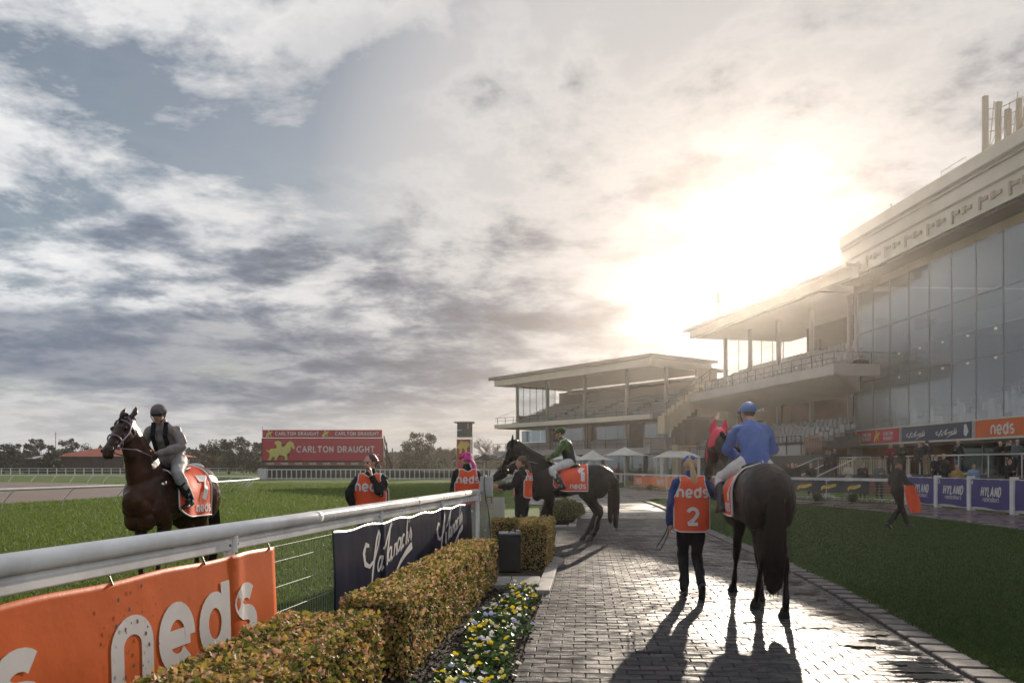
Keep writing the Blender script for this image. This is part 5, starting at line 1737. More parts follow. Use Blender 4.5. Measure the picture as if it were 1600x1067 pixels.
# low seats in the corner between the stands
B3('corner_wall', m_conc_dark, (-9, -.8, 3.4, 3.7, 0, 2.2))
t4 = MB(M3); s4 = MB(M3)
tiers(M3, t4, s4, 5, 3.6, .8, 2.3, .32, -9.0, -.9)
t4.build('corner_tiers', m_conc_dark, pav); s4.build('corner_seats', m_seatg, pav, kind='stuff')
r5 = MB(M3)
for x in np.arange(-9, -.8, 1.2): r5.bar((x, 3.5, 2.2), (x, 3.5, 3.3), .04)
r5.bar((-9, 3.5, 3.3), (-.8, 3.5, 3.3), .04); r5.bar((-9, 3.45, 2.2), (-4.5, 3.45, 0.4), .06); r5.bar((-9, 3.45, 3.2), (-4.5, 3.45, 1.4), .05)
for k in range(10): r5.bar((-9 + k * .5, 3.45, 2.2 - k * .2), (-9 + k * .5, 3.45, 3.2 - k * .2), .03)
r5.build('corner_railing', m_dkmetal, pav, kind='stuff')

# distant gable roofs seen between the stands
for q, (x, y, w, h, lab) in enumerate(((30.5, 118, 12, 11.0, 'pink gabled hall roof seen through the glass screen between the stands'), (24.0, 112, 8, 10.2, 'cream gable behind the side stairs of the pavilion'))):
    r_ = empty('hall', (x, y, 0), 0, lab, 'building')
    MB().box(x - w / 2, x + w / 2, y, y + 10, 0, h - 2).build('wall', m_cream if q else m_maroon, r_)
    MB().add([(x - w / 2 - .3, y - .2, h - 1.98), (x + w / 2 + .3, y - .2, h - 1.98), (x, y - .2, h + .4), (x - w / 2 - .3, y + 10, h - 1.98), (x + w / 2 + .3, y + 10, h - 1.98), (x, y + 10, h + .4)], [(0, 1, 2), (3, 5, 4), (0, 2, 5, 3), (1, 4, 5, 2), (0, 3, 4, 1)]).build('roof', m_cream if q else pm('pink_roof', (0.34, 0.20, 0.17), 0.7), r_)

# ---------------------------------------------------------------- umbrellas, marquee, outdoor bar
m_canvas = pm('canvas_white', (0.56, 0.54, 0.50), 0.8, trans=0.15, var=0.08, vscale=1)
m_canvasd = pm('canvas_dark', (0.02, 0.02, 0.022), 0.8)
def umbrella(x, y, r, z, h, mat, label, group):
    root = empty('umbrella', (x, y, 0), 0, label, 'umbrella', group)
    V = [(x, y, z + h)]; F = []
    for j, t in enumerate((.25, .5, .75, 1.0)):
        for k in range(16):
            a = 2 * PI * k / 16 + PI / 8
            rr = r * t * (1.0 if k % 2 == 0 else .93 + .03 * t)
            V.append((x + math.cos(a) * rr, y + math.sin(a) * rr, z + h * (1 - t) ** 1.5 - (.05 if k % 2 else 0) * t))
    for k in range(16): F.append((0, 1 + k, 1 + (k + 1) % 16))
    for j in range(3):
        for k in range(16):
            a = 1 + j * 16; F.append((a + k, a + 16 + k, a + 16 + (k + 1) % 16, a + (k + 1) % 16))
    link('canopy', np_mesh('canopy', V, F), mat, root)
    MB().tube([(x, y, 0), (x, y, z + h * .97)], .05, 8).build('pole', m_steel, root)
    return root
for u, Y, r, vb, vt, m, lab in ((889, 66, 1.7, 717, 705, m_canvas, 'white market umbrella partly behind the jockey in green'), (926, 62, 1.75, 718, 703, m_canvas, 'white market umbrella, middle one of the three before the pavilion'),
                               (976, 58, 1.8, 711, 698, m_canvas, 'largest white market umbrella, right of the other two'), (757, 70, 1.25, 718, 708, m_canvasd, 'black umbrella beside the bare tree'), (792, 66, 1.1, 717, 707, m_canvasd, 'black umbrella just left of the horse ears')):
    c = P(u, vb, Y); t = P(u, vt, Y)
    umbrella(c.x, Y, r, c.z, t.z - c.z, m, lab, 'market umbrellas in front of the pavilion')
mq = empty('marquee', (15, 62, 0), 0, 'small open white canopy frame in front of the corner seats', 'canopy')
for x, y in ((10.9, 58), (13.6, 58), (10.9, 60.5), (13.6, 60.5)): MB().box(x - .09, x + .09, y - .09, y + .09, 0, 2.2).build('post', m_whiteplastic, mq)
MB().add([(10.7, 57.8, 2.2), (13.8, 57.8, 2.2), (13.8, 60.7, 2.2), (10.7, 60.7, 2.2), (11.6, 58.7, 2.65), (12.9, 58.7, 2.65), (12.9, 59.8, 2.65), (11.6, 59.8, 2.65)], [(0, 1, 5, 4), (1, 2, 6, 5), (2, 3, 7, 6), (3, 0, 4, 7), (4, 5, 6, 7), (0, 3, 2, 1)]).build('roof', m_canvas, mq)
# small round topiary balls and border under the ring rail
for k, (u, Yc) in enumerate(((972, 54), (1018, 46.5), (1278, 35.8), (1334, 34.6))):
    p = along([(q[0] - .35, q[1] - .35) for q in ringpts], u)
    bush('topiary_ball', (p[0], p[1]), .20, .36, 900, .05, m_box, 'clipped dark ball shrub at the ring rail, ' + ('left of the orange banners', 'below the orange banners', 'below the dark banner left half', 'below the dark banner right half')[k], 'shrub', 'ball shrubs along the ring rail')
n = 5000
cp = catmull([(a - .3, b - .3) for a, b in ringpts[1:]], 20)
idx = rng.integers(0, len(cp) - 1, n)
pp = cp[idx] + rng.random((n, 1)) * (cp[idx + 1] - cp[idx]) + rng.normal(0, .13, (n, 2))
V, F = leaf_quads(np.c_[pp, rng.random(n) * .16], np.tile([0, -.5, 1.0], (n, 1)), .06, .8)
tag(link('border_plants', np_mesh('border_plants', V, F), m_shrub, kind='stuff'), 'low planting strip along the foot of the ring rail', 'plants')

# ---------------------------------------------------------------- far side of the course
fence_line('course_rail', [(-97, 146), (-46, 150), (-30, 118)], 1.1, 1.62, 'distant white post and rail fence across the far side of the course', rails=(.96, .55), rail_h=.09, post_w=.10)
root = fence_line('course_rail', [(-29.2, 93), (-2.5, 93), (0.5, 75)], 1.15, .575, 'white paled fence below the large red billboard', rails=(.97, .08), rail_h=.12, post_w=.10)
MB().box(-29, -2.6, 93.4, 93.5, .12, .85).build('dark_boards', m_conc_dark, root)
MB().box(-29.6, -28.6, 92.6, 93.4, 0, 1.25).build('end_box', m_whiteplastic, root)
# curving plastic running rail with leaning stanchions
cr_pts = catmull([(-19.3, 23), (-18, 28), (-16.7, 33.6), (-15.5, 40), (-15.7, 47.5), (-17.4, 54.5), (-21, 60), (-28, 64), (-40, 67), (-60, 70)], 8)
cr_ = empty('running_rail', (-18, 28, 0), 0, 'curving white plastic running rail with leaning stanchions around the sand track', 'rail')
MB().tube([(x, y, .74) for x, y in cr_pts], .055, 10).build('rail', m_whiteplastic, cr_, smooth=True)
acc = 0
for i in range(1, len(cr_pts)):
    a, b = Vector((*cr_pts[i - 1], 0)), Vector((*cr_pts[i], 0)); acc += (b - a).length
    if acc > (2.6 if b.y < 45 else 1.5):
        acc = 0; t = (b - a).normalized(); n_ = Vector((-t.y, t.x, 0))
        MB().tube([b + n_ * .65, b + n_ * .60 + Vector((0, 0, .25)), b + n_ * .25 + Vector((0, 0, .60)), b + Vector((0, 0, .73))], .022, 6).build('stanchion', m_whiteplastic, cr_)

# billboard
bbY = 110
def bb(u, v): return P(u, v, bbY)
x0, x1 = bb(410, 0).x, bb(597, 0).x
bbd = empty('billboard', ((x0 + x1) / 2, bbY, 0), 0, 'large red billboard lettered CARLTON DRAUGHT with a gold horse and rider', 'billboard')
zt, zm, zb2 = bb(0, 671.5).z, bb(0, 684).z, bb(0, 719.5).z
MB().box(x0, x1, bbY, bbY + .5, zm + .05, zt).build('top_sign', m_cd, bbd)
MB().box(x0 + .0, x1, bbY, bbY + .5, zb2, zm - .12).build('main_sign', m_cd, bbd)
MB().box(x0 - .15, x1 + .15, bbY + .1, bbY + 1.4, zb2 - .2, zm - .02).build('casing', m_dkmetal, bbd)
MB().box(x0 + .3, x1 - .3, bbY + .3, bbY + .6, -.2, zb2).build('base_wall', pm('dark_green_board', (0.012, 0.03, 0.02), 0.7), bbd)
MB().box(x0 + .3, x1 + .4, bbY + .1, bbY + .28, bb(0, 727).z, bb(0, 720.5).z).build('lower_strip', pm('brick_orange', (0.30, 0.10, 0.06), 0.7), bbd)
br_ = MB()
for z in (1.5, 3.0, 4.5): br_.bar((x1 + .1, bbY + 1, z + 1.2), (x1 + 1.6 - z * .1, bbY + 3, 0), .12)
for x in (x1 + .4, x1 + 1.2): br_.bar((x, bbY + 1.5, 0), (x, bbY + 1.5, 5.2 - (x - x1)), .15)
br_.build('brace', m_dkmetal, bbd, kind='stuff')
S = lambda x, z, l: Vector((x0 + x, bbY - .012 - l, z))
W = x1 - x0
m_goldbb = pm('gold_emblem', (0.62, 0.55, 0.14), 0.5, coords='World', var=0.2, vscale=2)
st, ln = text_strokes('CARLTON DRAUGHT', .82, .21, .15, serif=True, narrow=.92)
k = W * .645 / ln
st, ln = text_strokes('CARLTON DRAUGHT', .82 * k, .21, .15, serif=True, narrow=.92)
print_on('lettering', shift(st, W * .29, (zb2 + zm) / 2 - .38), S, m_print, bbd, .02)
for xo in (.11, .61):
    st, ln = text_strokes('CARLTON DRAUGHT', .46, .22, .15, serif=True, narrow=.92)
    k = W * .36 / ln
    st, ln = text_strokes('CARLTON DRAUGHT', .46 * k, .22, .15, serif=True, narrow=.92)
    print_on('lettering', shift(st, W * xo, zm + .38), S, m_print, bbd, .02)
print_on('emblem', horse_emblem(.5, zm + .1, 1.0), S, m_goldbb, bbd, .02); print_on('emblem', horse_emblem(W * .5, zm + .1, 1.0), S, m_goldbb, bbd, .02)
# gold horse and rider silhouette
hb = [(.02, .52), (.06, .55), (.10, .48), (.14, .54), (.20, .60), (.34, .60), (.38, .66), (.36, .78), (.30, .86), (.33, .96), (.42, 1.0), (.50, .97), (.52, .90), (.60, .92), (.62, .88), (.53, .82), (.55, .72), (.60, .68), (.68, .78), (.74, .92), (.80, .96), (.84, 1.0), (.86, .95),
      (.93, .90), (.99, .62), (.96, .56), (.91, .60), (.89, .68), (.84, .66), (.84, .52), (.80, .40), (.72, .30), (.76, .16), (.74, .04), (.64, .0), (.62, .04), (.66, .12), (.60, .24), (.44, .26), (.40, .14), (.36, .02), (.28, .0), (.30, .10), (.28, .20), (.22, .12), (.16, .0), (.06, .0), (.12, .12), (.14, .28), (.10, .40), (.06, .46)]
hw, hh = 4.1, zm - zb2 - .45
bm = bmesh.new()
f = bm.faces.new([bm.verts.new(S(.45 + a * hw, zb2 + .06 + b * hh, .02)) for a, b in hb])
bmesh.ops.triangulate(bm, faces=[f]); me = bpy.data.meshes.new('emblem'); bm.to_mesh(me); bm.free()
link('emblem', me, m_goldbb, bbd)
print_on('small_mark', [([(W - .75, zb2 + .35), (W - .45, zb2 + .35)], .3), ([(W - .75, zb2 + .75), (W - .6, zb2 + .85), (W - .45, zb2 + .75)], .12)], S, m_print, bbd, .02)
for k in range(8):
    st, ln = text_strokes('neds', .26, .26, .12)
    print_on('lettering', shift(st, .6 + k * (W - 1) / 8, bb(0, 727).z + .12), lambda x, z, l: Vector((x0 + x, bbY + .09 - l, z)), m_print, bbd, .01)
MB().tube([(x0, bbY, zt), (x0, bbY, zt + .5)], .03, 6).build('mast', m_dkmetal, bbd)

# judge tower
tx, tY = (725 - 800) / FPX * 105, 105
tw = empty('judge_tower', (tx, tY, 0), 0, 'narrow tower with dark green cabin on top and red and gold sign below', 'tower')
zz = lambda v: CAM_H - (v - 727) / FPX * tY
MB().box(tx - .95, tx + .80, tY, tY + 2, 0, zz(686)).build('shaft', m_cd, tw); MB().box(tx + .81, tx + 1.15, tY - .05, tY + 2, 0, zz(686)).build('white_strip', m_whiteplastic, tw)
MB().box(tx - .98, tx - .955, tY - .03, tY + .1, 0, zz(686)).build('edge_trim', m_whiteplastic, tw)
MB().box(tx - .90, tx + 1.1, tY - .2, tY + 2.2, zz(683), zz(660)).build('cabin', pm('cabin_green', (0.010, 0.028, 0.022), 0.5), tw, bevel=.05)
MB().box(tx - 1.3, tx + 1.4, tY - .5, tY + 2.5, zz(660), zz(658.6)).build('roof', m_fasciag, tw)
MB().box(tx - .95, tx + 1.15, tY - .35, tY + .0, zz(684), zz(682.6)).build('sill', m_whiteplastic, tw)
MB().box(tx + .45, tx + .6, tY - .23, tY - .2, zz(670), zz(661)).build('window', m_fasciag, tw); MB().box(tx - .88, tx - .3, tY - .24, tY - .2, zz(673), zz(671)).build('name_plate', m_fasciag, tw)
print_on('emblem', [([(tx - .8, zz(700)), (tx - .3, zz(694)), (tx + .1, zz(697)), (tx + .6, zz(692))], [.3, .9, .8, .5]), ([(tx - .4, zz(700)), (tx - .5, zz(708))], .3), ([(tx + .2, zz(700)), (tx + .3, zz(707))], .3)], lambda x, z, l: Vector((x, tY - .012 - l, z)), m_gold, tw, .01)

# low buildings on the far left
rb = empty('clubhouse', (-100, 172, 0), 0, 'long low building with orange-red hipped roof at the far left', 'building')
Yb = 172
q = lambda u, v: P(u, v, Yb)
a, b = q(88, 0).x, q(262, 0).x
MB().box(a + 1, b - 1, Yb, Yb + 14, 0, q(0, 713).z).build('wall', pm('dark_brick', (0.05, 0.035, 0.03), 0.8, coords='World', var=0.3), rb)
MB().add([(a - 1, Yb - 1.5, q(0, 713).z), (b + 1, Yb - 1.5, q(0, 713).z), (b + 1, Yb + 15.5, q(0, 713).z), (a - 1, Yb + 15.5, q(0, 713).z), (a + 8, Yb + 6, q(0, 699).z + .3), (b - 8, Yb + 6, q(0, 699).z + .3)],
         [(0, 1, 5, 4), (1, 2, 5), (2, 3, 4, 5), (3, 0, 4), (0, 3, 2, 1)]).build('roof', pm('terracotta', (0.42, 0.085, 0.035), 0.7, coords='World', var=0.25, vscale=.6), rb)
for k in range(11): MB().box(a + 2 + k * 2.1, a + 3.3 + k * 2.1, Yb - .12, Yb - .02, .9, 2.6).build('window', m_brown if k != 6 else m_gold, rb)
sh = empty('shed', q(57, 727), 0, 'small shed with pale grey roof left of the orange-roofed building', 'shed')
MB().box(q(38, 0).x, q(75, 0).x, Yb, Yb + 8, 0, q(0, 716.5).z).build('wall', m_room, sh)
MB().add([(q(36, 0).x, Yb - .5, q(0, 716.5).z), (q(77, 0).x, Yb - .5, q(0, 716.5).z), (q(77, 0).x, Yb + 8, q(0, 709).z), (q(42, 0).x, Yb + 8, q(0, 709).z)], [(0, 1, 2, 3)]).build('roof', m_fasciag, sh)
fp_ = empty('flagpole', q(87, 727), 0, 'thin bare pole standing before the dark pine trees at far left', 'pole')
MB().tube([q(87, 730), q(87, 675)], .08, 6).build('pole', m_column, fp_)
wt = empty('tent', P(305, 727, 120), 0, 'small rounded white tent roof just behind the horse on the turf', 'tent')
b_ = Blob().ell(P(305, 731, 120), (1.35, 1.0, .75)); link('canopy', b_.mesh('canopy'), m_canvas, wt)

# trees
def tree_leaf(name, c1, c2, c3): return leaf_mat(name, [(0.1, c1), (0.55, c2), (0.95, c3)], 0.6, 0.25)
m_tdark = tree_leaf('foliage_dark', (0.008, 0.014, 0.006), (0.022, 0.032, 0.012), (0.05, 0.06, 0.025))
m_tolive = tree_leaf('foliage_olive', (0.03, 0.035, 0.012), (0.08, 0.08, 0.03), (0.16, 0.14, 0.06))
m_tbrown = tree_leaf('foliage_autumn', (0.04, 0.022, 0.010), (0.10, 0.055, 0.022), (0.18, 0.10, 0.05))
m_bark = pm('bark', (0.045, 0.035, 0.028), 0.9, bump=0.6, bscale=9)


def tree(name, base, h, w, mat, label, n=2600, clumps=26, trunk=.28, leaf=.42, seed=1, flat=.75, cat='tree', group='trees beyond the course'):
    rs = np.random.default_rng(seed)
    base = Vector(base)
    root = empty(name, base, 0, label, cat, group)
    C = []
    mb = MB()
    mb.tube([base + Vector((0, 0, -.1)), base + Vector((rs.normal(0, .1), 0, h * trunk)), base + Vector((rs.normal(0, .3), 0, h * .62))], [h * .035, h * .026, h * .010], 8)
    for k in range(clumps):
        a = rs.random() * 2 * PI; t = rs.random()
        rr = math.sqrt(rs.random()) * w / 2 * math.sin(PI * (0.18 + 0.74 * t)) ** .6
        z = h * (trunk * .75 + (1 - trunk * .75) * t * .93)
        c = base + Vector((math.cos(a) * rr, math.sin(a) * rr, z)); C.append((c, w * (.10 + .10 * rs.random()) * (1.15 - .45 * t)))
        if k % 2 == 0: mb.tube([base + Vector((0, 0, h * (trunk + .15 * rs.random()))), (base + c) / 2 + Vector((0, 0, h * .18)), c], [h * .014, h * .009, h * .003], 5)
    mb.build('trunk', m_bark, root)
    P_ = []; N_ = []
    for c, r in C:
        k = int(n / clumps)
        u = rs.normal(0, 1, (k, 3)); u /= np.linalg.norm(u, axis=1)[:, None]
        rad = r * (rs.random((k, 1)) ** .35)
        P_.append(np.array(c)[None] + u * rad * [1, 1, flat]); N_.append(u + [0, 0, .3])
    V, F = leaf_quads(np.vstack(P_), np.vstack(N_), leaf, .6)
    link('crown', np_mesh('crown', V, F), mat, root, kind='stuff')
    return root


TR = [  # u, Y, top v, width px, material, kind, label
    (5, 165, 694, 70, m_tdark, 'dark spreading tree at the extreme left edge of the view'), (38, 190, 692, 46, m_tdark, 'dark round tree second from the left edge'), (64, 200, 684, 40, m_tdark, 'tall dark pine left of the thin pole'),
    (112, 205, 684, 50, m_tdark, 'dark flat-topped pine behind the orange roof'), (78, 150, 702, 34, m_tdark, 'low dark conifer at the foot of the thin pole'),
    (318, 160, 694, 44, m_tbrown, 'brownish tree right behind the jockey in grey silks'), (358, 150, 681, 72, m_tdark, 'broad dark tree between the jockey in grey and the billboard'), (384, 170, 699, 30, m_tdark, 'small dark tree at the right flank of the broad dark tree'),
    (402, 150, 706, 34, m_tolive, 'pale olive bush tree just left of the billboard'), (404, 190, 690, 26, m_tdark, 'slim tree half hidden behind the billboard left end'),
    (657, 150, 676, 62, m_tdark, 'large dark tree with gaps standing between billboard and tower'), (697, 160, 702, 48, m_tolive, 'olive green tree in front of the tower left side'), (640, 130, 722, 26, m_tolive, 'low round olive bush beneath the large dark tree'),
    (765, 150, 712, 46, m_tolive, 'olive shrub mass under the bare tree right of the tower'), (620, 170, 716, 50, m_tbrown, 'low brown hedge-like tree right of the billboard'), (790, 160, 714, 40, m_tolive, 'olive tree behind the black umbrellas')]
for k, (u, Y, vt, wpx, mat, lab) in enumerate(TR):
    b = P(u, 727, Y); top = CAM_H - (vt - 727) / FPX * Y
    tree('tree', (b.x, Y, 0), top, wpx / FPX * Y, mat, lab, n=3200 if wpx > 55 else 2000, clumps=30 if wpx > 55 else 20, seed=k + 3, leaf=.36 if Y < 180 else .45, trunk=.22 if wpx < 60 else .28)


def bare_tree(base, h, w, label, seed, depth=6):
    rs = random.Random(seed)
    root = empty('bare_tree', base, 0, label, 'tree', 'trees beyond the course')
    mb = MB()
    def grow(p, d, L, r, lv):
        e = p + d * L
        mb.tube([p, (p + e) / 2 + Vector((rs.gauss(0, .04), rs.gauss(0, .04), 0)) * L, e], [r, r * .8, r * .62], 5 if lv < 3 else 4)
        if lv >= depth: return
        for k in range(3 if lv else 5):
            a = rs.random() * 2 * PI; s = rs.uniform(.35, .75) * (w / h) * 1.1
            nd = (d + Vector((math.cos(a) * s, math.sin(a) * s, rs.uniform(-.12, .25)))).normalized()
            grow(e if k else p.lerp(e, .8), nd, L * rs.uniform(.62, .82), r * .58, lv + 1)
    grow(Vector(base), Vector((0, 0, 1)), h * .24, h * .028, 0)
    mb.build('trunk', pm('bark_pale', (0.16, 0.12, 0.09), 0.9), root, kind='stuff')
b = P(762, 727, 120); bare_tree((b.x, 120, 0), 7.3, 7.5, 'wide leafless tree right behind the tower', 3)
b = P(703, 727, 135); bare_tree((b.x, 135, 0), 6.2, 5.5, 'leafless tree left behind the tower', 5, 5)
b = P(622, 727, 150); bare_tree((b.x, 150, 0), 5.6, 4, 'thin leafless tree between billboard and the large dark tree', 8, 5)
# a far belt of trees that reads as one mass, and the low hills of roofs beyond
n = 16000
ang = rng.uniform(-0.8, 0.8, n); rr = rng.uniform(230, 300, n)
hz = np.array([3.2 + 3.5 * (0.5 + mnoise.noise((a * 14, 0, 0))) for a in ang]) * rng.random(n) ** .7
V, F = leaf_quads(np.c_[np.sin(ang) * rr, np.cos(ang) * rr, hz], np.tile([0, -1, .5], (n, 1)), 1.9, .7)
tag(link('far_woods', np_mesh('far_woods', V, F), m_tdark, kind='stuff'), 'low dark belt of distant trees along the horizon', 'woods')
MB().box(-260, 40, 215, 216, 0, 2.6).build('far_hedge', m_core, kind='stuff', label='dark hedge line along the far boundary of the course', cat='hedge')
# ---------------------------------------------------------------- horses
TORSO = [  # y, z centre, half width, half height (the horse faces +y)
    (-0.84, 1.20, 0.12, 0.15), (-0.74, 1.28, 0.235, 0.27), (-0.55, 1.315, 0.285, 0.315), (-0.32, 1.30, 0.285, 0.31), (-0.08, 1.265, 0.285, 0.295),
    (0.16, 1.235, 0.285, 0.315), (0.38, 1.245, 0.265, 0.345), (0.56, 1.26, 0.235, 0.33), (0.72, 1.23, 0.20, 0.26), (0.82, 1.19, 0.13, 0.17)]


def torso_at(y):
    a = np.array(TORSO)
    return [float(np.interp(y, a[:, 0], a[:, k])) for k in (1, 2, 3)]


def coat(name, col, col2, rough=0.32):
    if name in MATS: return MATS[name]
    m = pm(name, col, rough, coords='Object', vscale=3.0, col2=col2, bump=0.10, bscale=120, rvar=0.07, spec=0.2)
    return m


m_hoof = pm('hoof_horn', (0.02, 0.016, 0.014), 0.45, var=0.3, vscale=20)
m_leather = pm('leather', (0.015, 0.010, 0.008), 0.4, var=0.2)
m_eye = pm('eye_wet', (0.008, 0.005, 0.004), 0.05)
m_mane = pm('mane_hair', (0.010, 0.008, 0.007), 0.75, spec=0.15, stretch=(60, 60, 4), vscale=4, bump=0.9, bscale=5, col2=(0.022, 0.016, 0.012))
m_vestred = pm('orange_cloth', (0.80, 0.085, 0.02), 0.65, bump=0.25, bscale=14, var=0.10, vscale=4)
m_trimw = pm('white_trim', (0.68, 0.66, 0.66), 0.6)


def fore_leg(x, dy, lift=0.0, bend=0.0):
    """joints shoulder, elbow, knee, fetlock, pastern, hoof tip"""
    return [(x * 1.0, 0.60, 1.14), (x * 1.05, 0.44, 0.94), (x, 0.50 + dy * 0.52 + bend * 0.22, 0.50 + lift * 0.6), (x * 0.95, 0.50 + dy * 0.93 - bend * 0.1, 0.165 + lift),
            (x * 0.95, 0.54 + dy - bend * 0.16, 0.085 + lift * 0.95), (x * 0.95, 0.57 + dy - bend * 0.2, 0.0 + lift * 0.85)]


def hind_leg(x, dy, lift=0.0, bend=0.0):
    """joints hip, stifle, gaskin, hock, fetlock, pastern, hoof tip"""
    return [(x * 0.85, -0.55, 1.24), (x * 1.05, -0.40, 0.99), (x, -0.54 + dy * 0.3, 0.80 + lift * 0.3), (x * 0.9, -0.72 + dy * 0.55 + bend * 0.03, 0.58 + lift * 0.7),
            (x * 0.85, -0.66 + dy * 0.97, 0.17 + lift), (x * 0.85, -0.62 + dy, 0.09 + lift), (x * 0.85, -0.585 + dy, 0.0 + lift * 0.9)]


def horse(name, loc, rz, label, coatmat, legs, poll=(0, 1.12, 2.02), face=(0, 0.62, -0.78), neck_mid=None, hood=None, cloth=None, bridle=None, tail_len=1.0, tail_sway=0.0, voxel=0.013, group='racehorses'):
    root = empty(name, loc, rz, label, 'horse', group)
    b = Blob()
    b.sweep([(0, y, z) for y, z, rx, rz_ in TORSO], [(rx, rh) for y, z, rx, rh in TORSO], n=4, seg=20)
    # croup, withers, haunch and shoulder muscles
    b.ell((0, 0.47, 1.52), (0.075, 0.26, 0.105)); b.ell((0, -0.45, 1.50), (0.17, 0.26, 0.13))
    for s in (-1, 1):
        b.ell((0.08 * s, 0.70, 0.98), (0.11, 0.12, 0.14)); b.ell((0.15 * s, -0.60, 1.20), (0.145, 0.23, 0.30)); b.ell((0.165 * s, 0.56, 1.16), (0.10, 0.17, 0.28))
        b.ell((0.075 * s, 0.76, 1.14), (0.10, 0.10, 0.16))
    pl = Vector(poll); fc = Vector(face).normalized()
    base = Vector((0, 0.52, 1.36))
    mid = Vector(neck_mid) if neck_mid else (base + pl) / 2 + Vector((pl.x * 0.0, 0.03, -0.03))
    q1 = base.lerp(mid, 0.55); q2 = mid.lerp(pl, 0.55)
    b.sweep([base, q1, mid, q2, pl - fc * 0.0 + Vector((0, 0, -0.03))], [(0.17, 0.31), (0.150, 0.285), (0.125, 0.225), (0.100, 0.172), (0.082, 0.12)], n=4, seg=16)
    # head
    side = Vector((1, 0, 0)); side = (side - fc * side.dot(fc)).normalized()
    if abs(fc.x) > 0.2:
        side = Vector((fc.y, -fc.x, 0)).normalized()
    up = side.cross(fc)            # towards the forehead
    if up.z < 0 and abs(fc.z) < 0.95 or up.y < 0 and fc.z < -0.95:
        up = -up
    H = lambda d, u=0.0, sd=0.0: pl + fc * d + up * u + side * sd
    b.sweep([H(-0.06, -0.02), H(0.05, -0.03), H(0.16, -0.045), H(0.28, -0.035), H(0.40, -0.012), H(0.50, -0.008), H(0.57, -0.02), H(0.605, -0.035)],
            [(0.075, 0.085), (0.095, 0.115), (0.098, 0.135), (0.083, 0.112), (0.062, 0.078), (0.060, 0.066), (0.062, 0.064), (0.048, 0.045)], side=tuple(side), n=3, seg=16)
    for s in (-1, 1):
        b.ell(H(0.15, -0.075, 0.045 * s), (0.045, 0.08, 0.085)); b.ell(H(0.19, 0.045, 0.066 * s), (0.028, 0.04, 0.035)); b.ell(H(0.55, 0.012, 0.038 * s), (0.024, 0.03, 0.03))
        e0 = H(-0.035, 0.05, 0.055 * s); e1 = H(-0.125, 0.06, 0.072 * s); e2 = H(-0.205, 0.085, 0.062 * s)
        b.sweep([e0, e1, e2], [(0.034, 0.022), (0.038, 0.020), (0.010, 0.009)], side=tuple(side), n=3, seg=10)
    b.ell(H(0.56, -0.085), (0.035, 0.045, 0.03))
    RF = [(0.115, 0.17), (0.085, 0.115), (0.050, 0.056), (0.038, 0.041), (0.037, 0.043), (0.040, 0.045)]
    RH = [(0.14, 0.24), (0.12, 0.185), (0.072, 0.10), (0.042, 0.062), (0.038, 0.044), (0.036, 0.042), (0.042, 0.045)]
    for lg in legs:
        J = lg[1]
        if lg[0] == 'F':
            sh, el_, kn, fe, pa, ho = [Vector(j) for j in J]
            b.sweep([sh, el_, el_.lerp(kn, .5), kn, kn.lerp(fe, .25), kn.lerp(fe, .6), fe, pa, ho + Vector((0, -0.01, 0.055))],
                    [(0.105, 0.17), (0.088, 0.125), (0.058, 0.072), (0.046, 0.050), (0.032, 0.036), (0.029, 0.033), (0.038, 0.042), (0.031, 0.033), (0.042, 0.048)], n=3, seg=12)
        else:
            hp, sf, gk, hk, fe, pa, ho = [Vector(j) for j in J]
            b.sweep([hp, sf, gk, hk, hk.lerp(fe, .25), hk.lerp(fe, .6), fe, pa, ho + Vector((0, -0.01, 0.055))],
                    [(0.14, 0.26), (0.125, 0.19), (0.070, 0.095), (0.043, 0.060), (0.034, 0.042), (0.031, 0.036), (0.038, 0.044), (0.032, 0.034), (0.042, 0.048)], n=3, seg=12)
            b.sweep([gk + Vector((0, -0.03, -0.03)), hk + Vector((0, -0.045, 0.05)), hk + Vector((0, -0.02, -0.05))], [(0.03, 0.03), (0.028, 0.03), (0.025, 0.025)], n=2, seg=8)
    body = link('body', b.mesh('body', voxel, 4, .010, (4.5, 4.5, 4.5)), coatmat, root, False)
    for lg in legs:
        ho = Vector(lg[1][-1]); pa = Vector(lg[1][-2])
        tilt = (pa - ho)
        c = Blob().sweep([ho + Vector((0, 0.018, 0.012)), ho + Vector((0, 0.0, 0.045)), ho + Vector((0, -0.018, 0.085))], [(0.064, 0.070), (0.057, 0.060), (0.045, 0.047)], n=2, seg=14)
        for i, v in enumerate(c.v):
            c.v[i] = (v[0], v[1], max(v[2], ho.z + 0.003))
        link('hoof', c.mesh('hoof'), m_hoof, root, False)
    for s in (-1, 1):
        e = Blob().ell(H(0.19, 0.05, 0.083 * s), (0.016, 0.022, 0.022))
        link('eye', e.mesh('eye'), m_eye, root, False)
        e = Blob().ell(H(0.585, 0.012, 0.052 * s), (0.008, 0.016, 0.018))
        link('nostril', e.mesh('nostril'), m_eye, root, False)
    # mane: thin locks falling on one side of the crest
    crest = []
    chain = catmull([tuple(base), tuple(q1), tuple(mid), tuple(q2), tuple(pl)], 6)
    rads = catmull([(0.31,), (0.285,), (0.225,), (0.172,), (0.12,)], 6)
    mn = MB()
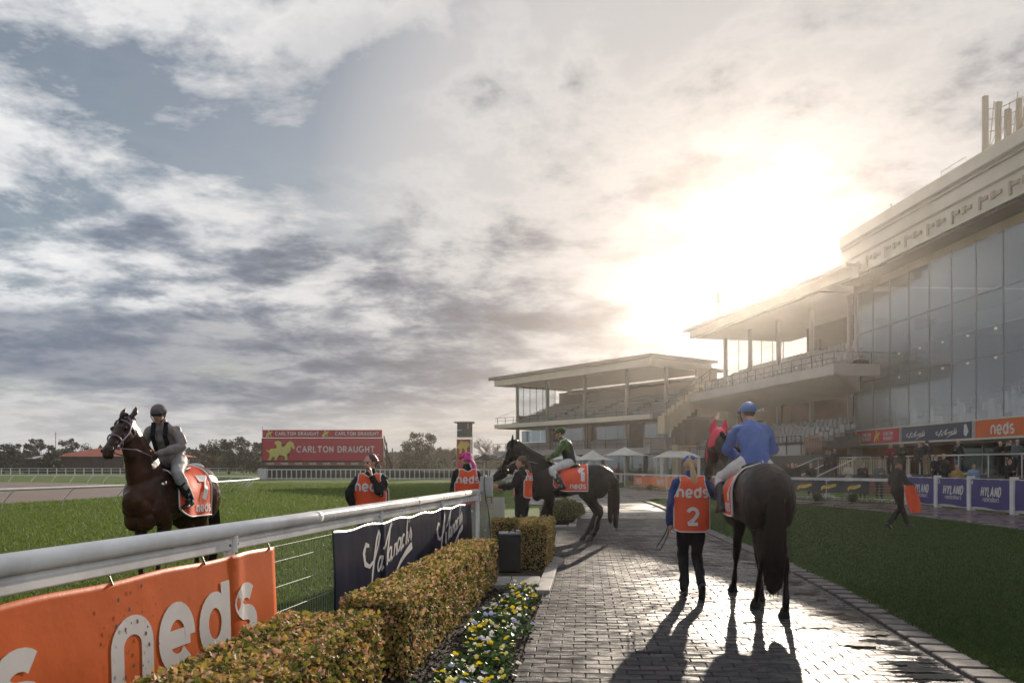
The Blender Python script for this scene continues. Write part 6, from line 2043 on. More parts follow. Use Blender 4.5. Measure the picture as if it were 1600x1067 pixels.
    for i in range(2, len(chain) - 1):
        c = Vector(chain[i]); t = (Vector(chain[i + 1]) - Vector(chain[i - 1])).normalized()
        u = t.cross(Vector((1, 0, 0))).normalized()
        if u.z < 0: u = -u
        if u.y > 0: u = -u
        for k in range(3):
            top = c + u * (float(rads[i][0]) - 0.01) + t * 0.03 * k
            sgn = 1
            mn.tube([top, top + Vector((0.03 * sgn, 0, 0)) + u * 0.01, top + Vector((0.075 * sgn, 0, -0.05 - 0.02 * random.random())), top + Vector((0.10 * sgn, 0.02 * random.random(), -0.13 - 0.06 * random.random()))],
                    [0.018, 0.020, 0.015, 0.003], 6)
    mn.tube([H(-0.06, 0.07), H(0.03, 0.105), H(0.10, 0.10), H(0.16, 0.085)], [0.03, 0.028, 0.02, 0.005], 8)
    mn.build('mane', m_mane, root, False, smooth=True)
    # tail
    tl = Blob()
    tl.sweep([(0, -0.80, 1.36), (0, -0.90, 1.36), (tail_sway * 0.2, -0.975, 1.24), (tail_sway * 0.5, -0.99, 1.0), (tail_sway * 0.8, -0.985, 0.75), (tail_sway, -0.97, 1.36 - 1.0 * tail_len), (tail_sway, -0.965, 1.36 - 1.06 * tail_len)],
             [(0.040, 0.035), (0.055, 0.040), (0.080, 0.05), (0.105, 0.065), (0.110, 0.06), (0.088, 0.05), (0.055, 0.03)], n=4, seg=14)
    tm = tl.mesh('tail', 0.012, 2, 0.012, (14, 14, 1.5))
    t = link('tail', tm, m_mane, root, False)
    hs = MB()
    for k in range(60):
        a = random.random() * 6.28; r = random.random() ** 0.5
        x = tail_sway + 0.085 * r * math.cos(a); y = -0.975 + 0.045 * r * math.sin(a)
        z = 1.36 - (0.86 + 0.1 * random.random()) * tail_len
        hs.tube([(x * 0.98, y, z + 0.15), (x + random.gauss(0, .006), y, z), (x + random.gauss(0, .015), y + random.gauss(0, .01), z - 0.10 - 0.12 * random.random())], [0.004, 0.0035, 0.001], 4)
    prof_ = [(1.30, .055, .04, -.95), (1.1, .085, .052, -.985), (.9, .105, .064, -.985), (.7, .112, .062, -.98), (.5, .10, .052, -.973), (.36, .085, .045, -.97)]
    for k in range(220):
        a = random.random() * 6.28; i0 = random.randrange(0, 4)
        pts_ = []
        for q in range(i0, min(i0 + 3, 6)):
            z_, rx_, ry_, yc_ = prof_[q]; kk = 1.02 + .04 * random.random()
            pts_.append((tail_sway * (1.36 - z_) + math.cos(a) * rx_ * kk, yc_ + math.sin(a) * ry_ * kk, 1.36 - (1.36 - z_) * tail_len))
            a += random.gauss(0, .12)
        hs.tube(pts_, [.005] * (len(pts_) - 1) + [.0015], 4)
    hs.build('strands', m_mane, t, False, kind='stuff')
    # bridle
    if bridle:
        bm_ = pm('bridle_' + bridle[0], bridle[1], 0.45)
        def strap(d, u0=0.0, k=1.12, w=0.012, shp=None):
            R_ = {0.02: (0.088, 0.108, -0.03), 0.10: (0.098, 0.130, -0.035), 0.36: (0.072, 0.092, -0.02), 0.46: (0.063, 0.072, -0.010)}[d]
            pts = [H(d, R_[2] + R_[1] * k * math.sin(a), R_[0] * k * math.cos(a)) for a in np.linspace(0, 2 * PI, 25)[:-1]]
            return pts, w
        br = MB()
        for d in (0.10, 0.36):
            p, w = strap(d, k=1.10)
            br.tube(p, 0.009, 6, closed=True)
        br.build('noseband', bm_, root, False, smooth=True)
        ch = MB()
        for s in (-1, 1):
            ch.tube([H(0.0, 0.085, 0.045 * s), H(0.05, 0.03, 0.10 * s), H(0.20, -0.015, 0.108 * s), H(0.34, -0.02, 0.084 * s), H(0.47, -0.035, 0.072 * s)], 0.008, 6)
            ch.tube([H(0.02, 0.09, 0.04 * s), H(0.06, 0.098, 0.0)], 0.008, 6)
            ch.tube(arc(0, 0, 1, 1, 0, 1, 1)[:0] or [H(0.47, -0.035, 0.078 * s) + (fc * math.cos(a) + up * math.sin(a)) * 0.026 for a in np.linspace(0, 6.28, 13)], 0.005, 6)
        ch.build('cheek_strap', bm_, root, False, smooth=True)
        rn = MB()
        for s in (-1, 1):
            rn.tube([H(0.47, -0.045, 0.078 * s), H(0.30, -0.19, 0.16 * s), mid + Vector((0.17 * s, 0.0, -0.02)), Vector((0.12 * s, 0.62, 1.62)), Vector((0.05 * s, 0.52, 1.72))], 0.007, 6)
        rn.build('rein', pm('rein_' + bridle[0], bridle[2] if len(bridle) > 2 else bridle[1], 0.5), root, False, smooth=True)
    if hood:
        hm = pm('ear_hood', (0.72, 0.02, 0.085), 0.6, bump=0.2, bscale=30)
        hb = Blob()
        hb.sweep([H(-0.07, -0.01), H(0.05, -0.025), H(0.16, -0.035), H(0.27, -0.02), H(0.34, -0.01)], [(0.083, 0.093), (0.103, 0.122), (0.105, 0.138), (0.090, 0.112), (0.078, 0.09)], side=tuple(side), n=3, seg=16)
        for s in (-1, 1):
            hb.sweep([H(-0.03, 0.05, 0.055 * s), H(-0.125, 0.06, 0.074 * s), H(-0.225, 0.085, 0.062 * s)], [(0.044, 0.032), (0.048, 0.030), (0.013, 0.012)], side=tuple(side), n=3, seg=10)
        link('ear_hood', hb.mesh('ear_hood', 0.01, 3, 0.004), hm, root, False, label='bright pink ear hood covering ears and forehead')
    if cloth:
        # saddle cloth draped over the back and hanging down each side
        y0, y1, drop, number = cloth
        def CS(sgn):
            def S(s, z, l):       # s along the body from the rear edge, z measured up from the lower hem
                y = y0 + s
                zc, rx, rh = torso_at(y)
                zz = drop + z
                # follow the barrel from above, hang straight below its widest line
                if zz > zc:
                    k = min(1.0, (zz - zc) / (rh + 0.012))
                    x = (rx + 0.02) * math.sqrt(max(0.0, 1 - k * k))
                else:
                    x = (rx + 0.02) + 0.02 * (zc - zz)
                x += 0.016 * mnoise.noise((s * 5, zz * 3.0, sgn * 7.0)) + 0.008 * math.sin(s * 16 + zz * 5)
                return Vector((sgn * (x + l + 0.006), y, zz))
            return S
        cr = None
        V = []; F = []
        ns, nz = 22, 24
        Sr, Sl = CS(1), CS(-1)
        topz = [sum(torso_at(y0 + (y1 - y0) * i / ns)[k] for k in (0, 2)) for i in range(ns + 1)]
        for lay in (0.0, -0.006):
            for i in range(ns + 1):
                s = (y1 - y0) * i / ns
                f = 1 - abs(2 * i / ns - 1)
                hem = 0.0 + 0.12 * max(0, 1 - (1 - i / ns) / 0.35) ** 2     # front corner is rounded
                zs = [hem + (topz[i] - drop - hem) * (1 - (1 - j / nz) ** 1.0) for j in range(nz + 1)]
                row = [Sr(s, z, lay) for z in zs]
                row[-1] = Vector((0, y0 + s, topz[i] + 0.02 + lay))
                row += [Sl(s, z, lay) for z in zs[:-1]][::-1]
                V += row
        m = 2 * nz + 1; off = (ns + 1) * m
        for i in range(ns):
            for j in range(m - 1):
                a = i * m + j
                F.append((a, a + 1, a + m + 1, a + m)); F.append((off + a, off + a + m, off + a + m + 1, off + a + 1))
        cr = link('saddle_cloth', np_mesh('saddle_cloth', V, np.array(F), True), m_vestred, root, False, label='orange saddle cloth with white edge and number ' + number)
        ed = MB()
        for row in (0, ns):
            ed.tube([V[row * m + j] for j in range(m)], 0.011, 6)
        for col in (0, m - 1):
            ed.tube([V[i * m + col] for i in range(ns + 1)], 0.011, 6)
        ed.build('white_edge', m_trimw, cr, False, smooth=True)
        for sgn, S in ((1, Sr), (-1, Sl)):
            L = y1 - y0
            # printed word low down, number above; mirrored so that it reads from its own side
            S2 = (lambda s, z, l, S=S, L=L: S(s, z, l)) if sgn > 0 else (lambda s, z, l, S=S, L=L: S(L - s, z, l))
            st, ln = text_strokes('neds', 0.082, 0.28, 0.12)
            rear = 0.05 if sgn > 0 else L - 0.05 - ln
            print_on('lettering', shift(st, rear, 0.055), S2, m_trimw, cr, 0.010, False)
            st, ln = text_strokes(number, 0.27, 0.30, 0.1)
            rear = 0.06 if sgn > 0 else L - 0.09 - ln
            print_on('number', shift(st, rear, 0.21), S2, m_trimw, cr, 0.010, False)
        sd = Blob().sweep([(0, -0.18, 1.60), (0, 0.0, 1.575), (0, 0.22, 1.585), (0, 0.36, 1.645)], [(0.15, 0.035), (0.17, 0.03), (0.15, 0.03), (0.09, 0.035)], n=3, seg=14)
        sad = link('saddle', sd.mesh('saddle', 0.012, 3), m_leather, root, False)
        gi = MB()
        for s in (-1, 1):
            zc, rx, rh = torso_at(0.22)
            gi.tube([(s * 0.20, 0.24, 1.50), (s * (rx + 0.01), 0.24, 1.25), (s * (rx - 0.02), 0.23, 1.08), (s * 0.12, 0.22, 0.945), (0, 0.22, 0.915)], 0.012, 6)
        gi.build('girth', m_leather, root, False, smooth=True)
        for s in (-1, 1):
            MB().tube([(s * 0.18, 0.17, 1.55), (s * 0.315, 0.20, 1.35), (s * 0.33, 0.20, 1.20)], 0.009, 6).tube([Vector((s * 0.335, 0.20, 1.165)) + Vector((0.06 * math.cos(a), 0, 0.055 * math.sin(a))) for a in np.linspace(-PI / 2 - 2.4, -PI / 2 + 2.4, 14)], 0.007, 6).build('stirrup', pm('stirrup_steel', (0.5, 0.5, 0.5), 0.25, 1.0), root, False, smooth=True)
    return root


# ---------------------------------------------------------------- people
m_skin = pm('skin', (0.50, 0.27, 0.19), 0.5, var=0.15, vscale=12, sss=0.1)
m_lip = pm('lips', (0.34, 0.10, 0.08), 0.45)
m_boot = pm('boot_leather', (0.012, 0.011, 0.011), 0.35)


def cloth_mat(name, col, rough=0.8, bump=0.35, bscale=18, var=0.15, **k):
    return pm('cloth_' + name, col, rough, bump=bump, bscale=bscale, var=var, vscale=7, spec=0.25, **k)


m_hairb = pm('hair_blonde', (0.42, 0.27, 0.12), 0.45, stretch=(50, 50, 3), vscale=5, col2=(0.60, 0.44, 0.24), bump=0.8, bscale=4)
m_haird = pm('hair_brown', (0.045, 0.025, 0.015), 0.45, stretch=(50, 50, 3), vscale=5, col2=(0.10, 0.05, 0.03), bump=0.8, bscale=4)
m_hairp = pm('hair_pink', (0.62, 0.04, 0.30), 0.45, stretch=(50, 50, 3), vscale=5, col2=(0.70, 0.10, 0.42), bump=0.8, bscale=4)
m_hairg = pm('hair_grey', (0.38, 0.36, 0.34), 0.5, stretch=(50, 50, 3), vscale=5, col2=(0.25, 0.24, 0.23), bump=0.8, bscale=4)
HAIR = {'blonde': m_hairb, 'brown': m_haird, 'pink': m_hairp, 'grey': m_hairg}

STAND = dict(pelvis=(0, 0, .95), waist=(0, 0, 1.08), chest=(0, .0, 1.30), neck=(0, -.01, 1.46), head=(0, .02, 1.60), look=(0, 1, 0),
             shL=(-.165, 0, 1.385), elL=(-.22, -.03, 1.13), haL=(-.22, .06, .90), shR=(.165, 0, 1.385), elR=(.22, -.03, 1.13), haR=(.22, .06, .90),
             hipL=(-.09, 0, .93), knL=(-.10, .03, .50), anL=(-.10, -.02, .09), hipR=(.09, 0, .93), knR=(.10, .03, .50), anR=(.10, -.02, .09),
             toeL=(0, 1, 0), toeR=(0, 1, 0), fgL=None, fgR=None)


def person(loc, rz, label, pose=None, scale=1.0, top=None, legs=None, shoes=None, fem=0.0, hair=None, hat=None, vest=None, fine=True, grip=0.7, group=None, detail_kids=True, coat_len=0.0, long_sleeve=True, collar=None, name='person', skirt=None):
    J = dict(STAND)
    J.update(pose or {})
    J = {k: (Vector(v) if v is not None and k not in ('x',) else None) for k, v in J.items()}
    root = empty(name, loc, rz, label, 'person', group)
    root.scale = (scale, scale, scale)
    vox = 0.009 if fine else 0.014
    look = J['look'].normalized()
    sdv = Vector((look.y, -look.x, 0)).normalized()
    upv = sdv.cross(look).normalized()
    Hd = J['head']
    hp = lambda f, u, s: Hd + look * f + upv * u + sdv * s
    Mh = Matrix((sdv, look, upv)).transposed()
    shw = 1.0 - 0.10 * fem
    b = Blob()
    pel, wai, che, nek = J['pelvis'], J['waist'], J['chest'], J['neck']
    def torso(bb, e=0.0, hipk=1.0):
        bb.sweep([pel - (wai - pel) * 0.35, pel, wai, che, (che + nek) / 2 + (nek - che) * 0.12],
                 [(0.135 + e, 0.105 + e), (0.160 * (1 + .04 * fem) * hipk + e, 0.118 + e), (0.135 * (1 - .06 * fem) + e, 0.098 + e), (0.168 * shw + e, 0.118 + e), (0.115 * shw + e, 0.080 + e)], n=4, seg=18)
        for s in ('L', 'R'):
            sh = J['sh' + s]
            bb.sweep([che.lerp(nek, 0.45), che.lerp(nek, 0.5).lerp(sh, 0.6), sh], [(0.070 + e, 0.070 + e), (0.056 + e, 0.056 + e), (0.048 + e, 0.050 + e)], n=3, seg=12)
    def arm(bb, s, e=0.0, end=1.0):
        sh, el_, ha = J['sh' + s], J['el' + s], J['ha' + s]
        bb.sweep([sh, sh.lerp(el_, .4), el_, el_.lerp(ha, .35), el_.lerp(ha, end)], [(.048 + e, .050 + e), (.046 + e, .048 + e), (.039 + e, .040 + e), (.038 + e, .038 + e), (.027 + e, .024 + e)], n=3, seg=12)
    def leg(bb, s, e=0.0, end=1.0, k=1.0):
        hp_, kn, an = J['hip' + s], J['kn' + s], J['an' + s]
        bb.sweep([hp_ + (hp_ - kn).normalized() * .03, hp_.lerp(kn, .4), kn, kn.lerp(an, .3), kn.lerp(an, end)],
                 [(.088 * k + e, .092 * k + e), (.073 * k + e, .078 * k + e), (.052 + e, .056 + e), (.050 + e, .056 + e), (.036 + e * 1.3, .040 + e * 1.3)], n=3, seg=12)
    torso(b); [arm(b, s) for s in 'LR']; [leg(b, s) for s in 'LR']
    b.sweep([che.lerp(nek, .8), nek, Hd + (nek - Hd) * 0.35], [(.062, .060), (.052, .054), (.050, .056)], n=3, seg=12)
    # skull, jaw, features
    b.ell(hp(-.012, .028, 0), (.073, .092, .085), Mh); b.ell(hp(.028, -.03, 0), (.056, .062, .075), Mh); b.ell(hp(.045, -.088, 0), (.034, .032, .026), Mh)
    b.sweep([hp(.078, .028, 0), hp(.098, -.012, 0), hp(.102, -.022, 0)], [(.009, .009), (.013, .012), (.014, .010)], side=tuple(sdv), n=2, seg=8)
    b.ell(hp(.080, .035, .028), (.024, .012, .009), Mh); b.ell(hp(.080, .035, -.028), (.024, .012, .009), Mh)
    b.ell(hp(.082, -.052, 0), (.022, .010, .010), Mh)
    for s in (-1, 1):
        b.ell(hp(-.005, .0, .074 * s), (.010, .018, .030), Mh); b.ell(hp(.055, -.015, .040 * s), (.022, .022, .025), Mh)
    # hands: palm, four unequal bent fingers and a thumb from the side of the palm
    for s in 'LR':
        el_, ha = J['el' + s], J['ha' + s]
        d = (ha - el_).normalized()
        fg = J['fg' + s] or (d * 0.85 + Vector((0, 0.25, -0.1)))
        fg = fg.normalized()
        sx = -1 if s == 'L' else 1
        across = fg.cross(Vector((sx, 0, 0)))
        if across.length < 0.3: across = fg.cross(Vector((0, 0, 1)))
        across.normalize(); pn = across.cross(fg).normalized()
        pn = pn if pn.x * sx < 0 else -pn          # palm looks inward
        b.sweep([ha - fg * .02, ha + fg * .035, ha + fg * .085], [(.024, .016), (.038, .015), (.038, .012)], side=tuple(across), n=2, seg=10)
        if fine:
            for k, (o, l) in enumerate(((-.029, .062), (-.010, .070), (.010, .066), (.028, .050))):
                c = ha + fg * .085 + across * o
                a1, a2 = grip * .8, grip * 1.7
                p1 = c + (fg * math.cos(a1) + pn * math.sin(a1)) * l * .5
                p2 = p1 + (fg * math.cos(a2) + pn * math.sin(a2)) * l * .35
                p3 = p2 + (fg * math.cos(a2 + .5) + pn * math.sin(a2 + .5)) * l * .25
                b.sweep([c - fg * .02, p1, p2, p3], [.0095, .009, .0085, .0075], n=2, seg=8)
            c = ha + fg * .02 - across * .03
            b.sweep([c, c - across * .022 + fg * .03 + pn * .012, c - across * .015 + fg * .055 + pn * .028], [.013, .011, .009], n=2, seg=8)
    # feet inside the shoes
    for s in 'LR':
        an = J['an' + s]; t = J['toe' + s].normalized()
        b.sweep([an, an + t * .04 + Vector((0, 0, -.045)), an + t * .13 + Vector((0, 0, -.06))], [(.034, .036), (.038, .032), (.036, .020)], n=2, seg=10)
    link('body', b.mesh('body', vox, 3), m_skin, root, False)
    for s in (-1, 1):
        e = Blob().ell(hp(.072, .012, .030 * s), (.013, .010, .010), Mh)
        link('eye', e.mesh('eye'), m_eye, root, False)
    e = Blob().ell(hp(.087, -.052, 0), (.020, .008, .005), Mh)
    link('mouth', e.mesh('mouth'), m_lip, root, False)
    # clothes
    cv = 0.012 if fine else 0.016
    if legs:
        t = Blob(); [leg(t, s, .014, .93, 1.03) for s in 'LR']
        t.sweep([pel - (wai - pel) * .35, pel, pel.lerp(wai, .7)], [(.15, .12), (.172, .132), (.150, .112)], n=3, seg=16)
        link('trousers', t.mesh('trousers', cv, 2, .017, (9, 9, 6)), legs, root, False)
    if top:
        t = Blob(); torso(t, .019, 1.02 if coat_len <= 0 else 1.08)
        if coat_len > 0:
            t.sweep([wai, pel, pel - Vector((0, 0, coat_len * .5)), pel - Vector((0, 0, coat_len))], [(.165, .125), (.195, .15), (.215, .17), (.23, .19)], n=3, seg=18)
        [arm(t, s, .017, .97) for s in 'LR']
        t.sweep([che.lerp(nek, .7), nek.lerp(Hd, .12)], [(.078, .076), (.068, .068)], n=2, seg=12)
        link('jacket', t.mesh('jacket', cv, 2, .024, (9, 9, 5)), top, root, False)
    if collar:
        t = Blob().sweep([nek.lerp(Hd, .02) - (Hd - nek).normalized() * .03, nek.lerp(Hd, .25)], [(.074, .074), (.066, .068)], n=2, seg=14)
        link('collar', t.mesh('collar'), collar, root, False)
    for s in 'LR':
        t = Blob()
        an = J['an' + s]; kn = J['kn' + s]; d = J['toe' + s].normalized()
        up_ = Vector((0, 0, 1)) if d.z > -0.5 else Vector((0, 1, 0))
        sole = d.cross(Vector((1, 0, 0))); sole = sole if sole.z < 0 else -sole
        sole.normalize()
        bh = 0.30 if shoes and shoes.get('tall') else 0.10
        t.sweep([an.lerp(kn, bh / 0.42 * 0.98), an.lerp(kn, .04), an + sole * .035 + d * .02], [(.073 if bh > .2 else .046, .077 if bh > .2 else .05), (.058 if bh > .2 else .046, .062 if bh > .2 else .05), (.048, .052)], n=2, seg=12)
        t.sweep([an - d * .045 + sole * .05, an + d * .05 + sole * .052, an + d * .15 + sole * .064, an + d * .19 + sole * .068], [(.036, .036), (.043, .036), (.042, .024), (.028, .018)], n=2, seg=12)
        link('boot' if bh > .2 else 'shoe', t.mesh('boot', cv * .8, 2), (shoes or {}).get('mat', m_boot), root, False)
    # hair
    if hair:
        hm = HAIR[hair[0]]
        t = Blob()
        t.ell(hp(-.028, .038, 0), (.083, .092, .088), Mh)
        if len(hair) > 1 and hair[1] == 'pony':
            ln = hair[2] if len(hair) > 2 else .35
            sw = hair[3] if len(hair) > 3 else 0.0
            t2 = [hp(-.085, .0, 0), hp(-.125, .0, 0), hp(-.145, -.06, sw * .2), hp(-.15, -.04 - ln * .45, sw * .6), hp(-.13, -.04 - ln, sw)]
            t.sweep(t2, [.022, .024, (.034, .030), (.044, .034), (.016, .012)], side=tuple(sdv), n=4, seg=12)
        if len(hair) > 1 and hair[1] == 'long':
            t.sweep([hp(-.03, .05, 0), hp(-.06, -.04, 0), hp(-.06, -.14, 0), hp(-.05, -.20, 0)], [(.088, .07), (.092, .062), (.085, .05), (.07, .035)], side=tuple(sdv), n=3, seg=14)
        if len(hair) > 1 and hair[1] == 'bun':
            t.ell(hp(-.105, .01, 0), (.045, .04, .045), Mh); t.sweep([hp(-.09, .0, .03), hp(-.10, -.08, .035), hp(-.08, -.15, .03)], [.03, .035, .012], n=3)
        link('hair', t.mesh('hair', 0.010 if fine else .014, 2, .006, (20, 20, 5)), hm, root, False)
    if hat:
        kind, hmat = hat[0], hat[1]
        t = Blob()
        if kind in ('cap', 'helmet'):
            k = 1.0 if kind == 'cap' else 1.14
            t.ell(hp(-.012, .052 if kind == 'cap' else .045, 0), (.083 * k, .103 * k, .078 * (k * 1.02)), Mh, 18, 12)
            c = hp(0, .026 if kind == 'cap' else .012, 0)
            for i, v in enumerate(t.v):
                d = (Vector(v) - c).dot(upv)
                if d < 0: t.v[i] = tuple(Vector(v) - upv * d)
            h = link(kind, t.mesh(kind), hmat, root, False)
            pk = Blob().sweep([hp(.07, .035, 0), hp(.11 * k, .034, 0), hp(.155 * k, .018, 0)], [(.070, .010), (.066, .009), (.040, .007)], side=tuple(sdv), n=3, seg=14)
            link('peak', pk.mesh('peak'), hat[2] if len(hat) > 2 else hmat, h, False)
            if kind == 'helmet':
                MB().tube([hp(.0, .06, .092), hp(.03, -.02, .085), hp(.055, -.08, .045), hp(.06, -.105, 0), hp(.055, -.08, -.045), hp(.03, -.02, -.085), hp(.0, .06, -.092)], .006, 6).build('chin_strap', m_blk, h, False)
                if len(hat) > 3 and hat[3] is not None:
                    pp = Blob().ell(hp(-.012, .045, 0), (.0965, .1185, .092), Mh, 18, 12)
                    pz = [v for v in pp.v]
                    F = [f for f in pp.f if all(abs((Vector(pp.v[i]) - Hd).dot(sdv)) < .045 and (Vector(pp.v[i]) - hp(0, .03, 0)).dot(upv) > -0.005 for i in f)]
                    link('cap_panel', np_mesh('cap_panel', pp.v, F, True), hat[3], h, False)
        else:        # flat brimmed
            t.ell(hp(-.01, .065, 0), (.085, .10, .065), Mh)
            t.sweep([hp(-.01, .045, 0), hp(-.01, .055, 0)], [(.13, .15), (.125, .145)], side=tuple(sdv), n=1, seg=20)
            link('hat', t.mesh('hat', .010, 1), hmat, root, False)
    if vest:
        # tabard: front and back panels over the torso, bound in white, printed
        mat, back_txt, number, wid, hem, topz = vest[:6]
        flare = vest[6] if len(vest) > 6 else 0.0
        vr = None
        axis0, axis1 = pel, nek
        def VS(face):
            def S(x, z, l):
                t = z / (topz - hem) if topz != hem else 0
                zz = hem + z
                c = pel.lerp(nek, max(-.3, min(1.1, (zz - pel.z) / max(.2, (nek.z - pel.z)))))
                rb = float(np.interp(zz, [pel.z - .2, pel.z, wai.z, che.z, che.z + .12, nek.z], [.155, .150, .140, .150, .135, .095])) + .012
                ra = wid / 2 + .02 + flare * (1 - t)
                k = max(-.96, min(.96, x / ra))
                y = (rb + l) * (1 - abs(k) ** 2.6) ** (1 / 2.6) * face
                y += .010 * mnoise.noise((x * 7, zz * 5, face * 3.0)) + (.006 * math.sin(x * 30 + zz * 6)) * (1 - t)
                return Vector((c.x + x, c.y + y, zz))
            return S
        for face in (-1, 1):
            S = VS(face)
            V = []; F = []; nx, nz = 26, 24
            def half(t):     # half width of the panel, drawn in at the armholes
                w = wid / 2 + flare * (1 - t) * .8
                if t > .62: w -= .075 * min(1, ((t - .62) / .25)) ** .7 * (wid / .46)
                return w
            def topc(k):     # scooped neck
                return 1 - .07 * max(0, 1 - abs(k) / .5) ** .7
            for lay in (.0, -.004):
                for j in range(nz + 1):
                    for i in range(nx + 1):
                        k = 2 * i / nx - 1
                        t = j / nz * topc(k)
                        cut = .10 * max(0, abs(k) - .72) / .28 * max(0, 1 - t * 6)
                        V.append(S(k * half(t), (t + cut * .5) * (topz - hem), lay))
            m = (nx + 1) * (nz + 1)
            for j in range(nz):
                for i in range(nx):
                    a = j * (nx + 1) + i
                    F.append((a, a + 1, a + nx + 2, a + nx + 1)); F.append((m + a, m + a + nx + 1, m + a + nx + 2, m + a + 1))
            pn_ = link('vest_back' if face < 0 else 'vest_front', np_mesh('vest', V, np.array(F), True), mat, root, False)
            loop = [V[i] for i in range(nx + 1)] + [V[j * (nx + 1) + nx] for j in range(1, nz + 1)] + [V[nz * (nx + 1) + i] for i in range(nx - 1, -1, -1)] + [V[j * (nx + 1)] for j in range(nz - 1, 0, -1)]
            MB().tube([Vector(p) for p in loop], .0075, 6, closed=True).build('white_binding', m_trimw, pn_, False, smooth=True)
            S2 = S if face > 0 else S
            flip = 1 if face < 0 else -1       # seen from behind, +x is to the right
            if back_txt:
                st, ln = text_strokes('neds', .088 * wid / .46 * 1.12, .28, .13)
                print_on('lettering', shift(st, -ln / 2, (topz - hem) * .62), lambda x, z, l, S=S, f=flip: S(f * x, z, l), m_trimw, pn_, .004, False)
            if number:
                st, ln = text_strokes(number, .185, .22, .1)
                print_on('number', shift(st, -ln / 2, (topz - hem) * .14), lambda x, z, l, S=S, f=flip: S(f * x, z, l), m_trimw, pn_, .004, False)
    return root


RIDE = dict(pelvis=(0, .02, 1.70), waist=(0, .03, 1.83), chest=(0, .10, 2.03), neck=(0, .17, 2.17), head=(0, .22, 2.30), look=(0, 1, -.1),
            shL=(-.165, .14, 2.085), elL=(-.25, .28, 1.88), haL=(-.07, .47, 1.76), shR=(.165, .14, 2.085), elR=(.25, .28, 1.88), haR=(.07, .47, 1.76),
            hipL=(-.11, .04, 1.68), knL=(-.31, .40, 1.52), anL=(-.34, .18, 1.20), hipR=(.11, .04, 1.68), knR=(.31, .40, 1.52), anR=(.34, .18, 1.20),
            toeL=(-.1, .95, -.15), toeR=(.1, .95, -.15), fgL=(.5, .6, -.3), fgR=(-.5, .6, -.3))


def lifted(p, dz):
    return {k: ((v[0], v[1], v[2] + dz) if k not in ('look', 'toeL', 'toeR', 'fgL', 'fgR') and v is not None else v) for k, v in p.items()}


m_tall = {'tall': True, 'mat': m_boot}
m_breech = cloth_mat('breeches_white', (0.62, 0.60, 0.60), 0.6)

# horse number two walks away up the path, led by a strapper on its left
brown = coat('coat_dark_bay', (0.024, 0.013, 0.010), (0.012, 0.008, 0.007), 0.38)
hx, hy = 2.80, 9.2
hrz = R(-4)
horse('horse', (hx, hy, 0), hrz, 'dark bay racehorse with pink ear hood walking away up the wet path', brown,
      [('F', fore_leg(-.07, .30)), ('F', fore_leg(.12, -.36, .0)), ('H', hind_leg(-.05, .34)), ('H', hind_leg(.14, -.24))],
      poll=(-.24, 1.00, 1.95), face=(-.12, .55, -.82), neck_mid=(-.08, .80, 1.63), hood=True, cloth=(-.28, .34, 1.03, '2'), bridle=('black', (0.02, 0.015, 0.012)), tail_len=1.0, tail_sway=-.03, voxel=0.012)
royal = cloth_mat('royal_blue', (0.065, 0.135, 0.38), 0.55, bump=0.5)
rp = dict(RIDE); rp.update(look=(-.3, 1, -.05), elL=(-.27, .25, 1.86), elR=(.28, .26, 1.86), chest=(0, .12, 2.02), neck=(-.01, .20, 2.155), head=(-.02, .25, 2.285))
person((hx, hy, 0), hrz, 'jockey in blue silks and blue cap cover riding the pink-hooded horse', lifted(rp, -.07), 1.0, royal, m_breech, m_tall, hat=('helmet', cloth_mat('cap_blue', (0.11, 0.19, 0.42), 0.5), cloth_mat('cap_blue', (0.11, 0.19, 0.42))), hair=('brown',), name='person')
# strapper walking beside it
navyblue = cloth_mat('strapper_blue', (0.020, 0.045, 0.17), 0.7)
black = cloth_mat('black', (0.010, 0.010, 0.012), 0.75)
sx_, sy_ = (1079 - 800) / FPX * 9.75, 9.75
wp = dict(shR=(.165, 0, 1.385), elR=(.34, .10, 1.22), haR=(.52, .26, 1.20), fgR=(.8, .6, 0), elL=(-.24, -.06, 1.14), haL=(-.25, .0, .90), fgL=(-.1, .1, -1),
          knL=(-.08, .08, .50), anL=(-.08, -.05, .09), knR=(.09, .08, .51), anR=(.08, -.30, .17), toeR=(0.05, .55, -.8), look=(.05, 1, 0))
person((sx_, sy_, 0), R(-3), 'blonde ponytailed woman in orange tabard 2 and blue cap leading the pink-hooded horse', wp, 1.0, navyblue, black, {'tall': False}, fem=1, hair=('blonde', 'pony', .36, .05),
       hat=('cap', cloth_mat('cap_royal', (0.025, 0.075, 0.34), 0.7)), vest=(m_vestred, True, '2', .43, .80, 1.475), collar=navyblue)
ls = empty('lead_strap', (sx_ - .27, sy_, .9), 0, 'black looped lead strap hanging from the hand of the woman in tabard 2', 'strap')
c0 = Vector((sx_ - .27, sy_ + .02, .86))
MB().tube([c0 + Vector((0, 0, .03)), c0 + Vector((-.02, 0, -.06)), c0 + Vector((-.08, 0, -.17)), c0 + Vector((-.14, 0, -.25)), c0 + Vector((-.15, .01, -.30)), c0 + Vector((-.10, .01, -.30)), c0 + Vector((-.045, 0, -.2)), c0 + Vector((.0, 0, -.1)), c0 + Vector((.01, 0, .02))], .008, 6).build('strap', m_blk, ls, smooth=True)

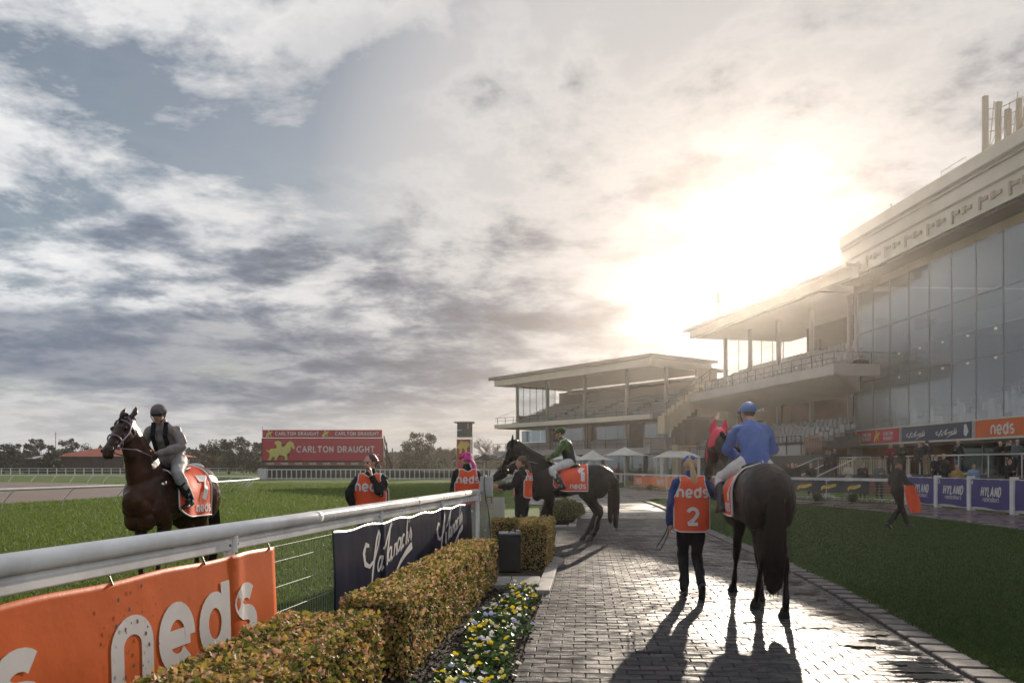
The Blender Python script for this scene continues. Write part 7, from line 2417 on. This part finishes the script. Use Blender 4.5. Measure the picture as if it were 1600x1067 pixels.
# horse number one crosses from the path to the track, side on
black_coat = coat('coat_black', (0.010, 0.008, 0.008), (0.018, 0.013, 0.011), 0.34)
h1 = (1.24, 17.0, 0)
r1 = R(88)
horse('horse', h1, r1, 'black racehorse with orange saddle cloth number 1 crossing the path sideways', black_coat,
      [('F', fore_leg(-.15, .22)), ('F', fore_leg(.15, -.18)), ('H', hind_leg(-.13, .16)), ('H', hind_leg(.13, .30))],
      poll=(.02, 1.22, 2.04), face=(.05, .36, -.88), neck_mid=(0, .92, 1.72), cloth=(-.36, .36, 1.06, '1'), bridle=('white', (0.02, 0.02, 0.02), (0.3, 0.3, 0.3)), tail_len=1.0)
green = cloth_mat('green', (0.035, 0.10, 0.022), 0.5, col2=(0.006, 0.016, 0.012), coords='Object', stretch=(0.5, 0.5, 0.5)) if False else cloth_mat('green_silk', (0.045, 0.11, 0.020), 0.5)
dgreen = cloth_mat('dark_green', (0.006, 0.018, 0.014), 0.5)
gp_ = dict(RIDE); gp_.update(look=(0, 1, -.12))
jk = person(h1, r1, 'jockey in dark green silks with bright green sleeves on horse number one', lifted(gp_, -.02), 1.0, green, m_breech, m_tall, hat=('helmet', cloth_mat('cap_green', (0.03, 0.07, 0.012)), cloth_mat('cap_lime', (0.18, 0.22, 0.03)), cloth_mat('cap_lime', (0.18, 0.22, 0.03))), hair=('brown',))
# dark body panel with pale edging over the silks
tb = Blob()
J = {k: Vector(v) for k, v in lifted(gp_, -.02).items() if v is not None}
tb.sweep([J['pelvis'], J['waist'], J['chest'], (J['chest'] + J['neck']) / 2], [(.186, .146), (.164, .128), (.178, .150), (.130, .112)], n=4, seg=18)
link('silk_body', tb.mesh('silk_body', .012, 2, .008), dgreen, jk, False)
MB().tube([(.10, .10, 2.165), (.06, .0, 2.13), (.0, -.045, 1.99), (.0, -.105, 1.82)], .020, 8).tube([(-.12, .10, 2.165), (-.09, .20, 2.12), (-.11, .23, 1.98)], .016, 8).build('pale_edging', m_trimw, jk, False)

# second dark horse waiting in the gateway, only its lowered head shows
horse('horse', (1.30, 18.35, 0), R(93), 'black horse with lowered head behind the grey box, hidden by horse number one', black_coat,
      [('F', fore_leg(-.15, .0)), ('F', fore_leg(.15, .1)), ('H', hind_leg(-.13, .0)), ('H', hind_leg(.13, .1))],
      poll=(.16, 1.42, 1.56), face=(.16, .72, -.62), neck_mid=(.05, .98, 1.50), bridle=('white', (0.25, 0.22, 0.20)))
gy = 14.7
gx = (816 - 800) / FPX * gy
gpz = dict(elL=(-.20, .12, 1.20), haL=(-.16, .38, 1.18), elR=(.20, .14, 1.20), haR=(.12, .38, 1.12), look=(-.1, 1, -.1), fgL=(0, 1, .1), fgR=(-.3, 1, 0))
person((gx, gy, 0), R(72), 'dark haired woman in black with orange tabard holding a horse at the gate', gpz, 1.03, black, black, {'tall': True}, fem=1, hair=('brown', 'pony', .22), vest=(m_vestred, True, None, .40, .98, 1.475), collar=black)

# woman in pink cap behind the rail
px_, py_ = (729 - 800) / FPX * 13.95, 13.95
person((px_, py_, 0), R(12), 'woman with bright pink cap and pink ponytail in orange tabard behind the rail end', dict(look=(-.55, 1, 0)), 1.06, black, black, {'tall': False}, fem=1, hair=('pink', 'pony', .34, .12),
       hat=('cap', cloth_mat('cap_pink', (0.55, 0.02, 0.22))), vest=(m_vestred, True, None, .42, .85, 1.45), collar=black)

# woman with her hand on her cheek
wx, wy = (580 - 800) / FPX * 11.0, 11.0
person((wx, wy, 0), R(178), 'brown haired woman in orange tabard with her hand to her cheek behind the rail', dict(look=(.62, .9, -.12), elR=(.27, .12, 1.20), haR=(.20, .05, .95), elL=(-.16, .20, 1.19), haL=(-.035, .155, 1.43), fgL=(.12, -.02, 1), head=(.01, .02, 1.60)),
       1.02, black, black, {'tall': False}, fem=1, hair=('brown', 'bun'), vest=(m_vestred, True, None, .44, .85, 1.46), collar=black, grip=.35)

# horse and rider on the turf, coming towards the rail
bay = coat('coat_bay', (0.075, 0.030, 0.016), (0.018, 0.009, 0.006), 0.30)
nx_, ny_ = (270 - 800) / FPX * 10.25, 10.25
nrz = R(172)
horse('horse', (nx_, ny_, -.03), nrz, 'bay racehorse with orange saddle cloth on the turf behind the nearest rail', bay,
      [('F', fore_leg(-.15, .10)), ('F', fore_leg(.15, -.05)), ('H', hind_leg(-.13, .10)), ('H', hind_leg(.13, -.12))],
      poll=(.04, .90, 2.13), face=(-.08, .54, -.40), neck_mid=(0, .74, 1.76), cloth=(-.40, .33, .98, '7'), bridle=('lilac', (0.22, 0.17, 0.24), (0.22, 0.16, 0.22)))
silver = cloth_mat('silk_grey', (0.27, 0.23, 0.23), 0.45)
np_ = dict(RIDE); np_.update(look=(-.28, 1, -.12), elR=(.30, .16, 1.88), elL=(-.27, .22, 1.87), haL=(-.07, .42, 1.78), haR=(.05, .44, 1.76), chest=(0, .15, 2.01), neck=(0, .26, 2.14), head=(-.01, .33, 2.26), shL=(-.17, .22, 2.06), shR=(.17, .22, 2.06), waist=(0, .05, 1.84))
jn = person((nx_, ny_, -.03), nrz, 'jockey in pale grey silks with black braces and goggles riding on the turf', lifted(np_, .0), 1.0, silver, cloth_mat('breeches_grey', (0.36, 0.34, 0.35), 0.55), m_tall,
            hat=('helmet', cloth_mat('cap_grey', (0.16, 0.13, 0.14)), cloth_mat('cap_dark', (0.04, 0.035, 0.04)), None), hair=('brown',))
Jn = {k: Vector(v) for k, v in np_.items() if v is not None}
for s in (-1, 1):
    MB().bar((s * .085, .215, 1.80), (s * .085, .318, 2.00), .055, .012, (0, 1, 0)).bar((s * .085, .318, 2.00), (s * .085, .285, 2.17), .055, .012, (0, 1, 0)).build('black_brace', black, jn, False)
lk = Jn['look'].normalized(); sd_ = Vector((lk.y, -lk.x, 0)).normalized(); up_ = sd_.cross(lk)
gg = Blob().sweep([Jn['head'] + lk * .078 + up_ * .012 - sd_ * .06, Jn['head'] + lk * .098 + up_ * .014, Jn['head'] + lk * .078 + up_ * .012 + sd_ * .06], [(.026, .012), (.026, .014), (.026, .012)], side=tuple(up_), n=4, seg=12)
link('goggles', gg.mesh('goggles'), pm('goggle_lens', (0.05, 0.045, 0.05), 0.08), jn, False)

# man crossing the lawn with a tabard in his hand
mx, my = (1402 - 800) / FPX * 19.9, 19.9
person((mx, my, .03), R(-78), 'man in black jacket and trousers striding over the lawn carrying an orange tabard', dict(knL=(-.09, .20, .50), anL=(-.09, .36, .10), knR=(.09, .02, .50), anR=(.09, -.32, .13), toeR=(0, .8, -.5), elR=(.25, .05, 1.15), haR=(.20, .30, 1.05), elL=(-.25, -.02, 1.14),
       haL=(-.20, .22, .98), look=(.5, 1, -.25)), 1.0, black, black, hair=('brown',), hat=('cap', black, black))
tv = empty('tabard', (mx + .1, my - .3, .9), 0, 'orange race tabard number 1 dangling from the hand of the man on the lawn', 'vest')
tbx, tby = mx + .10, my - .40
TS = lambda x, t, l: Vector((tbx + x * .30 * (0.55 + .60 * math.sin(min(1, t * 1.1) * PI * .75)) + .16 * t, tby + .03 * math.sin(x * 9 + t * 3) - l, 1.10 - t * .66 + .04 * abs(x)))
V = [TS(i / 10 - .5, j / 12, lay) for lay in (0, -.006) for j in range(13) for i in range(11)]
F = []
for j in range(12):
    for i in range(10):
        a = j * 11 + i; F.append((a, a + 11, a + 12, a + 1)); F.append((143 + a, 143 + a + 1, 143 + a + 12, 143 + a + 11))
tc_ = link('cloth', np_mesh('cloth', V, np.array(F), True), m_vestred, tv)
lp = [V[i] for i in range(11)] + [V[j * 11 + 10] for j in range(1, 13)] + [V[12 * 11 + i] for i in range(9, -1, -1)] + [V[j * 11] for j in range(11, 0, -1)]
MB().tube([Vector(p) for p in lp], .024, 6, closed=True).build('white_binding', m_trimw, tc_)
for word, hh, x, t in (('neds', .095, -.44, .42), ('1', .20, -.05, .86)):
    st, ln = text_strokes(word, hh, .26, .1)
    print_on('lettering', st, (lambda a, b, l, x=x, t=t: TS(x + a / .31, t - b / .66, l + .02)), m_trimw, tc_)
# person cut by the right edge
person((12.62, 19.0, .0), R(95), 'person in long dark coat and pale flat cap at the right edge', dict(look=(0, 1, 0)), 1.02, black, black, hair=('grey',), hat=('flat', cloth_mat('cream', (0.55, 0.50, 0.42))), coat_len=.55)
# ---------------------------------------------------------------- racegoers on and before the terrace
white_sh = cloth_mat('shirt_white', (0.60, 0.60, 0.60))
suit = cloth_mat('suit_dark', (0.014, 0.015, 0.02)); suitg = cloth_mat('suit_grey', (0.10, 0.11, 0.12)); linen = cloth_mat('linen_cream', (0.42, 0.38, 0.34)); tan = cloth_mat('tan', (0.26, 0.19, 0.12))
mustard = cloth_mat('mustard', (0.30, 0.20, 0.05)); lblue = cloth_mat('light_blue', (0.22, 0.30, 0.46)); wine = cloth_mat('wine', (0.20, 0.02, 0.04)); slate = cloth_mat('slate_blue', (0.10, 0.14, 0.18))
hold = dict(elL=(-.20, .06, 1.14), haL=(-.08, .26, 1.20), elR=(.20, .06, 1.14), haR=(.08, .26, 1.18), fgL=(.6, .5, .2), fgR=(-.6, .5, .2))
oneh = dict(elR=(.20, .06, 1.14), haR=(.06, .26, 1.24), fgR=(-.6, .5, .3))
stepd = dict(knL=(-.10, .12, .52), anL=(-.10, .12, .12), look=(.3, 1, -.3))
TZ = 1.05
crowd = [  # u, Y, z, heading, pose, scale, top, legs, hair, coat, label, woman
    (1392, 41.5, TZ, 175, hold, .98, wine, black, ('blonde', 'long'), .0, 'woman in dark red on the terrace holding a glass, left of the white haired woman', 1),
    (1409, 41.0, TZ, 170, hold, 1.0, black, black, ('grey', 'long'), .25, 'woman with long pale hair and dark coat at the terrace handrail', 1),
    (1437, 39.5, TZ, 150, {}, 1.0, suit, suit, ('brown',), .0, 'man in dark suit leaning at the gap in the terrace rail', 0),
    (1448, 38.6, TZ, 10, oneh, 1.04, suit, tan, ('brown',), .0, 'man seen from behind in dark jacket and tan trousers at the terrace edge', 0),
    (1462, 35.2, .35, 200, hold, 1.0, suit, suit, ('brown',), .0, 'dark suited man with a drink just below the terrace gap', 0),
    (1474, 34.6, .35, 160, {}, 1.02, black, black, ('blonde',), .0, 'fair man in black below the terrace, right of the drinker', 0),
    (1497, 40.3, TZ, 130, oneh, 1.05, suit, slate, ('grey',), .0, 'grey haired man in dark blazer and blue trousers on the terrace', 0),
    (1495, 34.0, -.05, 165, hold, .98, mustard, tan, ('brown',), .0, 'man in mustard jacket just behind the middle blue banner', 0),
    (1521, 34.0, .0, 175, {}, .97, lblue, slate, ('brown',), .0, 'person in light blue shirt behind the fence post right of the mustard jacket', 0),
    (1563, 38.8, TZ, 170, hold, 1.0, black, black, ('blonde',), .0, 'woman in black with a drink on the terrace, left of the suited pair', 1),
    (1578, 38.3, TZ, 190, {}, 1.03, suit, suit, ('brown',), .0, 'tall dark haired man in suit and white shirt on the terrace', 0),
    (1590, 37.5, TZ, 160, {}, 1.03, suitg, suit, ('grey',), .0, 'man in grey suit on the terrace near the right edge', 0),
    (1577, 33.0, .15, 185, hold, 1.0, black, black, ('brown',), .0, 'person in black below the tall suited man on the terrace', 0),
    (1291, 50.0, .85, 200, oneh, 1.0, suit, suit, ('brown',), .0, 'man in dark suit and open white shirt coming down the white railed steps', 0),
    (1297, 49.4, .80, 170, stepd, 1.0, suit, suit, ('brown',), .0, 'man in dark suit in the middle of the trio on the steps', 0),
    (1304, 49.0, .85, 160, {}, 1.02, suit, suit, ('blonde',), .0, 'fair man in dark suit, right one of the trio on the steps', 0),
    (1267, 41.0, .0, 150, {}, 1.0, suit, suit, ('grey',), .0, 'bald-looking older man in dark coat behind the ring rail by the steps', 0),
    (1326, 38.2, .0, 140, hold, 1.02, linen, linen, ('brown',), .0, 'man in pale linen jacket behind the dark banner', 0),
    (1348, 37.6, .0, 180, oneh, 1.02, suit, suit, ('brown',), .0, 'man in dark suit with white shirt front behind the ring rail', 0),
    (1374, 37.0, .0, 170, hold, 1.02, suitg, suit, ('grey',), .0, 'grey haired man in waistcoat behind the ring rail, left of the lawn walker', 0),
    (1232, 44, .0, 150, {}, 1.0, black, black, ('brown',), .0, 'man in black behind the rail, left of two companions by the dark undercroft', 0),
    (1238, 45, .0, 190, {}, 1.0, suit, suit, ('blonde',), .0, 'fair person in dark clothes in the shade of the undercroft', 0),
    (1244, 46, .0, 170, {}, 1.0, black, black, ('grey',), .0, 'older man in black in the shade beside the undercroft wall', 0),
    (905, 62, .0, 120, {}, 1.0, black, black, ('brown',), .0, 'dark figure under the umbrella behind the jockey in green', 0),
    (948, 60, .0, 200, {}, 1.0, lblue, black, ('blonde',), .0, 'person in pale blue under the market umbrellas', 1),
    (966, 60, .0, 90, hold, 1.0, wine, black, ('brown',), .0, 'person in red top under the largest market umbrella', 0),
    (1000, 61, .0, 250, {}, 1.0, suit, suit, ('brown',), .0, 'man in dark suit right of the largest market umbrella pole', 0),
    (781, 64, .0, 140, {}, 1.0, black, tan, ('brown',), .0, 'dark dressed person under the black umbrella', 0)]
for u, Y, z, hd, ps, sc, tp, lg, hr_, coat_, lab, fm_ in crowd:
    if z == TZ: Y = max(Y, 0)
    person(((u - 800) / FPX * Y, Y, z), R(hd), lab, ps, sc, tp, lg, {'tall': False}, fem=fm_, hair=hr_, fine=False, group='racegoers', coat_len=coat_, collar=white_sh if tp in (suit, suitg) else None)
# two in the lower seats of the middle stand
for k, (x, lab) in enumerate(((17.2, 'left one of two people standing in the grey lower seats'), (16.2, 'right one of two people standing in the grey lower seats'))):
    p = M2 @ Vector((x, 1.0, 3.2)); person(p, R(150 + 40 * k), lab, {}, 1.0, black if k == 0 else suitg, black, {'tall': False}, hair=('brown',), fine=False, group='racegoers')
# diners seated behind the glass
sit = dict(pelvis=(0, 0, .55), waist=(0, 0, .68), chest=(0, .02, .90), neck=(0, .02, 1.06), head=(0, .05, 1.20), shL=(-.165, .02, .985), shR=(.165, .02, .985), elL=(-.22, .06, .76), haL=(-.14, .28, .74), elR=(.22, .06, .76), haR=(.14, .28, .74),
           hipL=(-.09, .02, .53), knL=(-.10, .42, .52), anL=(-.10, .42, .10), hipR=(.09, .02, .53), knR=(.10, .42, .52), anR=(.10, .42, .10))
dn = []
colsd = [(suit, 'dark suit', ('brown',)), (white_sh, 'white shirt', ('grey',)), (wine, 'dark red top', ('blonde', 'long')), (suitg, 'grey jacket', ('brown',))]
def main_pt(x, y, z):
    d = Rz @ (Vector((x, y, 0)) - piv); return Vector((piv.x + d.x, piv.y + d.y, z))
protos = []
for k in range(4):
    p = person(main_pt(XF + 2.9, 50 - k, 4.63), R(93.3), 'diner in %s seated behind the glass wall' % colsd[k][1], sit, 1.15, colsd[k][0], black, {'tall': False}, fem=k == 2, hair=colsd[k][2], fine=False, group='diners behind the glass in ' + colsd[k][1])
    protos.append(p)
i = 0
for row in (1, 2, 3, 4):
    for y_ in np.arange(34.5, 52 - row, 1.55):
        if random.random() < .22: continue
        k = random.randrange(4)
        loc = main_pt(XF + 1.4 + row * 1.5, y_ + random.gauss(0, .25), 4.15 + row * .48)
        if i < 4: protos[i].location = loc
        else: dup(protos[k], loc, R(93.3 + random.choice([0, 0, 180, 40, -40])))
        i += 1
m_tc = pm('table_linen', (0.60, 0.60, 0.58), .7)
tb0 = None
for row in (1, 2, 3):
    for y_ in np.arange(35.5, 53 - row, 3.1):
        loc = main_pt(XF + 1.9 + row * 1.5, y_, 4.15 + row * .48)
        if tb0 is None:
            tb0 = empty('dining_table', loc, 0, 'white clothed dining table among the diners behind the glass', 'table', 'white dining tables behind the glass')
            MB().prism([(.48 * math.cos(a), .48 * math.sin(a)) for a in np.linspace(0, 2 * PI, 13)[:-1]], .72, .78).build('top', m_tc, tb0, False)
            MB().tube([(0, 0, .30), (0, 0, .72)], [.50, .48], 12).build('tablecloth', m_tc, tb0, False)
            MB().tube([(0, 0, 0), (0, 0, .3)], .06, 8).build('leg', m_dkmetal, tb0, False)
        else: dup(tb0, loc)
# ---------------------------------------------------------------- the air
hm_ = bpy.data.materials.new('haze'); hm_.use_nodes = True
nt = hm_.node_tree
nt.nodes.clear()
pv = N(nt, 'ShaderNodeVolumePrincipled', inp={'Color': (1.0, 0.94, 0.88, 1), 'Density': 0.0005, 'Anisotropy': 0.86})
out = N(nt, 'ShaderNodeOutputMaterial'); nt.links.new(pv.outputs[0], out.inputs['Volume'])
MB().box(-335, 335, -35, 325, -1.1, 24.5).build('haze', hm_, kind='stuff')
